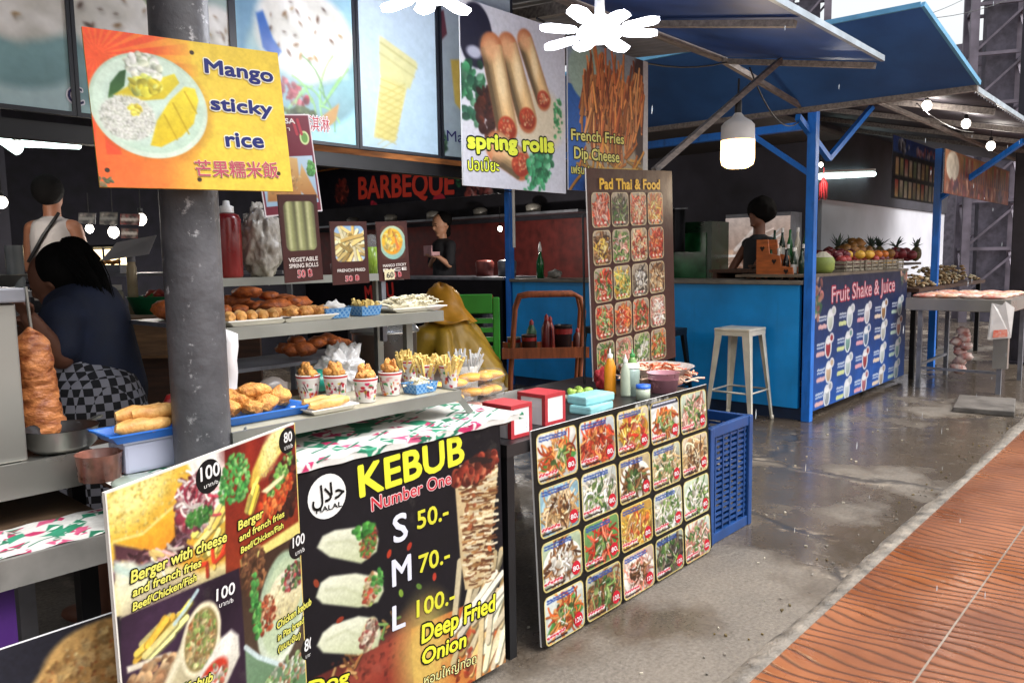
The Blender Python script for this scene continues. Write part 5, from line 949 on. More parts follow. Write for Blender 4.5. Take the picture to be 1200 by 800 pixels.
# blue tray of fried chicken, lower shelf, right of the pillar
p = oZ(318, 493, z1); p = V(1.10, 1.945, z1); tray(p, .25, .17, .022, BLUEPL, 'blue_tray', 'blue tray heaped with fried chicken right of the pillar', 'tray')
for i, (x, y, z, r) in enumerate(((-.085, -.01, .035, (.045, .032, .024)), (-.04, .02, .05, (.05, .036, .032)), (.02, -.03, .038, (.05, .03, .024)), (.03, .025, .05, (.04, .034, .03)), (.08, .01, .042, (.042, .03, .026)), (-.03, -.045, .034, (.04, .026, .02)), (.0, .0, .07, (.045, .03, .022)))):
    piece(p+V(x, y, z), r, 'fried_chicken', 'golden battered chicken piece heaped on the blue tray right of the pillar', 'fried chicken', 'fried chicken on the blue tray', FRY, i+1)
# spring rolls on the plate next to it
p = V(1.275, 1.865, z1); tray(p, .15, .10, .012, WHITEPL, 'white_plate', 'small white plate with two spring rolls in front of the cups', 'plate')
for i in range(2): rollbar(p+V(-.06, -.012+i*.03, .022+i*.006), p+V(.065, -.02+i*.03, .024), .014, 'spring roll on the small white plate in front of the cups', 'spring rolls on the small plate')
# printed paper cups
def cup(loc, label, kind, seed, r=.037, h=.072):
    t = thing('food_cup', label, 'cup', loc, seed*1.1, 'printed paper food cups on the lower shelf'); P = Pic(96, 34, '#e8e4e0', seed)
    for i in range(60): x, y = P.g.random()*96, 6+P.g.random()*26; P.ell(x, y, 1+P.g.random()*2.6, 1+P.g.random()*2.2, ['#c8283c', '#d83a6a', '#e8a0a8', '#e8c83a', '#3f9a5a', '#8a2a3a', '#e87a3a', '#b8303c'][int(P.g.integers(8))])
    for i in range(14): x = P.g.random()*96; P.line([(x, 10+P.g.random()*6), (x+P.g.random()*5, 18+P.g.random()*8)], 1.5, '#5a3040' if i % 2 else '#ffffff')
    P.rect(0, 0, 96, 3, '#d83a4a'); P.rect(0, 3, 96, 5, '#f2f0ee'); 
    P.mesh('sleeve', 6.2832, h, t, 0, PRINTM, fn=lambda co: np.stack([(r*.74+(r-r*.74)*co[:, 1]/h)*np.cos(co[:, 0]), (r*.74+(r-r*.74)*co[:, 1]/h)*np.sin(co[:, 0]), co[:, 1]], 1))
    o = MB(); o.lathe([(0, .002), (r*.73, .002)], n=20); o.build('base', WHITEPL, t); o = MB(); o.lathe([(r*.99, h), (r*1.03, h+.002), (r*1.0, h+.004), (r*.97, h)], n=24); o.build('rim', WHITEPL, t)
    if kind == 'fries': sticks('fries', FRIES, 60, r*.85, .060, .0075, seed, t, h*.45)
    else:
        o = MB(); rd = random.Random(seed)
        for i in range(9): a = rd.random()*6.28; q = rd.random()*r*.62; o.blob((math.cos(a)*q, math.sin(a)*q, h+.004+rd.random()*.012), (.019, .014, .014), 2, .4, 2.4, seed+i)
        for i in range(3): a = rd.random()*6.28; o.blob((math.cos(a)*r*.3, math.sin(a)*r*.3, h+.024), (.012, .009, .02), 2, .4, 2.4, seed+i+20)
        o.build('fried_pieces', FRY, t)
for (x, y, lb, k, sd) in ((362, 466, 'nearest printed cup with fried pieces, beside the heaped blue tray', 'c', 1), (394, 466, 'printed cup with fried pieces, second from the heaped blue tray', 'c', 2), (429, 470, 'printed cup with fried pieces behind the small roll plate, foremost of the row', 'c', 3), (458, 462, 'printed cup with fried pieces beside the blue paper basket', 'c', 4),
        (479, 446, 'printed cup with few fries behind the blue paper basket', 'fries', 5), (499, 452, 'printed cup of fries, middle of the three fries cups', 'fries', 6), (527, 453, 'printed cup heaped with fries at the right end of the shelf', 'fries', 7)):
    q = oZ(x, y, z1); q.y = min(q.y, 2.10); cup(q, lb, k, sd, .037 if sd < 5 else .034, .070)
def basket(loc, w, d, h, label, rz, fill, seed):
    t = thing('paper_basket', label, 'basket', loc, rz, 'blue checked paper food baskets'); P = Pic(90, 16, '#2f7fd0', seed)
    for i in range(-4, 30): P.line([(i*5, 0), (i*5+10, 16)], 1.3, '#9fc8ee'); P.line([(i*5+10, 0), (i*5, 16)], 1.3, '#9fc8ee')
    P.rect(0, 0, 90, 2, '#7ab0e8'); per = 2*(w+d)
    def fn(co):
        s = co[:, 0]; k = .84+.16*co[:, 1]/h; x = np.select([s < w, s < w+d, s < 2*w+d], [-w/2+s, w/2, w/2-(s-w-d)], -w/2); y = np.select([s < w, s < w+d, s < 2*w+d], [-d/2, -d/2+(s-w), d/2], d/2-(s-2*w-d)); return np.stack([x*k, y*k, co[:, 1]], 1)
    P.mesh('sides', per, h, t, 0, PRINTM, fn=fn); o = MB(); o.box((-w*.41, -d*.41, .001), (w*.41, d*.41, .003)); o.build('base', BLUEPL, t)
    if fill == 'noodles': noodles('noodles', NOODM, 40, w*.44, d*.44, .05, .0028, seed, t)
    elif fill == 'fries': sticks('fries', FRIES, 40, w*.36, .035, .009, seed, t, .01)
    else:
        o = MB(); o.blob((0, 0, h*.9), (w*.42, d*.42, .022), 3, .5, 3.2, seed); o.build('crumpled_paper', WHITEPL, t)
basket(oZ(492, 459, z1), .10, .07, .032, 'blue checked basket with pale food on the lower shelf between the cups', .05, 'noodles', 4)
# upper shelf
for i, (x, y, lb) in enumerate(((293, 384, 'white plate of wrapped rolls at the pillar end of the upper shelf'), (352, 379, 'white plate of golden fried strips on the upper shelf'))):
    q = oZ(x, y, z2); q.y = 2.13; q.x = oY(x, y, 2.13).x; tray(q, .19, .12, .014, WHITEPL, 'white_plate', lb, 'plate', 0, 'white plates on the upper shelf')
    for k in range(6 if i else 5):
        if i: piece(q+V(-.075+.03*k, .01*(-1)**k, .026), (.024, .04, .018), 'fried_strip', 'golden fried strip on the white plate of the upper shelf', 'fried strip', 'fried strips on the upper shelf', FRY, 40+k, .3, 2.5)
        else: rollbar(q+V(-.08+.035*k, -.045, .024), q+V(-.05+.035*k, .04, .026), .015, 'wrapped roll on the pillar end plate of the upper shelf', 'wrapped rolls on the upper shelf')
basket(V(oY(390, 372, 2.12).x, 2.12, z2), .10, .07, .033, 'blue checked basket with crumpled white paper on the upper shelf', 0, 'paper', 6); basket(V(oY(428, 369, 2.13).x, 2.13, z2), .095, .07, .033, 'blue checked basket heaped with fries on the upper shelf', .1, 'fries', 7)
q = V(oY(480, 362, 2.17).x, 2.17, z2); tray(q, .24, .12, .012, WHITEPL, 'white_plate', 'long white plate of pale noodles at the right end of the upper shelf', 'plate', 0, 'white plates on the upper shelf'); o = noodles('noodle_heap', NOODM, 90, .10, .052, .045, .0028, 9); o.location = q+V(0, 0, .012); tag(o, 'heap of pale noodles on the long white plate', 'noodles')
# back shelf with fried chicken behind, and the lower tray behind
t = thing('back_shelf', 'dark shelf behind the display rack carrying heaps of orange fried food', 'shelf', (1.55, 2.9, 0)); o = MB(); o.box((-.30, -.12, 1.125), (.75, .2, 1.14)); o.box((-.15, -.12, .93), (.75, .2, .945)); o.build('board', GREYSTEEL, t)
for x in (-.14, .70): o = MB(); o.box((x, .15, 0), (x+.03, .18, 1.12)); o.build('post', GREYSTEEL, t)
OFRY = mat('orange_batter', '#b5622a', .5, var=.4, scale=30, bump=.6, bscale=90, dark='#6e2f12'); rd = random.Random(8)
def heap(x0, x1, y0, y1, n, z, r, name, label, cat, group, m, up=.05, seed=0):
    rd = random.Random(seed)
    for i in range(n):
        u = rd.random(); x = x0+(x1-x0)*u; y = y0+(y1-y0)*rd.random(); k = rd.uniform(.8, 1.2); piece((x, y, z+r[2]+rd.random()*up*(1-abs(u-.5)*1.4)), tuple(q*k for q in r), name, label, cat, group, m, seed*50+i, .3, 2.2, 2)
heap(1.32, 1.44, 2.84, 3.0, 9, 1.14, (.05, .035, .03), 'fried_chicken', 'orange fried chicken piece on the back shelf near the pillar', 'fried chicken', 'fried chicken near the pillar', OFRY, .09, 1)
heap(1.48, 1.86, 2.84, 3.0, 18, 1.14, (.06, .04, .022), 'fried_chicken', 'flat orange fried piece heaped on the back shelf under the price cards', 'fried chicken', 'flat fried pieces on the back shelf', OFRY, .08, 2)
heap(1.7, 2.2, 2.84, 3.0, 12, .945, (.05, .04, .025), 'fried_chicken', 'red orange fried piece seen between the two lower shelves', 'fried chicken', 'fried pieces between the shelves', OFRY, .05, 3)
# pot, bag, clear sachet, hanging sheet
t = thing('steel_pot', 'steel pot with domed lid behind the printed cups', 'pot', V(oY(452, 430, 2.6).x, 2.6, .83)); o = MB(); o.lathe([(0, 0), (.13, 0), (.135, .22), (.145, .225), (.14, .23)], n=28); o.build('body', STEEL, t); o = MB(); o.lathe([(.145, .232), (.13, .25), (.07, .275), (0, .283)], n=28); o.build('lid', STEEL, t); o = MB(); o.lathe([(.01, .283), (.012, .30), (.024, .31), (.02, .322), (0, .325)], n=14); o.build('knob', BLACKM, t)
t2 = thing('side_table', 'plain dark side table standing behind the display rack under the pot', 'table', (2.1, 2.62, 0)); o = MB(); o.box((-.45, -.2, .80), (.45, .2, .827)); o.build('tabletop', DARKWOOD, t2)
for (x, y) in ((-.42, -.17), (.4, -.17), (-.42, .15), (.4, .15)): o = MB(); o.box((x, y, 0), (x+.03, y+.03, .8)); o.build('leg', BLACKM, t2)
o = MB(); o.blob((0, 0, .06), (.075, .06, .075), 5, .5, 3.4, 3); o = o.build('plastic_bag', BAGM, loc=tuple(V(1.53, 2.13, .935))); tag(o, 'crumpled white plastic bag behind the printed cups', 'bag')
o = MB(); o.blob((0, 0, .035), (.06, .045, .035), 2, .2, 2.6, 5); o = o.build('teal_packet', mat('teal_plastic', '#1f8a7a', .35), loc=tuple(V(1.44, 2.13, .935))); tag(o, 'teal plastic packet beside the crumpled bag', 'packet')
o = MB(); o.blob((0, 0, .04), (.055, .035, .042), 2, .3, 2.6, 6); o = o.build('grey_sachet', mat('grey_sachet', '#77706c', .3, var=.3, alpha=.85), loc=tuple(V(1.235, 2.07, z1))); tag(o, 'dull grey plastic sachet behind the fried chicken tray', 'sachet')
q = oY(268, 375, 2.035); o = MB(); n = 9
o.add([(q.x-.018+.036*(i % 2)+.004*math.sin(i), 2.034-.01*math.sin(i*.5), 1.172-.018*i+(.0)) for i in range(2*n)], [(2*i, 2*i+1, 2*i+3, 2*i+2) for i in range(n-1)], True); o = o.build('paper_sheet', mat('paper', '#d6d4d6', .7, var=.05)); centre(o); tag(o, 'long white paper strip hanging from the upper shelf beside the pillar', 'paper')
o.modifiers.new('thick', 'SOLIDIFY').thickness = .0012
# top shelf: sauce bottle, grey bag, green drink
def bottle(loc, prof, label, m, capm=None, capprof=None, name='sauce_bottle', cat='bottle', group=None, extra=None):
    t = thing(name, label, cat, loc, group=group); o = MB(); o.lathe(prof, n=20); o.build('bottle', m, t)
    if capm: o = MB(); o.lathe(capprof, n=16); o.build('cap', capm, t)
    if extra: o = MB(); o.lathe(extra[0], n=20); o.build('label', extra[1], t)
    return t
q = V(oY(269, 316, 2.42).x, 2.42, z3); k = .085*2.42/2.42
bottle(q, [(0, 0), (.040, 0), (.043, .01), (.043, .19), (.036, .205), (.022, .21), (0, .212)], 'tall dark red sauce bottle with a white cap right of the pillar', DARKRED, PLAST, [(.023, .211), (.023, .232), (.012, .236), (.010, .25), (0, .252)])
o = MB(); o.blob((0, 0, .115), (.07, .055, .125), 5, .22, 3.2, 4); o = o.build('ice_bag', mat('frosted_bag', '#a09a90', .3, var=.2, scale=14, alpha=.92, bump=.7, bscale=30), loc=tuple(V(oY(308, 312, 2.44).x, 2.44, z3))); tag(o, 'frosted grey plastic bag standing between the red bottle and the price card', 'bag')
t = bottle(V(oY(436, 316, 2.4).x, 2.4, z3), [(0, 0), (.024, 0), (.028, .10), (0, .102)], 'green drink in a clear domed cup between two price cards', mat('green_drink', '#8fae3c', .25, var=.2, scale=40, stretch=(9, 9, 1)), CLEAR, [(.029, .10), (.028, .12), (.016, .145), (0, .15)], 'drink_cup', 'cup')
# ------------------------------------------------------------------ left: grill, spit, pan, counter
t = thing('grill_cabinet', 'stainless kebab grill cabinet with overhanging lid at the left edge', 'grill', (.35, 2.25, .905))
o = MB(); o.box((-.45, -.22, 0), (.222, .2, .362), .004); o.build('cabinet', STEEL, t); o = MB(); o.box((-.47, -.25, .365), (.235, .23, .398), .004); o.build('lid', GREYSTEEL, t); o = MB(); o.box((.2225, -.12, .02), (.226, .15, .30)); o.build('burner', mat('burner_red', '#5a2a1c', .5, .3, var=.3), t)
t = thing('grill_counter', 'stainless steel counter with a deep front lip under the grill and pan', 'counter', (.2, 2.3, 0)); o = MB(); o.box((-1.3, -.28, .875), (.52, .35, .90), .004); o.box((-1.3, -.292, .825), (.524, -.282, .905)); o.build('worktop', STEEL, t)
for y in (.0, .28): o = MB(); o.box((.40, y, 0), (.44, y+.04, .87)); o.build('leg', GREYSTEEL, t)
a, b_ = oY(34, 383, 2.20), oY(52, 495, 2.20); t = thing('kebab_spit', 'upright spit of browned kebab meat beside the stainless grill', 'kebab spit', (b_.x, 2.20, .905)); H_ = a.z-.905
MEAT = mat('spit_meat', '#c9824c', .4, var=.35, scale=26, bump=.6, bscale=60, dark='#6e2a14', stretch=(1, 1, 1.8))
from mathutils import noise as mnoise
o = MB(); prof = []; N_ = 46; vs = []
for i in range(N_+1):
    f = i/N_; r = (.050-.012*f)*(1+.05*math.sin(f*11))*(1 if f < .86 else max(.12, 1-((f-.86)/.14)**1.6)); cxx = -.012*f*1.5
    for k in range(28): an = 6.2832*k/28; w = 1+.13*mnoise.noise(V(math.cos(an)*1.3, math.sin(an)*1.3, f*9))+.12*mnoise.noise(V(math.cos(an)*1.8+5, math.sin(an)*1.8, f*22+.8*math.sin(an)))+.05*mnoise.noise(V(math.cos(an)*7, math.sin(an)*7, f*60)); vs.append((cxx+r*w*math.cos(an), r*w*math.sin(an), f*H_))
o.add(vs, [(i*28+k, i*28+(k+1) % 28, i*28+28+(k+1) % 28, i*28+28+k) for i in range(N_) for k in range(28)], True); o.build('meat', MEAT, t); o = MB(); o.tube([(0, 0, 0), (-.018, 0, H_+.10)], .004, 8); o.build('rod', STEEL, t)
q = oZ(73, 524, .905); t = thing('steel_pan', 'round steel pan with a black inside under the kebab spit', 'pan', (q.x-.005, 2.085, .906)); o = MB(); o.use(STEEL).lathe([(0, 0), (.062, 0), (.075, .012), (.082, .052), (.085, .054)], n=32); o.use(mat('burnt_black', '#121012', .5, var=.2)).lathe([(.084, .0545), (.079, .05), (.070, .02), (0, .016)], n=32); o.build('bowl', None, t); o = MB(); o.bar((.075, .035, .05), (.115, .06, .056), .014, .006); o.build('handle', STEEL, t)
t = thing('left_counter', 'brown topped counter with a pale metal edge at the lower left', 'counter', (.1, 2.0, 0)); 
o = MB(); o.use(mat('brown_top', '#5a4634', .6, var=.3, scale=8)).box((-1.2, -.20, .715), (.60, .4, .758)); o.use(mat('zinc_edge', '#8e8c88', .45, .4, var=.2)).box((-1.2, -.214, .70), (.60, -.202, .762)); o.build('tabletop', None, t)
for x in (-1.1, .52): o = MB(); o.box((x, -.1, 0), (x+.04, -.06, .715)); o.build('leg', BLACKM, t)
t.name = 'corner_counter'
o = MB(); o.box((-.02, -.02, 0), (.02, .02, .69)); o = o.build('purple_post', mat('purple_paint', '#4a2470', .5), loc=tuple(V(oY(1, 700, 1.86).x, 1.86, 0))); tag(o, 'purple square post under the brown topped counter at the left edge', 'post')
def flat2(co): return np.stack([.44+co[:, 0]*.9+co[:, 1]*.15, 1.80+co[:, 1], .7625+.0015*np.sin(co[:, 0]*60+co[:, 1]*40)], 1)
grid_thing(cloth_pic(130, 110, 9), 'cloth_mat', .27, .2, flat2, 'small pink and green printed cloth lying on the brown topped counter', 'cloth')
# plastic tub with a blue tray of rolls, left of the pillar
q = V(.80, 1.96, .852); t = thing('plastic_tub', 'translucent white plastic tub under the blue tray of spring rolls', 'tub', q); o = MB(); o.box((-.06, -.05, 0), (.07, .05, .072), .008); o.build('body', mat('milky_plastic', '#c4c8de', .3, var=.05, trans=.3), t); o = MB(); o.box((-.063, -.053, .0725), (.073, .053, .078), .002); o.build('lid', mat('milky_lid', '#d4d8ea', .35, var=.05), t)
q = V(.80, 1.95, .931); tray(q, .19, .12, .02, BLUEPL, 'blue_tray', 'blue tray of golden spring rolls left of the pillar', 'tray')
for i, (x, y, z) in enumerate(((-.075, -.035, .02), (-.06, -.012, .02), (-.05, .018, .022), (-.06, .0, .046), (-.03, -.02, .046))): rollbar(q+V(x, y, z+.014), q+V(x+.12, y-.018, z+.014), .0185, 'golden spring roll stacked on the blue tray left of the pillar', 'spring rolls left of the pillar')
o = MB(); o.lathe([(0, 0), (.045, 0), (.05, .06), (.052, .062)], n=24); o = o.build('meat_tub', mat('tub_meat', '#8a5a4c', .3, var=.35, scale=30), loc=tuple(V(.69, 1.93, .852))); tag(o, 'small clear tub of reddish meat left of the blue roll tray', 'tub')
o = MB(); o.lathe([(0, 0), (.055, 0), (.058, .012), (.05, .016), (0, .018)], n=28); o = o.build('round_lid', mat('pale_lid', '#9aa89e', .25, var=.1), loc=tuple(V(.725, 1.80, .852))); tag(o, 'flat clear round lid lying behind the burger board', 'lid')
bottle(V(oY(200, 470, 2.2).x, 2.2, .852), [(0, 0), (.02, 0), (.02, .11), (.01, .13), (0, .13)], 'slim red sauce bottle half hidden by the pillar', DARKRED)
# ------------------------------------------------------------------ the black table with sauces
t = thing('black_table', 'black metal table behind the noodle board holding boxes and sauces', 'table', (2.55, 2.0, 0))
def B_(mb, n, m): return mb.build(n, m, t, loc=(-2.55, -2.0, 0))
o = MB(); o.box((1.86, 1.705, .70), (3.22, 2.42, .742)); B_(o, 'tabletop', mat('black_top', '#1c1a1c', .4, var=.2))
for (x, y) in ((1.865, 1.71), (3.18, 1.71), (1.865, 2.38), (3.18, 2.38)): o = MB(); o.box((x, y, 0), (x+.035, y+.035, .70)); B_(o, 'leg', BLACKM)
REDB = mat('red_carton', '#a82c34', .5, var=.08); WB = mat('white_carton', '#d8d2d4', .55, var=.05)
def carton(x, y, w, d, h, lb):
    t = thing('carton', lb, 'box', (x, y, .743), 0, 'red and white cartons'); o = MB(); o.box((-w/2, -d/2, 0), (w/2, d/2, h)); o.build('body', WB, t)
    o = MB(); o.box((-w/2-.002, -d/2-.002, h-.012), (w/2+.002, d/2+.002, h+.002)); o.box((-w/2-.002, -d/2-.002, 0), (-w/2+.014, -d/2+.014, h-.0125)); o.box((w/2-.012, -d/2-.002, 0), (w/2+.002, -d/2+.012, h-.0125)); o.box((-w/2-.002, d/2-.014, 0), (-w/2+.012, d/2+.002, h-.0125)); o.box((-w/2+.0145, -d/2-.002, .0), (w/2-.0125, -d/2+.01, .012)); o.build('red_edge', REDB, t)
carton(1.985, 1.815, .105, .13, .112, 'red edged white carton at the near corner of the black table'); carton(2.225, 1.86, .115, .13, .112, 'red edged white carton, farther of the two, beside the aqua packs')
MANGO = mat('mango_flesh', '#f0a800', .4, var=.15, scale=20)
for i, (x, y, z, lb) in enumerate(((1.98, 2.12, .743, 'lower clear box under the mango box nearest the fries'), (1.98, 2.12, .80, 'clear box of yellow mango nearest the fries cups'), (2.22, 2.16, .743, 'lower clear box of pink food under the farther mango box'), (2.22, 2.16, .80, 'clear box of yellow mango farther from the fries cups'), (1.98, 2.12, .857, 'top clear box of mango on the nearer stack'), (2.22, 2.16, .857, 'top clear box of mango on the farther stack'))):
    t = thing('clear_box', lb, 'food box', (x, y, z+.001), .08*i, 'stacked clear food boxes'); o = MB(); w, d, h = .10, .075, .03; vs = []
    prof = [(.85, 0), (.95, .024), (1.06, .027), (1.06, .030), (.95, .033), (.86, .053)]
    for (s, zz) in prof: vs += [(s*w*math.copysign(abs(math.cos(6.2832*k/24))**.5, math.cos(6.2832*k/24)), s*d*math.copysign(abs(math.sin(6.2832*k/24))**.5, math.sin(6.2832*k/24)), zz) for k in range(24)]
    o.add(vs, [(j*24+k, j*24+(k+1) % 24, j*24+24+(k+1) % 24, j*24+24+k) for j in range(5) for k in range(24)]+[tuple(range(24))[::-1], tuple(range(120, 144))], True); o.build('shell', CLEAR, t)
    for k in range(3):
        pm_ = MANGO if i in (1, 3, 4, 5) else PORK
        piece(V(x-.055+.055*k, y+.01*(-1)**k, z+.032), (.034, .056, .018), 'mango_slice' if pm_ is MANGO else 'pink_slice', 'yellow mango slice inside a clear box' if pm_ is MANGO else 'pink food slice inside a lower clear box', 'fruit slice', 'mango slices in clear boxes' if pm_ is MANGO else 'pink slices in the lower boxes', pm_, i*5+k, .12, 1.6, 2)
t = thing('cutlery_bundle', 'bundle of white wrapped plastic cutlery standing behind the mango boxes', 'cutlery', (2.32, 2.36, .743)); o = MB(); o.lathe([(0, 0), (.05, 0), (.058, .16), (.056, .162)], n=20); o.build('holder', mat('ribbed_holder', '#c8c2b8', .4, var=.2, scale=20, stretch=(20, 20, 1)), t); sticks('cutlery', PLAST, 46, .05, .09, .007, 3, t, .12)
YSAUCE = mat('orange_sauce', '#d88a1c', .3, var=.1); GBOT = mat('green_bottle_glass', '#7aa05a', .15, var=.15); CLR = mat('cloudy_bottle', '#aeb8a4', .2, var=.15)
BP = lambda r, h: [(0, 0), (r, 0), (r*1.03, .01), (r, h*.62), (r*.55, h*.78), (r*.42, h*.82), (0, h*.83)]
for (x, y, r, h, lb, m, cm) in ((715, 462, .026, .20, 'orange sauce bottle with a pointed white cap, leftmost of the sauces', YSAUCE, PLAST), (733, 464, .022, .18, 'slim clear green bottle with a white cap beside the orange sauce', CLR, PLAST), (741, 458, .026, .19, 'green labelled bottle with a green cap among the sauces', GBOT, mat('green_cap', '#2f8a3c', .4))):
    q = oZ(x, y, .743); bottle(q, BP(r, h), lb, m, cm, [(r*.45, h*.825), (r*.45, h*.9), (r*.2, h*.92), (r*.12, h*1.02), (0, h*1.03)], group='sauce bottles on the black table')
q = V(2.90, 1.91, .743); t = bottle(q, [(0, 0), (.038, 0), (.042, .11), (.037, .12), (0, .122)], 'wide cloudy jar with a white lid beside the sauce bottles', mat('cloudy_jar', '#a8bdb4', .2, var=.2, alpha=.85), PLAST, [(.040, .122), (.040, .138), (0, .14)], 'jar', 'jar')
q = oZ(753, 470, .743); bottle(V(2.83, 1.80, .743), [(0, 0), (.03, 0), (.03, .05), (0, .052)], 'small tub with a bright blue lid behind the noodle board', CLR, mat('blue_cap', '#1f5fc8', .4), [(.032, .052), (.032, .066), (0, .068)], 'small_tub', 'tub')
o = MB(); o.lathe([(0, 0), (.06, 0), (.072, .085), (.076, .088)], n=26); o.lathe([(.07, .06), (0, .066)], n=26); o = o.build('pink_tub', mat('pink_tub', '#b88490', .3, var=.12, trans=.2), loc=tuple(V(3.06, 1.84, .743))); tag(o, 'translucent pink tub beside the basin of shredded salad', 'tub')
t = thing('salad_basin', 'shallow clear basin heaped with shredded white and orange salad', 'basin', (3.30, 2.02, .743)); o = MB(); o.lathe([(0, 0), (.10, 0), (.17, .075), (.18, .078), (.168, .072), (.1, .006), (0, .006)], n=36); o.build('basin', mat('basin_plastic', '#c9c4c2', .25, var=.1, alpha=.75), t)
noodles('shredded_salad', mat('salad_white', '#dccbb8', .5, var=.25, scale=20, dark='#c88a68'), 150, .15, .15, .085, .005, 12, t); q = noodles('orange_shreds', mat('salad_orange', '#c8582c', .5, var=.3), 50, .13, .13, .095, .004, 13, t)
o = MB(); o.blob((0, 0, .03), (.07, .05, .035), 3, .5, 2.5, 9); o = o.build('red_cloth', mat('red_fabric', '#a8242c', .7, var=.2), loc=tuple(V(3.12, 2.18, .80))); tag(o, 'crumpled red plastic wrap lying on the sauce tubs', 'wrap'); o.location = (3.0, 2.12, .743); o.scale = (.8, .8, 1.5)
LIME = mat('lime_skin', '#8fae4a', .4, var=.25, scale=20)
t = tray(V(2.67, 2.02, .743), .14, .11, .014, WHITEPL, 'white_plate', 'white plate of lime wedges left of the orange sauce bottle', 'plate')
for i in range(8): piece(V(2.67+.045*math.cos(i*.8), 2.02+.035*math.sin(i*.8), .772+.010*(i % 2)), (.026, .015, .015), 'lime_wedge', 'cut green lime wedge on the white plate', 'lime', 'lime wedges on the plate', LIME, i, .1, 1.5, 2)
o = MB(); o.box((-.09, -.05, 0), (.09, .05, .034), .008); n1 = o.build('napkin_pack', mat('aqua_pack', '#8fc8cc', .4, var=.15, scale=12), loc=tuple(V(2.50, 1.83, .743)), rot=(0, 0, .1)); tag(n1, 'aqua napkin pack lying under another on the black table', 'napkins', 'aqua napkin packs'); n2 = n1.copy(); COL.objects.link(n2); n2.location = (2.51, 1.84, .778); n2.rotation_euler = (0, 0, -.06); n2['label'] = 'upper aqua napkin pack beside the farther carton'
# blue crate with a red bowl
CRB = mat('crate_blue', '#143c74', .4, var=.12); t = thing('blue_crate', 'tall blue plastic crate with slotted sides right of the noodle board', 'crate', (3.45, 1.92, 0))
o = MB(); w, d, h = .20, .21, .56
for (x, y) in ((-w, -d), (w, -d), (-w, d), (w, d)): o.box((x-.02, y-.02, 0), (x+.02, y+.02, h), .006)
for z in (.0, h-.05): o.box((-w, -d-.014, z), (w, -d+.014, z+.05), .005); o.box((-w, d-.014, z), (w, d+.014, z+.05), .005); o.box((-w-.014, -d, z+.001), (-w+.014, d, z+.049), .005); o.box((w-.014, -d, z+.001), (w+.014, d, z+.049), .005)
o.box((-w+.01, -d+.01, .012), (w-.01, d-.01, .024)); o.build('frame', CRB, t)
o = MB()
for s in (-1, 1):
    for i in range(16): z = .07+i*.028; o.box((-w+.02, s*d-.004, z), (w-.02, s*d+.004, z+.012)); o.box((s*w-.004, -d+.02, z), (s*w+.004, d-.02, z+.012))
    for i in range(5): q = -.15+.075*i; o.box((q, s*d-.007, .05), (q+.01, s*d+.0065, h-.05)); o.box((s*w-.007, q, .05), (s*w+.0065, q+.01, h-.05))
o.build('slotted_sides', CRB, t)
t = thing('red_bowl', 'red plastic bowl with a red bag on the blue crate', 'bowl', (3.33, 1.86, h+.002)); o = MB(); o.lathe([(0, 0), (.05, 0), (.085, .06), (.088, .062), (.08, .056), (.045, .006), (0, .006)], n=28); o.build('bowl', mat('red_plastic', '#a8182c', .35, var=.1), t); o = MB(); o.blob((0, 0, .07), (.06, .06, .06), 2, .4, 2.4, 3); o.build('bag', mat('red_bag', '#b03048', .35, var=.25, alpha=.9), t)
# ------------------------------------------------------------------ stools, trolley, chair
CREAM = mat('cream_enamel', '#d2ccbd', .38, .1, var=.14, scale=6)
def stool(loc, rz, h, m, label, grp=None, foot=.205, top=.15):
    t = thing('metal_stool', label, 'stool', loc, rz, grp); o = MB(); o.obox((0, 0, h-.012), (top+.005, 0, 0), (0, top+.005, 0), (0, 0, .012), .01); o.obox((0, 0, h-.04), (top, 0, 0), (0, top, 0), (0, 0, .018)); o.build('seat', m, t)
    for (sx, sy) in ((1, 1), (1, -1), (-1, 1), (-1, -1)):
        o = MB(); a = V(sx*(top-.004), sy*(top-.004), h-.03); b = V(sx*foot, sy*foot, 0); wt, wb = .062, .024; ix, iy = V(-sx, 0, 0), V(0, -sy, 0)
        for dvec in (ix, iy):   # folded sheet: an L of two tapering blades
            n = iy if dvec is ix else ix; q = [a, a+dvec*wt, b+dvec*wb, b]; o.prism(q, n, -.003)
        o.build('leg', m, t); o = MB(); o.lathe([(0, 0), (.016, 0), (.016, .03), (0, .031)], (sx*(foot-.008), sy*(foot-.008), 0), 10); o.build('foot', m, t)
    z = .25; q = top+(foot-top)*(1-z/h)-.012; o = MB(); o.tube([(q, q, z), (q, -q, z), (-q, -q, z), (-q, q, z), (q, q, z)], .008, 8); o.build('foot_ring', m, t)
stool((6.0, 2.89, 0), 0, .765, CREAM, 'cream white metal bar stool standing before the blue bar')
stool((5.85, 3.52, 0), .1, .74, mat('black_enamel', '#16161a', .4, .2, var=.1), 'black metal bar stool in front of the blue bar, nearest the white one', 'black stools at the bar'); stool((5.75, 4.05, 0), -.1, .74, mat('black_enamel'), 'black metal bar stool half hidden by the Pad Thai board', 'black stools at the bar')
ORW = mat('orange_wood', '#8e4a26', .5, var=.25, scale=6, stretch=(8, 1, 1)); c = V(4.07, 3.35, 0); ax = _r0.copy(); t = thing('sauce_trolley', 'orange brown framed trolley with a tray of sauces before the blue bar', 'trolley', c, math.atan2(ax.y, ax.x))
for y in (-.12, .14): o = MB(); o.tube([(-.27, y, 0), (-.245, y, .6), (-.21, y, 1.02), (-.18, y, 1.10), (-.12, y, 1.112), (.18, y, 1.112), (.22, y, 1.09), (.24, y, 1.0), (.21, y, .5), (.17, y, 0)], .017, 8); o.build('hoop', ORW, t)
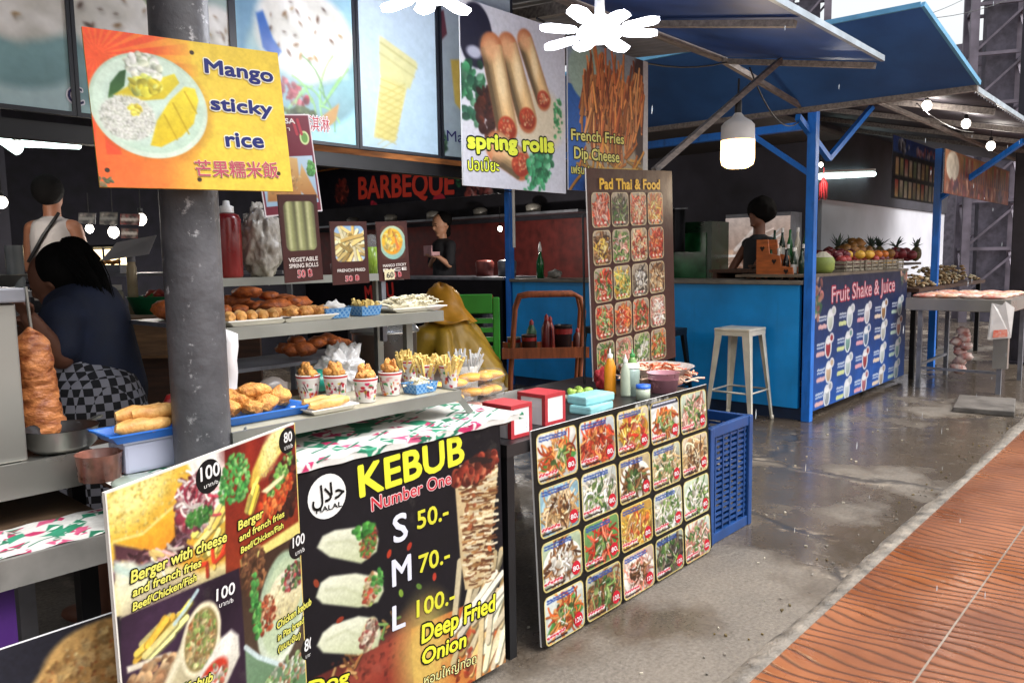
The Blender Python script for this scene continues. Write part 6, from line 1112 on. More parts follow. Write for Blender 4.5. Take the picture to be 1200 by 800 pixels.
o = MB(); o.box((-.30, -.16, .70), (.27, .2, .72)); o.box((-.30, -.175, .70), (.27, -.161, .77)); o.box((-.30, .201, .70), (.27, .215, .77)); o.build('tray', ORW, t)
rd = random.Random(5); mt = t.matrix_world
M4 = Matrix.Translation(c) @ Matrix.Rotation(math.atan2(ax.y, ax.x), 4, 'Z')
for (x, y, r, h, m_, lb, nm, ct_) in ((-.22, 0, .045, .10, '#7a7a70', 'grey tub on the trolley tray, far left', 'sauce_tub', 'tub'), (-.12, -.05, .05, .12, '#3a2a26', 'dark pot with a red rim on the trolley tray', 'sauce_pot', 'pot'), (-.10, .06, .035, .22, '#3a6a4a', 'green bottle at the back of the trolley tray', 'sauce_bottle', 'bottle'), (.0, .0, .035, .26, '#6a1c18', 'tall dark red sauce bottle in the middle of the trolley', 'sauce_bottle', 'bottle'), (.03, .09, .03, .24, '#8a2a1c', 'red sauce bottle behind the others on the trolley', 'sauce_bottle', 'bottle'), (.11, -.03, .06, .18, '#26222a', 'big black pot on the trolley tray', 'sauce_pot', 'pot'), (.21, .03, .03, .16, '#5a2a20', 'short brown bottle on the right end of the trolley', 'sauce_bottle', 'bottle')):
    q = M4 @ V(x, y, .721); mm = mat('sauce'+m_, m_, .35, var=.2)
    if ct_ == 'bottle': bottle(q, BP(r, h), lb, mm, mat('red_cap', '#8a1c1c', .4), [(r*.45, h*.825), (r*.4, h*.93), (0, h*1.0)], nm, ct_, 'sauces on the trolley')
    else: bottle(q, [(0, 0), (r*.9, 0), (r, h), (r*1.06, h+.004), (r*.95, h+.006), (r*.9, h*.8), (0, h*.8)], lb, mm, None, None, nm, ct_, 'sauces on the trolley', ([(r*1.005, h*.7), (r*1.03, h*.9)], mat('red_cap', '#8a1c1c', .4)))
GRC = mat('green_chair', '#3fa83c', .4, var=.06); q = dp(549, 372, 5.65); az = math.atan2(_r0.y, _r0.x); t = thing('green_chair', 'bright green plastic chair behind the person in the raincoat', 'chair', (q.x, q.y, 0), az); t.scale = (1, 1, 1.16)
o = MB(); bw = .20
for sx in (-1, 1): o.box((sx*bw-.025, -.012, .42), (sx*bw+.025, .012, .93), .008)
o.box((-bw+.026, -.012, .83), (bw-.026, .012, .95), .008)
for i in range(6): o.box((-bw+.026, -.008, .48+i*.058), (bw-.026, .008, .51+i*.058))
o.build('backrest', GRC, t); o = MB(); o.box((-.22, -.42, .42), (.22, -.013, .445), .01); o.build('seat', GRC, t)
for (x, y) in ((-.2, -.4), (.2, -.4), (-.2, -.03), (.2, -.03)): o = MB(); o.bar((x, y, .42), (x*1.1, y*1.05, 0), .04); o.build('leg', GRC, t)
# ------------------------------------------------------------------ things on and behind the blue bar
q = oX(633, 318, 6.45); bottle(V(6.45, q.y, 1.141), [(0, 0), (.04, 0), (.041, .17), (.018, .24), (.016, .28), (0, .281)], 'dark green glass bottle with a white tip on the left part of the bar', mat('dark_green_glass', '#0f5a2c', .12, var=.1), PLAST, [(.017, .281), (.02, .31), (.006, .38), (0, .385)], 'glass_bottle')
o = MB(); o.blob((0, 0, .04), (.09, .07, .05), 2, .5, 2.4, 3); q = oX(650, 318, 6.5); o = o.build('napkin_heap', mat('grey_paper', '#8a8680', .7, var=.2), loc=(6.5, q.y, 1.141)); tag(o, 'crumpled grey napkins beside the green bottle on the bar', 'napkins')
o = MB(); o.box((-.25, -.4, 0), (.25, .4, 1.72)); q = oX(812, 300, 8.0); f = thing('green_fridge', 'dark green glass door fridge standing in the back of the bar', 'fridge', (8.05, 4.5, .0)); o.build('cabinet', mat('fridge_green', '#12331f', .3, var=.25), f); o = MB(); o.box((-.262, -.34, .12), (-.252, .34, 1.6)); o.build('door', mat('fridge_glass', '#1f5a34', .15, var=.45, scale=5), f)
t = thing('lit_cabinet', 'pale lit display cabinet with shelves behind the bar', 'cabinet', (8.2, 3.80, .0)); o = MB(); o.box((0, -.42, 0), (.3, .34, 1.05)); o.build('base', DARKWALL, t)
P = Pic(70, 80, '#b09a8c', 4); P.grad('#b8aaa4', '#8a6a58', 80); P.blobs(60, 35, 50, 34, 26, ['#c8a890', '#8a5a44', '#d8c8c0', '#6a4a3c'], 2, 6, a=.7); P.rect(0, 46, 70, 49, '#d8d0cc'); P.line([(12, 40), (38, 8)], 4, '#e0d8d4', .7); P.strands(26, 56, 34, 14, 26, ['#d8d4d4', '#c8b8b0'], 1.2, 18, .4, ang=(2.6, .6)); P.noise(.12, 4)
pn = P.mesh('display', .74, .70, t, 0, LIT, fn=lambda co: np.stack([0*co[:, 0]-.004, .34-co[:, 0], 1.06+co[:, 1]], 1)); o = MB(); o.box((0, -.40, 1.052), (.3, .34, 1.80)); o.build('case', GREYSTEEL, t)
ORK = mat('orange_rack_wood', '#b5602a', .5, var=.25, scale=7, stretch=(1, 1, 6)); q0 = oX(886, 327, 6.5); t = thing('stepped_rack', 'orange wooden stepped rack with heart cut-outs on the bar counter', 'rack', (6.5, q0.y, 1.141)); k = abs(oX(930, 327, 6.5).y-q0.y)
pts = [(0, 0, 0), (0, 0, .34), (0, -k*.30, .34), (0, -k*.34, .22), (0, -k*.62, .20), (0, -k*.66, .11), (0, -k*.96, .10), (0, -k, 0), (0, -k*.9, 0), (0, -k*.86, .03), (0, -k*.14, .03), (0, -k*.1, 0)]
for dx in (0, .18): o = MB(); o.prism([(dx+p_[0], p_[1], p_[2]) for p_ in pts], (-1, 0, 0), .018); o.build('side_panel', ORK, t)
for (y, z) in ((-.16*k, .26), (-.48*k, .15), (-.8*k, .065)): o = MB(); s = .022; o.prism([(-.003, y-s, z+s*.4), (-.003, y-s*.5, z+s), (-.003, y, z+s*.6), (-.003, y+s*.5, z+s), (-.003, y+s, z+s*.4), (-.003, y, z-s*1.1)], (-1, 0, 0), -.002); o.build('heart_cutout_shade', mat('painted_cutout_dark', '#1c100a', .8, var=0), t)  # dark raised hearts stand for the shade in holes that are not cut
for (y, z) in ((-.2*k, .2), (-.5*k, .1)): o = MB(); o.box((.001, y-.06, z), (.16, y+.06, z+.01)); o.build('step', ORK, t)
cols = ['#1c4a2a', '#16301f', '#d8d4c8', '#2a6a3c', '#141418', '#cfc8b8', '#1f3a28']; n = 0
for row, (X, z) in enumerate(((6.62, 1.141), (6.80, 1.141), (6.95, 1.26))):
    for i, px in enumerate((903, 912, 921, 930, 939)):
        q = oX(px+row*2, 320, X); r = .026; h = .26+.03*((i*3+row) % 3); cm = cols[(i*2+row*3) % 7]
        bottle(V(X, q.y, z), [(0, 0), (r, 0), (r, h*.6), (r*.45, h*.78), (r*.4, h*.97), (0, h*.98)], 'liquor bottle in the crowd behind the stepped rack', mat('glass'+cm, cm, .15, var=.1), PLAST if (i+row) % 2 else None, [(r*.5, h*.9), (r*.5, h*1.02), (0, h*1.03)], 'liquor_bottle', 'bottle', 'liquor bottles behind the rack', ([(r*1.02, h*.2), (r*1.02, h*.48)], PLAST) if (i+row) % 3 == 0 else None)
t = thing('bottle_shelf', 'dark raised shelf under the rear row of liquor bottles', 'shelf', (6.95, 2.9, 1.141)); o = MB(); o.box((-.06, -.35, .098), (.06, .35, .117)); o.build('board', DARKWOOD, t); o = MB(); o.box((-.05, -.34, 0), (.05, -.32, .098)); o.box((-.05, .32, 0), (.05, .34, .098)); o.build('support', DARKWOOD, t)
o = MB(); o.tube([(0, 0, .16), (0, 0, .05)], .004, 6); [o.tube([(0, 0, .06), (.03*math.cos(k*.7), .03*math.sin(k*.7), 0), (.035*math.cos(k*.7+.3), .035*math.sin(k*.7+.3), -.11-.02*(k % 3))], [.012, .012, .004], 6) for k in range(12)]; q = dp(965, 216, 7.6); o = o.build('red_tassel', mat('red_paper', '#a8242a', .6, var=.3), loc=tuple(q)); tag(o, 'small red paper tassel hanging beside the corner post', 'tassel')
o = MB(); o.tube([(0, 0, 0), (.01, 0, -.6), (-.01, 0, -1.25)], .006, 6); q = oY(683, 250, 2.26); o = o.build('black_cable', CORDM, loc=tuple(q)); tag(o, 'black cable hanging down beside the Pad Thai board', 'cable')
o = MB(); o.lathe([(.016, 0), (.016, .62)], n=10); q = oX(604, 290, 6.18); o = o.build('white_pipe', PLAST, loc=(6.16, q.y, q.z)); tag(o, 'thin white pipe beside the left blue post of the bar', 'pipe')
# ------------------------------------------------------------------ fruit
def leafy(o, c, n, L, m, seed):
    rd = random.Random(seed); o.use(m)
    for i in range(n):
        a = rd.random()*6.28; e = .4+rd.random()*.9; d = V(math.cos(a)*math.cos(e), math.sin(a)*math.cos(e), math.sin(e)); sd = V(-math.sin(a), math.cos(a), 0); p = Vector(c); l = L*(.7+.5*rd.random()); o.add([p-sd*l*.09, p+sd*l*.09, p+d*l*.6+sd*l*.07, p+d*l+V(0, 0, -.1*l), p+d*l*.6-sd*l*.07], [(0, 1, 2, 3, 4)])
COCO = mat('coconut_green', '#8fa04c', .5, var=.15); q = oY(965, 325, 2.56); t = thing('green_coconut', 'trimmed green coconut with a white top at the corner of the fruit counter', 'coconut', (q.x, 2.57, 1.187)); o = MB(); o.lathe([(0, 0), (.075, 0), (.095, .03), (.10, .10), (.085, .135)], n=20); o.build('husk', COCO, t); o = MB(); o.lathe([(.086, .135), (.03, .18), (.0, .185)], n=12, smooth=False); o.build('top', mat('coconut_white', '#cfc9b4', .6, var=.1), t)
WICK = mat('wicker', '#8a8070', .7, var=.35, scale=14, stretch=(1, 1, 6)); fr = [('#6a1f2c', 'dark red dragon fruit'), ('#a83a3a', 'red apple'), ('#d8a83c', 'yellow mango'), ('#b8786a', 'pink guava'), ('#8aa04a', 'green mango'), ('#c8702c', 'orange')]
for i, px in enumerate((990, 1012, 1036)):
    q = oY(px, 322, 2.62); t = thing('fruit_basket', ['woven basket next to the green coconut', 'middle woven basket on the fruit counter', 'woven basket at the far end of the fruit counter'][i], 'basket', (q.x, 2.65, 1.187), 0, 'woven fruit baskets'); o = MB(); w = .30
    for z in (0, .035, .07): o.box((-w, -.13, z), (w, -.115, z+.025)); o.box((-w, .115, z), (w, .13, z+.025)); o.box((-w, -.114, z), (-w+.015, .114, z+.025)); o.box((w-.015, -.114, z), (w, .114, z+.025))
    for x in (-w+.02, -.1, .1, w-.03): o.box((x, -.138, 0), (x+.015, -.131, .1)); o.box((x, .131, 0), (x+.015, .138, .1))
    o.box((-w+.016, -.113, .002), (w-.016, .113, .01)); o.build('weave', WICK, t); rd = random.Random(i+4)
    for k in range(13):
        c_, nm = fr[[(0, 1, 0), (3, 1, 2), (2, 0, 5)][i][k % 3]]
        piece(V(q.x-.24+.045*(k % 11)+rd.uniform(-.02, .02), 2.65+rd.uniform(-.09, .09), 1.187+.06+.045*(k % 3)), (.05, .043, .043), 'fruit', nm+' in the '+['basket next to the coconut', 'middle basket of the counter', 'far basket of the counter'][i], 'fruit', nm+'s in basket '+['one', 'two', 'three'][i], mat('fruit'+c_, c_, .4, var=.2), k, .1, 1.5, 2)
t = thing('fruit_shelf', 'raised plank shelf behind the fruit counter piled with pineapples and fruit', 'shelf', (9.2, 3.3, 0)); o = MB(); o.box((-2.4, -.3, 1.19), (2.4, .3, 1.22)); o.box((-2.4, .22, 0), (2.4, .26, 1.19)); o.build('board', DARKWOOD, t)
PINE = mat('pineapple_skin', '#6a5a34', .6, var=.4, scale=30, bump=.6, bscale=60); PLEAF = mat('pineapple_leaf', '#4a5a4c', .5, var=.3)
for i, px in enumerate((982, 1002, 1021, 1035, 1050, 1078)):
    q = oY(px, 295, 3.25); t = thing('pineapple', 'pineapple with grey green crown in the row against the pale wall', 'pineapple', (q.x, 3.25+.05*(i % 2), 1.222), 0, 'pineapples on the raised shelf'); o = MB(); o.blob((0, 0, .11), (.075, .075, .11), 2, .08, 6, i); o.build('body', PINE, t); o = MB(); leafy(o, (0, 0, .2), 16, .17, PLEAF, i); o.build('crown', PLEAF, t)
for nm, lb, c_, x0, x1, n_, y, up in (('mango', 'orange yellow fruit heaped on the raised shelf', '#a8743a', 8.6, 10.4, 34, 3.12, .22), ('red_fruit', 'dark red fruit heaped on the raised shelf', '#6e2a2a', 8.0, 9.3, 22, 3.1, .12), ('red_fruit', 'red fruit heaped at the far end of the raised shelf', '#8a3038', 10.4, 11.4, 16, 3.1, .12)):
    heap(x0, x1, y-.1, y+.12, n_, 1.22, (.065, .055, .055), nm, lb, 'fruit', lb.split(' heaped')[0]+'s '+('far' if x0 > 10 else 'near'), mat('heap'+c_, c_, .45, var=.25), up, n_)
t = thing('produce_table', 'low stall table of dried goods between the fruit counter and fish cart', 'table', (10.6, 2.65, 0)); o = MB(); o.box((-1.55, -.3, .93), (1.6, .3, .97)); o.build('tabletop', DARKWOOD, t)
for (x, y) in ((-1.5, -.26), (1.5, -.26), (-1.5, .24), (1.5, .24)): o = MB(); o.box((x, y, 0), (x+.05, y+.05, .93)); o.build('leg', BLACKM, t)
o = MB(); rd = random.Random(2)
for i in range(420): x = rd.uniform(-1.45, 1.5); u = rd.random(); o.use((DRYA := mat('dried_tan', '#9a7c54', .6, var=.3)) if i % 3 else mat('dried_pale', '#c4b494', .6, var=.3)); o.blob((10.6+x, 2.65+rd.uniform(-.26, .26), .985+rd.random()*.10*(1+math.sin(x*3))), (.035, .02, .018), 1, .2, 2, i, Matrix.Rotation(rd.random()*6, 3, 'Z'))
o = o.build('dried_goods'); centre(o); tag(o, 'loose heap of tan and pale dried goods on the stall table', 'dried goods', kind='stuff')
# steel cart with fish packs
CAX, t = 8.5, thing('steel_cart', 'stainless topped cart with thin legs standing past the fruit banner', 'cart', (9.1, 1.9, 0))
def C_(mb, n, m): return mb.build(n, m, t, loc=(-9.1, -1.9, 0))
o = MB(); o.box((8.5, 1.42, .78), (9.7, 2.33, .90), .006); C_(o, 'top', STEEL)
for (x, y) in ((8.56, 2.2), (8.56, 1.5), (9.62, 2.2), (9.62, 1.5)): o = MB(); o.box((x-.02, y-.02, 0), (x+.02, y+.02, .78)); C_(o, 'leg', GREYSTEEL)
o = MB(); o.bar((8.56, 2.2, .2), (8.56, 1.5, .2), .025); o.bar((8.56, 2.2, .23), (9.62, 2.2, .23), .025); C_(o, 'stretcher', GREYSTEEL); o = MB(); o.box((8.50, 1.43, .25), (8.58, 1.55, .775)); C_(o, 'side_plate', STEEL)
PK = [mat('pack_red', '#b5483a', .35, var=.5, scale=30, dark='#d8c8b8'), mat('pack_white', '#cfc6bc', .35, var=.35, scale=25, dark='#b56a4c'), mat('pack_orange', '#c4784a', .35, var=.4, scale=30, dark='#e0d0c0')]
for i in range(4):
    for j in range(5):
        o = MB(); o.blob((0, 0, .02), (.085, .12, .024), 2, .12, 3, i*5+j); o = o.build('food_pack', PK[(i+2*j) % 3], loc=(8.62+.23*j, 1.58+.2*i, .90), rot=(0, 0, .1*((i*j) % 3))); tag(o, 'flat red and white food pack laid out on the steel cart', 'food pack', 'food packs on the steel cart')
o = MB(); o.add([(-.09, 0, 0), (.09, 0, .02), (.11, .02, .30), (.03, 0, .36), (-.02, .01, .28), (-.07, 0, .34)], [(0, 1, 2, 3, 4, 5)]); q = oX(1172, 398, 8.44); o.add([(-.09, .06, 0), (.09, .06, .02), (.11, .05, .30), (-.07, .05, .34)], [(0, 1, 2, 3)]); o.add([(-.09, 0, 0), (.09, 0, .02), (.09, .06, .02), (-.09, .06, 0)], [(0, 1, 2, 3)])
o = o.build('white_bag', mat('white_bag', '#d4d2d0', .4, var=.1), loc=(8.42, q.y, q.z), rot=(0, 0, -1.2)); tag(o, 'white plastic bag hanging from the near corner of the steel cart', 'bag'); q = V(8.42, q.y, q.z)
o = MB(); o.add([(-.06, -.01, .02), (.06, -.01, .03), (.055, -.01, .10), (-.055, -.01, .09)], [(0, 1, 2, 3)]); o = o.build('red_print', mat('red_print', '#b8442c', .5, var=.4, scale=40, dark='#d8b0a0')); o.parent = bpy.data.objects['white_bag']; o.modifiers.new('s', 'SOLIDIFY').thickness = .002
o = MB(); 
for i in range(12): a = random.Random(i); o.use(mat('meat_bag', '#8a4038', .3, var=.5, scale=14, dark='#d8d0c8')); o.blob((a.uniform(-.06, .06), a.uniform(-.05, .05), .05+i*.036), (.07, .06, .045), 2, .3, 3, i)
q = oX(1127, 440, 8.8); o = o.build('food_sack', loc=(8.8, q.y, .12)); tag(o, 'clear sack of dark red food hanging under the steel cart', 'sack')
tag(MB().box((-.35, -.22, 0), (.35, .22, .045), .008).build('concrete_slab', mat('slab_grey', '#5f5a55', .5, var=.25, bump=.4), loc=(7.75, 1.45, 0), rot=(0, 0, .15)), 'flat grey slab lying on the wet concrete before the steel cart', 'slab')
# ================================================================== PEOPLE
SKIN = mat('skin', '#8a5a42', .55, var=.08, scale=20); SKIND = mat('skin_dark', '#6a4230', .55, var=.08, scale=20); HAIR = mat('black_hair', '#0b0909', .8, spec=.12, var=.2, scale=30, bump=.4, bscale=120, stretch=(9, 9, 1))
class Fig:
    """one body: tapering limbs and a head with its features, fused into one surface"""
    def __init__(s, name, label, loc): s.t = thing(name, label, 'person', loc); s.loc = Vector(loc)
    def mesh(s, name, m, parts, vox=.012, parent=None, sm=4):
        o = MB()
        for p in parts:
            if p[0] == 'c':       # capsule a,b,ra,rb
                a, b, ra, rb = Vector(p[1])-s.loc, Vector(p[2])-s.loc, p[3], p[4]; d = b-a; n = max(3, int(d.length/.025)); pts = [a-d.normalized()*ra*.9, a-d.normalized()*ra*.55]; rs = [ra*.35, ra*.83]
                for i in range(n+1): pts.append(a+d*i/n); rs.append(ra+(rb-ra)*i/n)
                pts += [b+d.normalized()*rb*.55, b+d.normalized()*rb*.9]; rs += [rb*.83, rb*.35]; o.tube(pts, rs, 16)
            else: o.blob(Vector(p[1])-s.loc, p[2], 3, p[4] if len(p) > 4 else 0, 2.5, 1, p[3] if len(p) > 3 else None)
        o = o.build(name, m, parent or s.t); r = o.modifiers.new('fuse', 'REMESH'); r.mode = 'VOXEL'; r.voxel_size = vox; r.use_smooth_shade = True; k = o.modifiers.new('smooth', 'SMOOTH'); k.iterations = sm; k.factor = .5; return o
    def head(s, c, fwd, r=.105, up=(0, 0, 1)):
        c, f, u = Vector(c), Vector(fwd).normalized(), Vector(up).normalized(); sd = f.cross(u).normalized(); u = sd.cross(f); Rm = Matrix((sd, f, u)).transposed()
        q = lambda x, y, z: c+sd*x*r+f*y*r+u*z*r
        return [('e', q(0, 0, .15), (r*.80, r*.95, r*1.02), Rm), ('e', q(0, .25, -.45), (r*.62, r*.68, r*.72), Rm), ('e', q(0, .95, -.12), (r*.13, r*.2, r*.24), Rm), ('e', q(0, .84, -.50), (r*.30, r*.10, r*.09), Rm), ('e', q(0, .75, -.92), (r*.28, r*.2, r*.2), Rm), ('e', q(.80, -.05, -.1), (r*.09, r*.17, r*.26), Rm), ('e', q(-.80, -.05, -.1), (r*.09, r*.17, r*.26), Rm), ('e', q(.32, .80, .08), (r*.17, r*.1, r*.1), Rm), ('e', q(-.32, .80, .08), (r*.17, r*.1, r*.1), Rm)]
    def eyes(s, c, fwd, r=.105):
        c, f = Vector(c), Vector(fwd).normalized(); sd = f.cross(V(0, 0, 1)).normalized(); u = sd.cross(f); o = MB()
        for k in (-1, 1): o.blob(c+sd*k*.34*r+f*.86*r+u*.05*r-s.loc, (r*.12, r*.09, r*.06), 2); o.bar(c+sd*(k*.2*r)+f*.9*r+u*.3*r-s.loc, c+sd*(k*.52*r)+f*.82*r+u*.28*r-s.loc, .007, .006)
        o.build('eyes', HAIR, s.t)
def hand(w, d, palm, r=1.0):
    """palm and five bent fingers from wrist w pointing along d"""
    w, d, n = Vector(w), Vector(d).normalized(), Vector(palm).normalized(); sd = d.cross(n).normalized(); P_ = [('e', w+d*.05*r, (.04*r, .045*r, .017*r), Matrix((sd, d, n)).transposed())]
    for i, L in enumerate((.062, .072, .068, .052)): b = w+d*.085*r+sd*(.030-.02*i)*r; m_ = b+d*L*.55*r+n*.008*r; e = m_+d*L*.4*r+n*.03*r; P_ += [('c', b-d*.02*r, m_, .0095*r, .0088*r), ('c', m_, e, .0088*r, .0075*r)]
    b = w+d*.03*r+sd*.035*r; m_ = b+d*.035*r+sd*.03*r+n*.01*r; P_ += [('c', b, m_, .012*r, .010*r), ('c', m_, m_+d*.03*r+n*.012*r, .010*r, .008*r)]; return P_
# navy shirted cook bending over the grill, long black hair, seen from the side
hd = dp(68, 328, 2.95); F1 = Fig('person', 'long haired person in navy shirt and checked apron bending over the grill', (hd.x+.1, hd.y, 0)); lf = -_r0; toc = V(-_f.x, -_f.y, 0).normalized()
sh = dp(100, 372, 2.97); hip = dp(122, 462, 3.0); sL, sR = sh+toc*.15, sh-toc*.15; eL = dp(72, 420, 2.78); hL = dp(34, 372, 2.66); eR = dp(84, 425, 3.02); hR = dp(46, 392, 2.86); fd = (lf+V(0, 0, -.45)+toc*.1).normalized()
kn = V(hip.x, hip.y, .48); ft = V(hip.x, hip.y, .06)
body = F1.head(hd, fd, .10)+[('c', hd+V(0, 0, -.04)+_r0*.05, sh+V(0, 0, .05), .055, .062), ('c', sh, hip, .13, .135), ('c', sL, sR, .07, .07), ('c', sL, eL, .052, .042), ('c', eL, hL, .041, .028), ('c', sR, eR, .052, .042), ('c', eR, hR, .041, .028)]+hand(hL, (hL-eL), V(0, 0, -1))+hand(hR, (hR-eR), V(0, 0, -1))
for k in (1, -1): body += [('c', hip+toc*.09*k, kn+toc*.1*k, .085, .058), ('c', kn+toc*.1*k, ft+toc*.1*k, .056, .04), ('e', ft+toc*.1*k+lf*.06+V(0, 0, -.02), (.05, .11, .04), Matrix.Rotation(math.atan2(lf.y, lf.x)-1.57, 3, 'Z'))]
F1.mesh('body', SKIND, body, .009); NAVY = mat('navy_shirt', '#131c34', .8, var=.15, scale=12, bump=.3, bscale=20)
F1.mesh('shirt', NAVY, [('c', sh+V(0, 0, .01), hip, .152, .16), ('c', sL, sR, .085, .085), ('c', sL, sL+(eL-sL)*.72, .072, .068), ('c', sR, sR+(eR-sR)*.72, .072, .068)], .014); F1.eyes(hd, fd, .10)
F1.mesh('hair', HAIR, [('e', hd+V(0, 0, .03)-fd*.025, (.098, .106, .106)), ('c', hd-fd*.06+V(0, 0, .02), dp(112, 350, 2.97), .085, .07), ('c', dp(112, 345, 2.97), dp(128, 405, 2.94), .065, .035)], .012)
rd = random.Random(21); o = MB()
for i in range(700):
    a = rd.uniform(-1.25, 1.25); e = rd.uniform(.05, 1.3); sd_ = fd.cross(V(0, 0, 1)).normalized(); d0 = (-fd*math.cos(a)+sd_*math.sin(a))*math.cos(e)+V(0, 0, math.sin(e)); p0 = hd+V(0, 0, .035)-fd*.025+d0*.108; tgt = dp(rd.uniform(98, 138), rd.uniform(375, 425), 2.93); md = p0*.55+tgt*.45-fd*.055+V(0, 0, .03)
    pts = [p0*((1-u)**2)+md*(2*u*(1-u))+tgt*(u*u) - F1.loc for u in (0, .25, .5, .75, 1)]; o.tube(pts, [.0016, .0022, .002, .0016, .0006], 4)
o.build('hair_strands', HAIR, F1.t)
ck = bpy.data.materials.new('checked_cloth'); ck.use_nodes = True; _t = ck.node_tree; _k = _t.nodes.new('ShaderNodeTexChecker'); _k.inputs['Scale'].default_value = 36; _k.inputs[1].default_value = (*lin('#8a8a94'), 1); _k.inputs[2].default_value = (*lin('#121218'), 1); _o = _t.nodes.new('ShaderNodeTexCoord'); _t.links.new(_o.outputs['Object'], _k.inputs['Vector']); _t.links.new(_k.outputs[0], _t.nodes['Principled BSDF'].inputs['Base Color']); _t.nodes['Principled BSDF'].inputs['Roughness'].default_value = .8
F1.mesh('apron', ck, [('c', dp(78, 420, 2.9), dp(112, 478, 2.93), .10, .15), ('c', dp(112, 470, 2.93), V(hip.x, hip.y, .50)+toc*.03, .175, .20)], .014)
# person in a white tank top, back turned, farther in
c = dp(62, 262, 5.6); F2 = Fig('person', 'person in white tank top with a black strap, back turned', (c.x, c.y, .20)); sh = V(c.x, c.y, 1.62); hip = V(c.x, c.y, 1.12); hd = V(c.x, c.y, 1.86); aw_ = _f.copy(); aw_.z = 0; aw_.normalize()
body = F2.head(hd, aw_, .096)+[('c', hd, sh, .055, .06), ('c', sh-V(0, 0, .06), hip, .135, .14), ('c', sh+_r0*.135, sh-_r0*.135, .06, .06)]
for k in (1, -1): a, e, w = sh+_r0*.155*k, sh+_r0*.215*k-V(0, 0, .28)+aw_*.03, sh+_r0*.2*k-V(0, 0, .38)+aw_*.22; body += [('c', a, e, .05, .04), ('c', e, w, .04, .028)]+hand(w, w-e, V(0, 0, -1))+[('c', hip+_r0*.09*k, V(c.x, c.y, .70)+_r0*.1*k, .085, .058), ('c', V(c.x, c.y, .70)+_r0*.1*k, V(c.x, c.y, .26)+_r0*.1*k, .056, .04), ('e', V(c.x, c.y, .24)+_r0*.1*k+aw_*.06, (.05, .11, .04), Matrix.Rotation(math.atan2(aw_.y, aw_.x)-1.57, 3, 'Z'))]
F2.mesh('body', SKIN, body, .012); F2.mesh('tank_top', mat('white_cotton', '#a09a98', .8, var=.1), [('c', sh-V(0, 0, .05), hip+V(0, 0, -.02), .152, .155), ('c', sh+_r0*.10, sh-_r0*.10, .066, .066)], .014); F2.mesh('hair', HAIR, [('e', hd+V(0, 0, .025)-aw_*.035, (.104, .108, .112))], .012)
F2.mesh('trousers', mat('dark_trousers', '#15151c', .8), [('c', hip, hip-V(0, 0, .06), .155, .155)]+[('c', hip+_r0*.09*k, V(c.x, c.y, .32)+_r0*.1*k, .10, .065) for k in (1, -1)], .014)
o = MB(); o.tube([sh+_r0*.10-aw_*.09+V(0, 0, .10)-F2.loc, sh+_r0*.02-aw_*.165-V(0, 0, .06)-F2.loc, sh-_r0*.10-aw_*.158-V(0, 0, .24)-F2.loc], .012, 8); o.build('strap', BLACKM, F2.t)
t = thing('floor_platform', 'low wooden platform under the person in the white tank top', 'platform', (c.x, c.y, 0), math.atan2(_r0.y, _r0.x)); o = MB(); o.box((-.6, -.4, .02), (.6, .4, .199)); o.build('deck', DARKWOOD, t)
# woman eating behind the barbecue counter
hd = oX(517, 263, 6.98); F3 = Fig('person', 'woman in black looking down at the food box she holds, barbecue stall', (hd.x, hd.y, 0)); fd = (-_r0*.75-_f*.55+V(0, 0, -.35)).normalized(); fh = V(fd.x, fd.y, 0).normalized(); sdv = fh.cross(V(0, 0, 1)); sh = V(hd.x, hd.y, hd.z-.27)-fh*.03; hip = V(hd.x, hd.y, hd.z-.80)-fh*.04
bx = oX(506, 297, 6.72); body = F3.head(hd, fd, .122)+[('c', hd-V(0, 0, .05), sh, .052, .06), ('c', sh-V(0, 0, .04), hip, .125, .13), ('c', sh+sdv*.15, sh-sdv*.15, .06, .06)]
for k in (1, -1): a = sh+sdv*.18*k; e = a-V(0, 0, .25)+fh*.06+sdv*.05*k; w = bx+sdv*.05*k-fh*.06-V(0, 0, .04); body += [('c', a, e, .048, .04), ('c', e, w, .04, .027)]+hand(w, (fh-sdv*.3*k), V(0, 0, 1), .9)+[('c', hip+sdv*.09*k, V(hip.x, hip.y, .5)+sdv*.1*k, .085, .058), ('c', V(hip.x, hip.y, .5)+sdv*.1*k, V(hip.x, hip.y, .06)+sdv*.1*k, .056, .04)]
F3.mesh('body', mat('skin_light', '#b58468', .55, var=.06), body, .009); F3.eyes(hd, fd, .122); BLK = mat('black_cloth', '#131319', .85, var=.1)
F3.mesh('top', BLK, [('c', sh-V(0, 0, .03), hip-V(0, 0, .3), .145, .17), ('c', sh+sdv*.16, sh-sdv*.16, .075, .075)]+[('c', sh+sdv*.18*k, sh+sdv*.225*k-V(0, 0, .22)+fh*.05, .066, .062) for k in (1, -1)], .014); F3.mesh('hair', HAIR, [('e', hd+V(0, 0, .05)-fd*.035, (.116, .12, .108)), ('c', hd-fh*.06, hd-fh*.09-V(0, 0, .12), .07, .045)], .012)
t = thing('food_box', 'small pale pink food box held by the woman in black', 'food box', bx); o = MB(); o.box((-.06, -.10, -.03), (.06, .10, .02), .005); o.build('tray', mat('pink_box', '#b8888c', .5, var=.2), t); o = MB(); o.box((.05, -.10, .021), (.06, .10, .10)); o.build('lid', mat('pink_box'), t); t.rotation_euler = (0, 0, math.atan2(fh.y, fh.x))
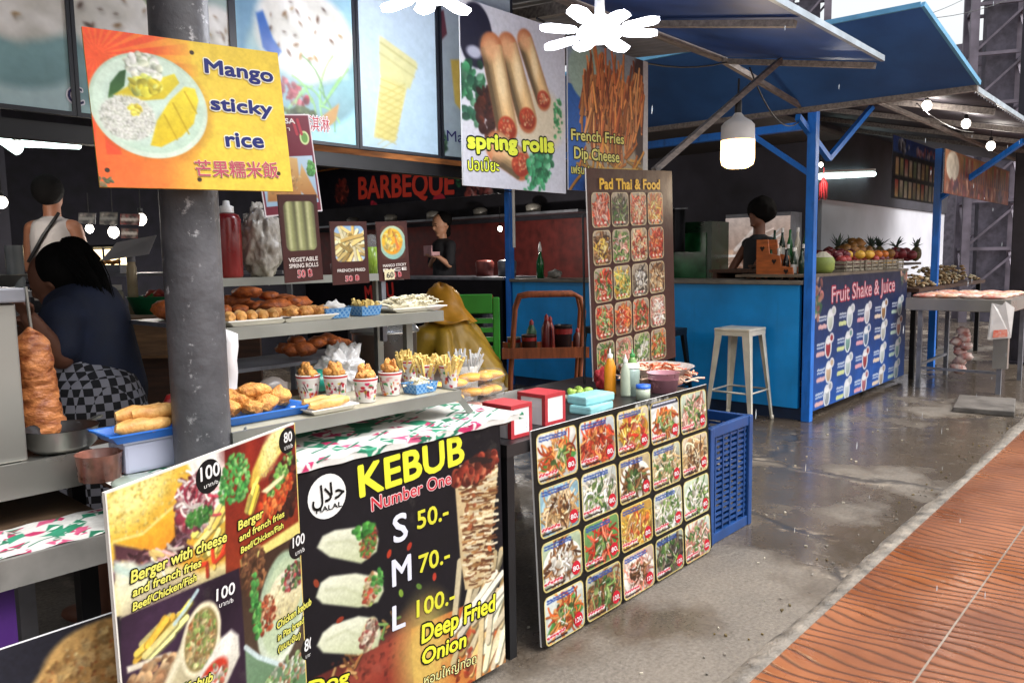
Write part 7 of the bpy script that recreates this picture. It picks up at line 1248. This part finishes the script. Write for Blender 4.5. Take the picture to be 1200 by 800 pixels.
# seated person under a yellow raincoat
c = dp(533, 420, 5.2); F4 = Fig('person', 'person hunched under a yellow hooded raincoat on the green chair', (c.x, c.y, 0)); hd = dp(515, 357, 5.15); hip = V(c.x, c.y, .50); sh = V((hd.x+c.x)/2, (hd.y+c.y)/2, .88); fd = (-_r0*.6+_f*.5); fd.z = -.3; fd.normalize(); fh = V(fd.x, fd.y, 0).normalized(); sdv = fh.cross(V(0, 0, 1))
body = F4.head(hd, fd, .105)+[('c', hd, sh, .055, .06), ('c', sh, hip, .14, .15), ('c', sh+sdv*.16, sh-sdv*.16, .06, .06)]
for k in (1, -1): a = sh+sdv*.18*k; e = a-V(0, 0, .24)+fh*.08; w = e+fh*.2+V(0, 0, .02); kn = hip+fh*.40+sdv*.1*k; body += [('c', a, e, .05, .042), ('c', e, w, .04, .028), ('c', hip+sdv*.09*k, kn, .085, .06), ('c', kn, V(kn.x, kn.y, .06), .056, .04)]+hand(w, fh, V(0, 0, -1))
F4.mesh('body', SKIN, body, .011); RAIN = mat('yellow_raincoat', '#b8942c', .4, var=.18, scale=7, bump=.5, bscale=7); HOOD = mat('yellow_hood', '#e2a432', .4, var=.15, scale=8, bump=.3, bscale=9)
F4.mesh('raincoat', RAIN, [('c', sh-V(0, 0, .02), hip-V(0, 0, .02), .17, .25), ('c', sh+sdv*.17-V(0, 0, .03), sh-sdv*.17-V(0, 0, .03), .10, .10), ('c', hip, hip+fh*.38-V(0, 0, .03), .20, .15), ('c', sh+_r0*.06-V(0, 0, .06), hip+_r0*.16+V(0, 0, .08), .14, .18)]+[('c', sh+sdv*.2*k-V(0, 0, .02), sh+sdv*.26*k-V(0, 0, .3)+fh*.1, .085, .10) for k in (1, -1)]+[('c', sh+sdv*a*.13-fh*.10, hip+sdv*a*.24-fh*.19, .05, .07) for a in (-1.1, -.35, .4, 1.1)], .012, sm=2)
o = MB(); vs = []; n = 30; zs = [(.0, .135), (.045, .125), (.085, .10), (.112, .06), (.122, .01), (.126, -.03), (.135, -.06), (.145, -.085), (.15, -.105)]
for i_, (r_, z_) in enumerate(zs):
    for k in range(n): a = 6.2832*k/n; w = 1+(.10 if i_ > 4 else .04)*math.sin(a*5+i_*.5)+(.05 if i_ > 4 else 0)*math.sin(a*9+1); vs.append(hd-F4.loc-fh*.02*i_*.6+(sdv*math.cos(a)*(1.15 if i_ > 5 else 1)+fh*math.sin(a)*.92)*r_*w+V(0, 0, z_+.012*math.sin(a*4+i_)))
o.add(vs, [(i_*n+k, i_*n+(k+1) % n, i_*n+n+(k+1) % n, i_*n+n+k) for i_ in range(len(zs)-1) for k in range(n) if not (i_ in (2, 3, 4, 5) and 5 <= k <= 9)], True); o = o.build('hood', HOOD, F4.t); o.modifiers.new('thick', 'SOLIDIFY').thickness = .004
# bar tender with big black hair
hd = dp(890, 252, 7.6); F5 = Fig('person', 'person with big round black hair in black behind the bar, one arm bent', (hd.x, hd.y, 0)); toc = V(-_f.x, -_f.y, 0).normalized(); sh = hd-V(0, 0, .28); hip = V(hd.x, hd.y, .95); fd = (-_r0*.8+toc*.3).normalized(); sdv = fd.cross(V(0, 0, 1))
body = F5.head(hd, fd, .105)+[('c', hd, sh, .055, .06), ('c', sh-V(0, 0, .04), hip, .13, .14), ('c', sh+sdv*.16, sh-sdv*.16, .06, .06)]
for k in (1, -1): a = sh+sdv*.18*k; e = a-V(0, 0, .2)+fd*.15; w = e+fd*.12-V(0, 0, .16); body += [('c', a, e, .048, .04), ('c', e, w, .04, .027)]+hand(w, V(0, 0, -1)+fd*.3, -fd)+[('c', hip+sdv*.09*k, V(hip.x, hip.y, .5)+sdv*.1*k, .085, .058), ('c', V(hip.x, hip.y, .5)+sdv*.1*k, V(hip.x, hip.y, .06)+sdv*.1*k, .056, .04)]
F5.mesh('body', SKIND, body, .011); F5.mesh('top', BLK, [('c', sh-V(0, 0, .03), hip-V(0, 0, .1), .145, .155), ('c', sh+sdv*.16, sh-sdv*.16, .072, .072)], .014); F5.mesh('hair', HAIR, [('e', hd+V(0, 0, .05)-fd*.03, (.135, .14, .135), None, .12)], .012); F5.eyes(hd, fd, .105)

# ================================================================== the dim hall behind the cook: goods, signs and cases
def slab(name, label, cat, c, sx, sy, sz, m, rz=0, group=None): o = MB(); o.box((-sx/2, -sy/2, 0), (sx/2, sy/2, sz), min(sx, sy, sz)*.1); o = o.build(name, m, loc=tuple(c), rot=(0, 0, rz)); return tag(o, label, cat, group)
az = math.atan2(_r0.y, _r0.x); GP = mat('goods_panel', '#5a5650', .6, var=.3)
t = thing('goods_counter', 'long dim counter of jars and baskets behind the bending cook', 'counter', tuple(dp(150, 350, 4.6)*1.0 - V(0, 0, dp(150, 350, 4.6).z)), az); o = MB(); o.box((-1.3, -.25, 1.02), (.85, .3, 1.06)); o.build('top', GREYSTEEL, t); o = MB(); o.box((-1.28, -.22, 0), (.83, -.19, 1.02)); o.build('front', DARKWOOD, t); o = MB(); o.box((-1.3, .2, 1.28), (.85, .5, 1.30)); o.box((-1.28, .46, 0), (-1.25, .49, 1.28)); o.box((.8, .46, 0), (.83, .49, 1.28)); o.build('rear_shelf', GREYSTEEL, t)
def onc(px, off, z): q = dp(px, 330, 4.6+off); return V(q.x, q.y, z)
for i, (px, c_, r, h, lb) in enumerate(((102, '#8a8f96', .035, .17, 'clear jar nearest the cook on the dim counter'), (114, '#7a2430', .035, .2, 'red jar beside the clear jar on the dim counter'), (124, '#c8c4bc', .03, .15, 'white jar, third from the cook on the dim counter'), (135, '#a8a898', .04, .16, 'pale wide jar, fourth from the cook on the dim counter'), (155, '#b8a888', .028, .34, 'tall stack of pale cups on the dim counter'), (198, '#8a2a22', .03, .22, 'red bottle touching the pillar edge on the dim counter'))):
    bottle(onc(px, 0, 1.061), [(0, 0), (r, 0), (r, h*.8), (r*.8, h*.86), (r*.8, h), (0, h+.002)], lb, mat('jar'+c_, c_, .25, var=.15), PLAST if i % 2 else GREYSTEEL, [(r*.85, h*.9), (r*.85, h*1.08), (0, h*1.09)], 'storage_jar', 'jar', 'jars on the dim counter')
o = MB(); o.lathe([(0, 0), (.11, 0), (.15, .10), (.155, .105), (.14, .098), (.1, .01), (0, .01)], n=26); o = o.build('green_basin', mat('green_basin', '#1a6a40', .4, var=.1), loc=tuple(onc(180, .02, 1.061))); tag(o, 'green plastic basin on the dim counter beside the pillar', 'basin')
for i in range(7): piece(onc(174+i*2.4, .02, 1.15+.012*(i % 3)), (.04, .03, .03), 'vegetable', 'red or green vegetable in the green basin', 'vegetable', 'vegetables in the green basin', mat('veg%d' % (i % 3), ['#8a2430', '#3a7a34', '#a83c2c'][i % 3], .5, var=.3), i, .2, 2, 2)
slab('food_crate', 'wooden crate under the dim counter edge beside the pillar', 'crate', dp(172, 418, 4.2), .34, .2, .22, mat('crate_wood', '#7a5a3c', .6, var=.3, scale=6, stretch=(1, 1, 8)), az)
o = MB(); o.add([(-.13, -.1, 0), (.14, -.08, .03), (.12, .1, .09), (-.12, .1, .05)], [(0, 1, 2, 3)]); o = o.build('paper_leaflet', mat('paper', '#d6d4d6', .7, var=.05), loc=tuple(onc(156, -.05, 1.405)), rot=(.3, 0, az)); o.modifiers.new('t', 'SOLIDIFY').thickness = .002; tag(o, 'white paper leaflet lying on the tall cup stack in the dim hall', 'paper')
FL = glow('case_light', '#ffe6b0', 2.2)
for i, (px, w_, lb) in enumerate(((103, .13, 'small lit food case, left one on the dim shelf'), (131, .17, 'yellow lit food case on the dim shelf'))):
    q = dp(px, 300, 4.95); t = thing('food_case', lb, 'food case', (q.x, q.y, 1.301), az, 'lit food cases'); o = MB(); o.box((-w_/2, -.08, 0), (w_/2, .1, .05)); o.build('base', GREYSTEEL, t); o = MB(); o.box((-w_/2+.01, .06, .051), (w_/2-.01, .07, .15)); o.build('lit_back', FL, t); o = MB(); o.box((-w_/2, -.08, .16), (w_/2, .1, .175)); o.box((-w_/2, -.075, .051), (-w_/2+.008, -.067, .16)); o.box((w_/2-.008, -.075, .051), (w_/2, -.067, .16)); o.build('frame', BLACKM, t)
    o = MB(); [o.blob((-w_/2+.03+.03*k, .0, .065+.006*(k % 2)), (.018, .03, .016), 2, .3, 2, k) for k in range(int(w_/.035))]; o.build('food', FRY, t)
for i, (x0, y0, x1, y1, c_, lb) in enumerate(((92, 249, 112, 262, '#5a5a60', 'grey framed picture sign, leftmost in the dim hall'), (117, 248, 138, 263, '#6a6a64', 'grey framed picture sign with pale figures in the dim hall'), (141, 250, 164, 263, '#a83a3c', 'upper small red sign in the dim hall by the pillar'), (142, 267, 162, 279, '#b04a48', 'lower small red sign in the dim hall by the pillar'))):
    D = 5.6; b = Board('hall_sign', lb, 'sign', dp(x0, y0, D), dp(x1, y0+.5, D), dp(x0, y1, D), back='#2a2a2e', ppm=120, face=c_, group='small signs in the dim hall'); P = b.pic
    P.blobs(26, P.w/2, P.h/2, P.w*.45, P.h*.4, [c_, '#d8d0c8', '#2a2a30', '#8a7a70'], 1, 3, a=.7); [P.line([(P.w*(.12+.2*k), P.h*.55), (P.w*(.26+.2*k), P.h*.5)], 2, '#e8e0dc' if i > 1 else '#8a8a86') for k in range(4)]; P.rect(0, 0, P.w, 1.2, '#202024'); b.done()
q = dp(20, 340, 3.6); o = MB()
for k in range(9): o.lathe([(.034, k*.018), (.038, k*.018+.06)], n=16)
o = o.build('cup_stack', mat('clear_cups', '#a8b0b4', .15, alpha=.6, var=.1)); o.location = (q.x, q.y, q.z); tag(o, 'stack of clear plastic cups at the left edge beside the grill lid', 'cups')
t = thing('prep_shelf', 'metal shelf at the left edge carrying the clear cups and steel ware', 'shelf', (q.x, q.y, 0), az); o = MB(); o.box((-.7, -.15, q.z-.03), (.10, .2, q.z-.002)); o.build('board', GREYSTEEL, t); o = MB(); o.box((-.66, .15, 0), (-.62, .19, q.z-.03)); o.box((.05, .15, 0), (.09, .19, q.z-.03)); o.build('post', GREYSTEEL, t)
r_ = dp(5, 338, 3.6); o = MB(); o.lathe([(0, 0), (.07, 0), (.10, .07), (.102, .073), (.09, .065), (.06, .008), (0, .008)], n=24); o = o.build('steel_bowl', STEEL, loc=(r_.x, r_.y, q.z)); tag(o, 'steel bowl at the left edge beside the clear cup stack', 'bowl')
# shelves of the barbecue stall
rd = random.Random(7)
for i in range(5):
    y = 6.6+.95*i; c_ = ['#a8a49c', '#8a8680', '#b8b4ac'][i % 3]; o = MB(); o.lathe([(0, 0), (.09, 0), (.1, .09), (.06, .12), (0, .122)], n=16); o = o.build('container', mat('ware'+c_, c_, .4, .2, var=.2), loc=(7.78, y, 1.931)); tag(o, 'dull container in the row on the barbecue stall shelf', 'container', 'containers on the barbecue shelf')
for i, (y, c_) in enumerate(((6.0, '#6a6a70'), (6.35, '#7a3a34'), (8.3, '#8a8680'), (8.7, '#4a4a54'), (9.2, '#7a3a34'))): o = MB(); o.lathe([(0, 0), (.1, 0), (.11, .16), (.09, .18), (0, .19)], n=18); o = o.build('cooking_pot', mat('ware'+c_, c_, .4, .2, var=.2), loc=(6.6, y, 1.156)); tag(o, ['grey pot nearest the blue post on the barbecue counter', 'red brown pot second from the blue post on the barbecue counter', 'pale pot on the barbecue counter left of the woman', 'dark pot on the barbecue counter behind the price cards', 'red brown pot far left on the barbecue counter'][i], 'pot', 'pots on the barbecue counter')
# things on the dark back wall of the bar
for i, (px, py, c_, lb) in enumerate(((535, 250, '#3a3a44', 'dark framed picture left of the blue post on the bar wall'), (625, 255, '#2a4a8a', 'blue poster on the bar back wall behind the green bottle'), (650, 262, '#5a6a62', 'grey green poster on the bar back wall'), (672, 250, '#6a3a3c', 'reddish poster on the bar back wall beside the cable'))[1:]):
    c = oX(px, py, 8.58); b = Board('wall_poster', lb, 'poster', c+V(0, .28, .35), c+V(0, -.28, .35), c+V(0, .28, -.35), th=.004, back='#1a1a1e', ppm=60, face=c_); P = b.pic; P.blobs(40, P.w/2, P.h/2, P.w*.45, P.h*.45, [c_, '#1c1c22', '#8a8a86', c_], 2, 6, a=.7); P.noise(.3, 5); b.done()
for i in range(3):
    q = oX(762+i*14, 318, 7.6); t = thing('hanging_towel', ['dark towel hanging left of the green fridge', 'grey towel hanging in the middle beside the fridge', 'dark bag hanging right beside the fridge'][i], 'towel', (7.6, q.y, 1.5), 0, 'cloths hanging in the bar'); o = MB(); n = 10; o.add([(.03*math.sin(k*1.3), -.12+.24*k/n, z) for z in (.35, -.1) for k in range(n+1)], [(k, k+1, n+2+k, n+1+k) for k in range(n)], True); w = o.build('cloth', mat('towel%d' % i, ['#2a2830', '#4c4a50', '#1e2028'][i], .9, var=.2), t); w.modifiers.new('t', 'SOLIDIFY').thickness = .01; o = MB(); o.bar((0, -.16, .36), (0, .16, .36), .015); o.build('rail', GREYSTEEL, t)
# rain: thin falling drops between the awnings and the street
rd = random.Random(11); o = MB(); RAINM = mat('rain_drop', '#dfe8f0', .1, var=0, alpha=.55)
for i in range(130):
    x, y = rd.uniform(1.2, 9), rd.uniform(.2, 1.35); z = rd.uniform(.2, 3.2); L = rd.uniform(.012, .035); o.tube([(x, y, z), (x+.001, y, z+L*.5), (x+.002, y, z+L)], [.0008, .0014, .0004], 5)
o = o.build('rain_drops', RAINM); tag(o, 'thin white rain drops falling along the awning edges', 'rain', kind='stuff')

# loose wires and small rubbish
for i, (a, c_, sag, lb) in enumerate(((dp(1030, 30, 12), dp(1150, -12, 14), .1, 'thin wire crossing the white sky by the blue awning'), (dp(1060, 22, 12.5), dp(1200, -8, 13), .12, 'second thin wire crossing the white sky'), (V(2.75, 2.30, 2.40), V(4.6, 2.33, 2.53), .10, 'loose black wire sagging under the near awning'), (V(4.35, 2.06, 2.41), V(6.2, 2.5, 2.4), .16, 'loose black wire from the hanging lamp to the blue post'), (V(6.3, 1.7, 2.42), V(8.3, 1.75, 2.44), .05, 'wire joining the bulbs under the fruit roof'), (oX(600, 225, 6.15), oX(520, 190, 6.15), .06, 'wire sagging beside the barbecue banner'))):
    m_ = (Vector(a)+Vector(c_))/2; o = MB(); o.tube([Vector(a)*(1-u)+Vector(c_)*u-V(0, 0, 4*sag*u*(1-u))-m_ for u in [k/10 for k in range(11)]], .005, 6); o = o.build('wire', CORDM, loc=tuple(m_)); tag(o, lb, 'wire')
rd = random.Random(31); o = MB(); LT = [mat('litter_pale', '#b8b0a0', .7, var=.2), mat('litter_leaf', '#6a5a34', .7, var=.3), mat('litter_grey', '#7a746c', .7, var=.3)]
for i in range(150):
    x, y = (rd.uniform(1.8, 9), 1.13+abs(rd.gauss(0, .06))) if i % 3 else (rd.uniform(2, 8), rd.uniform(1.2, 2.3)); o.use(LT[i % 3]); a = rd.random()*6; q = rd.uniform(.002, .007); o.obox((x, y, .004), (q*math.cos(a), q*math.sin(a), 0), (-q*.5*math.sin(a), q*.5*math.cos(a), 0), (0, 0, .003))
o = o.build('street_grit'); tag(o, 'scattered grit and scraps along the kerb and concrete', 'grit', kind='stuff')
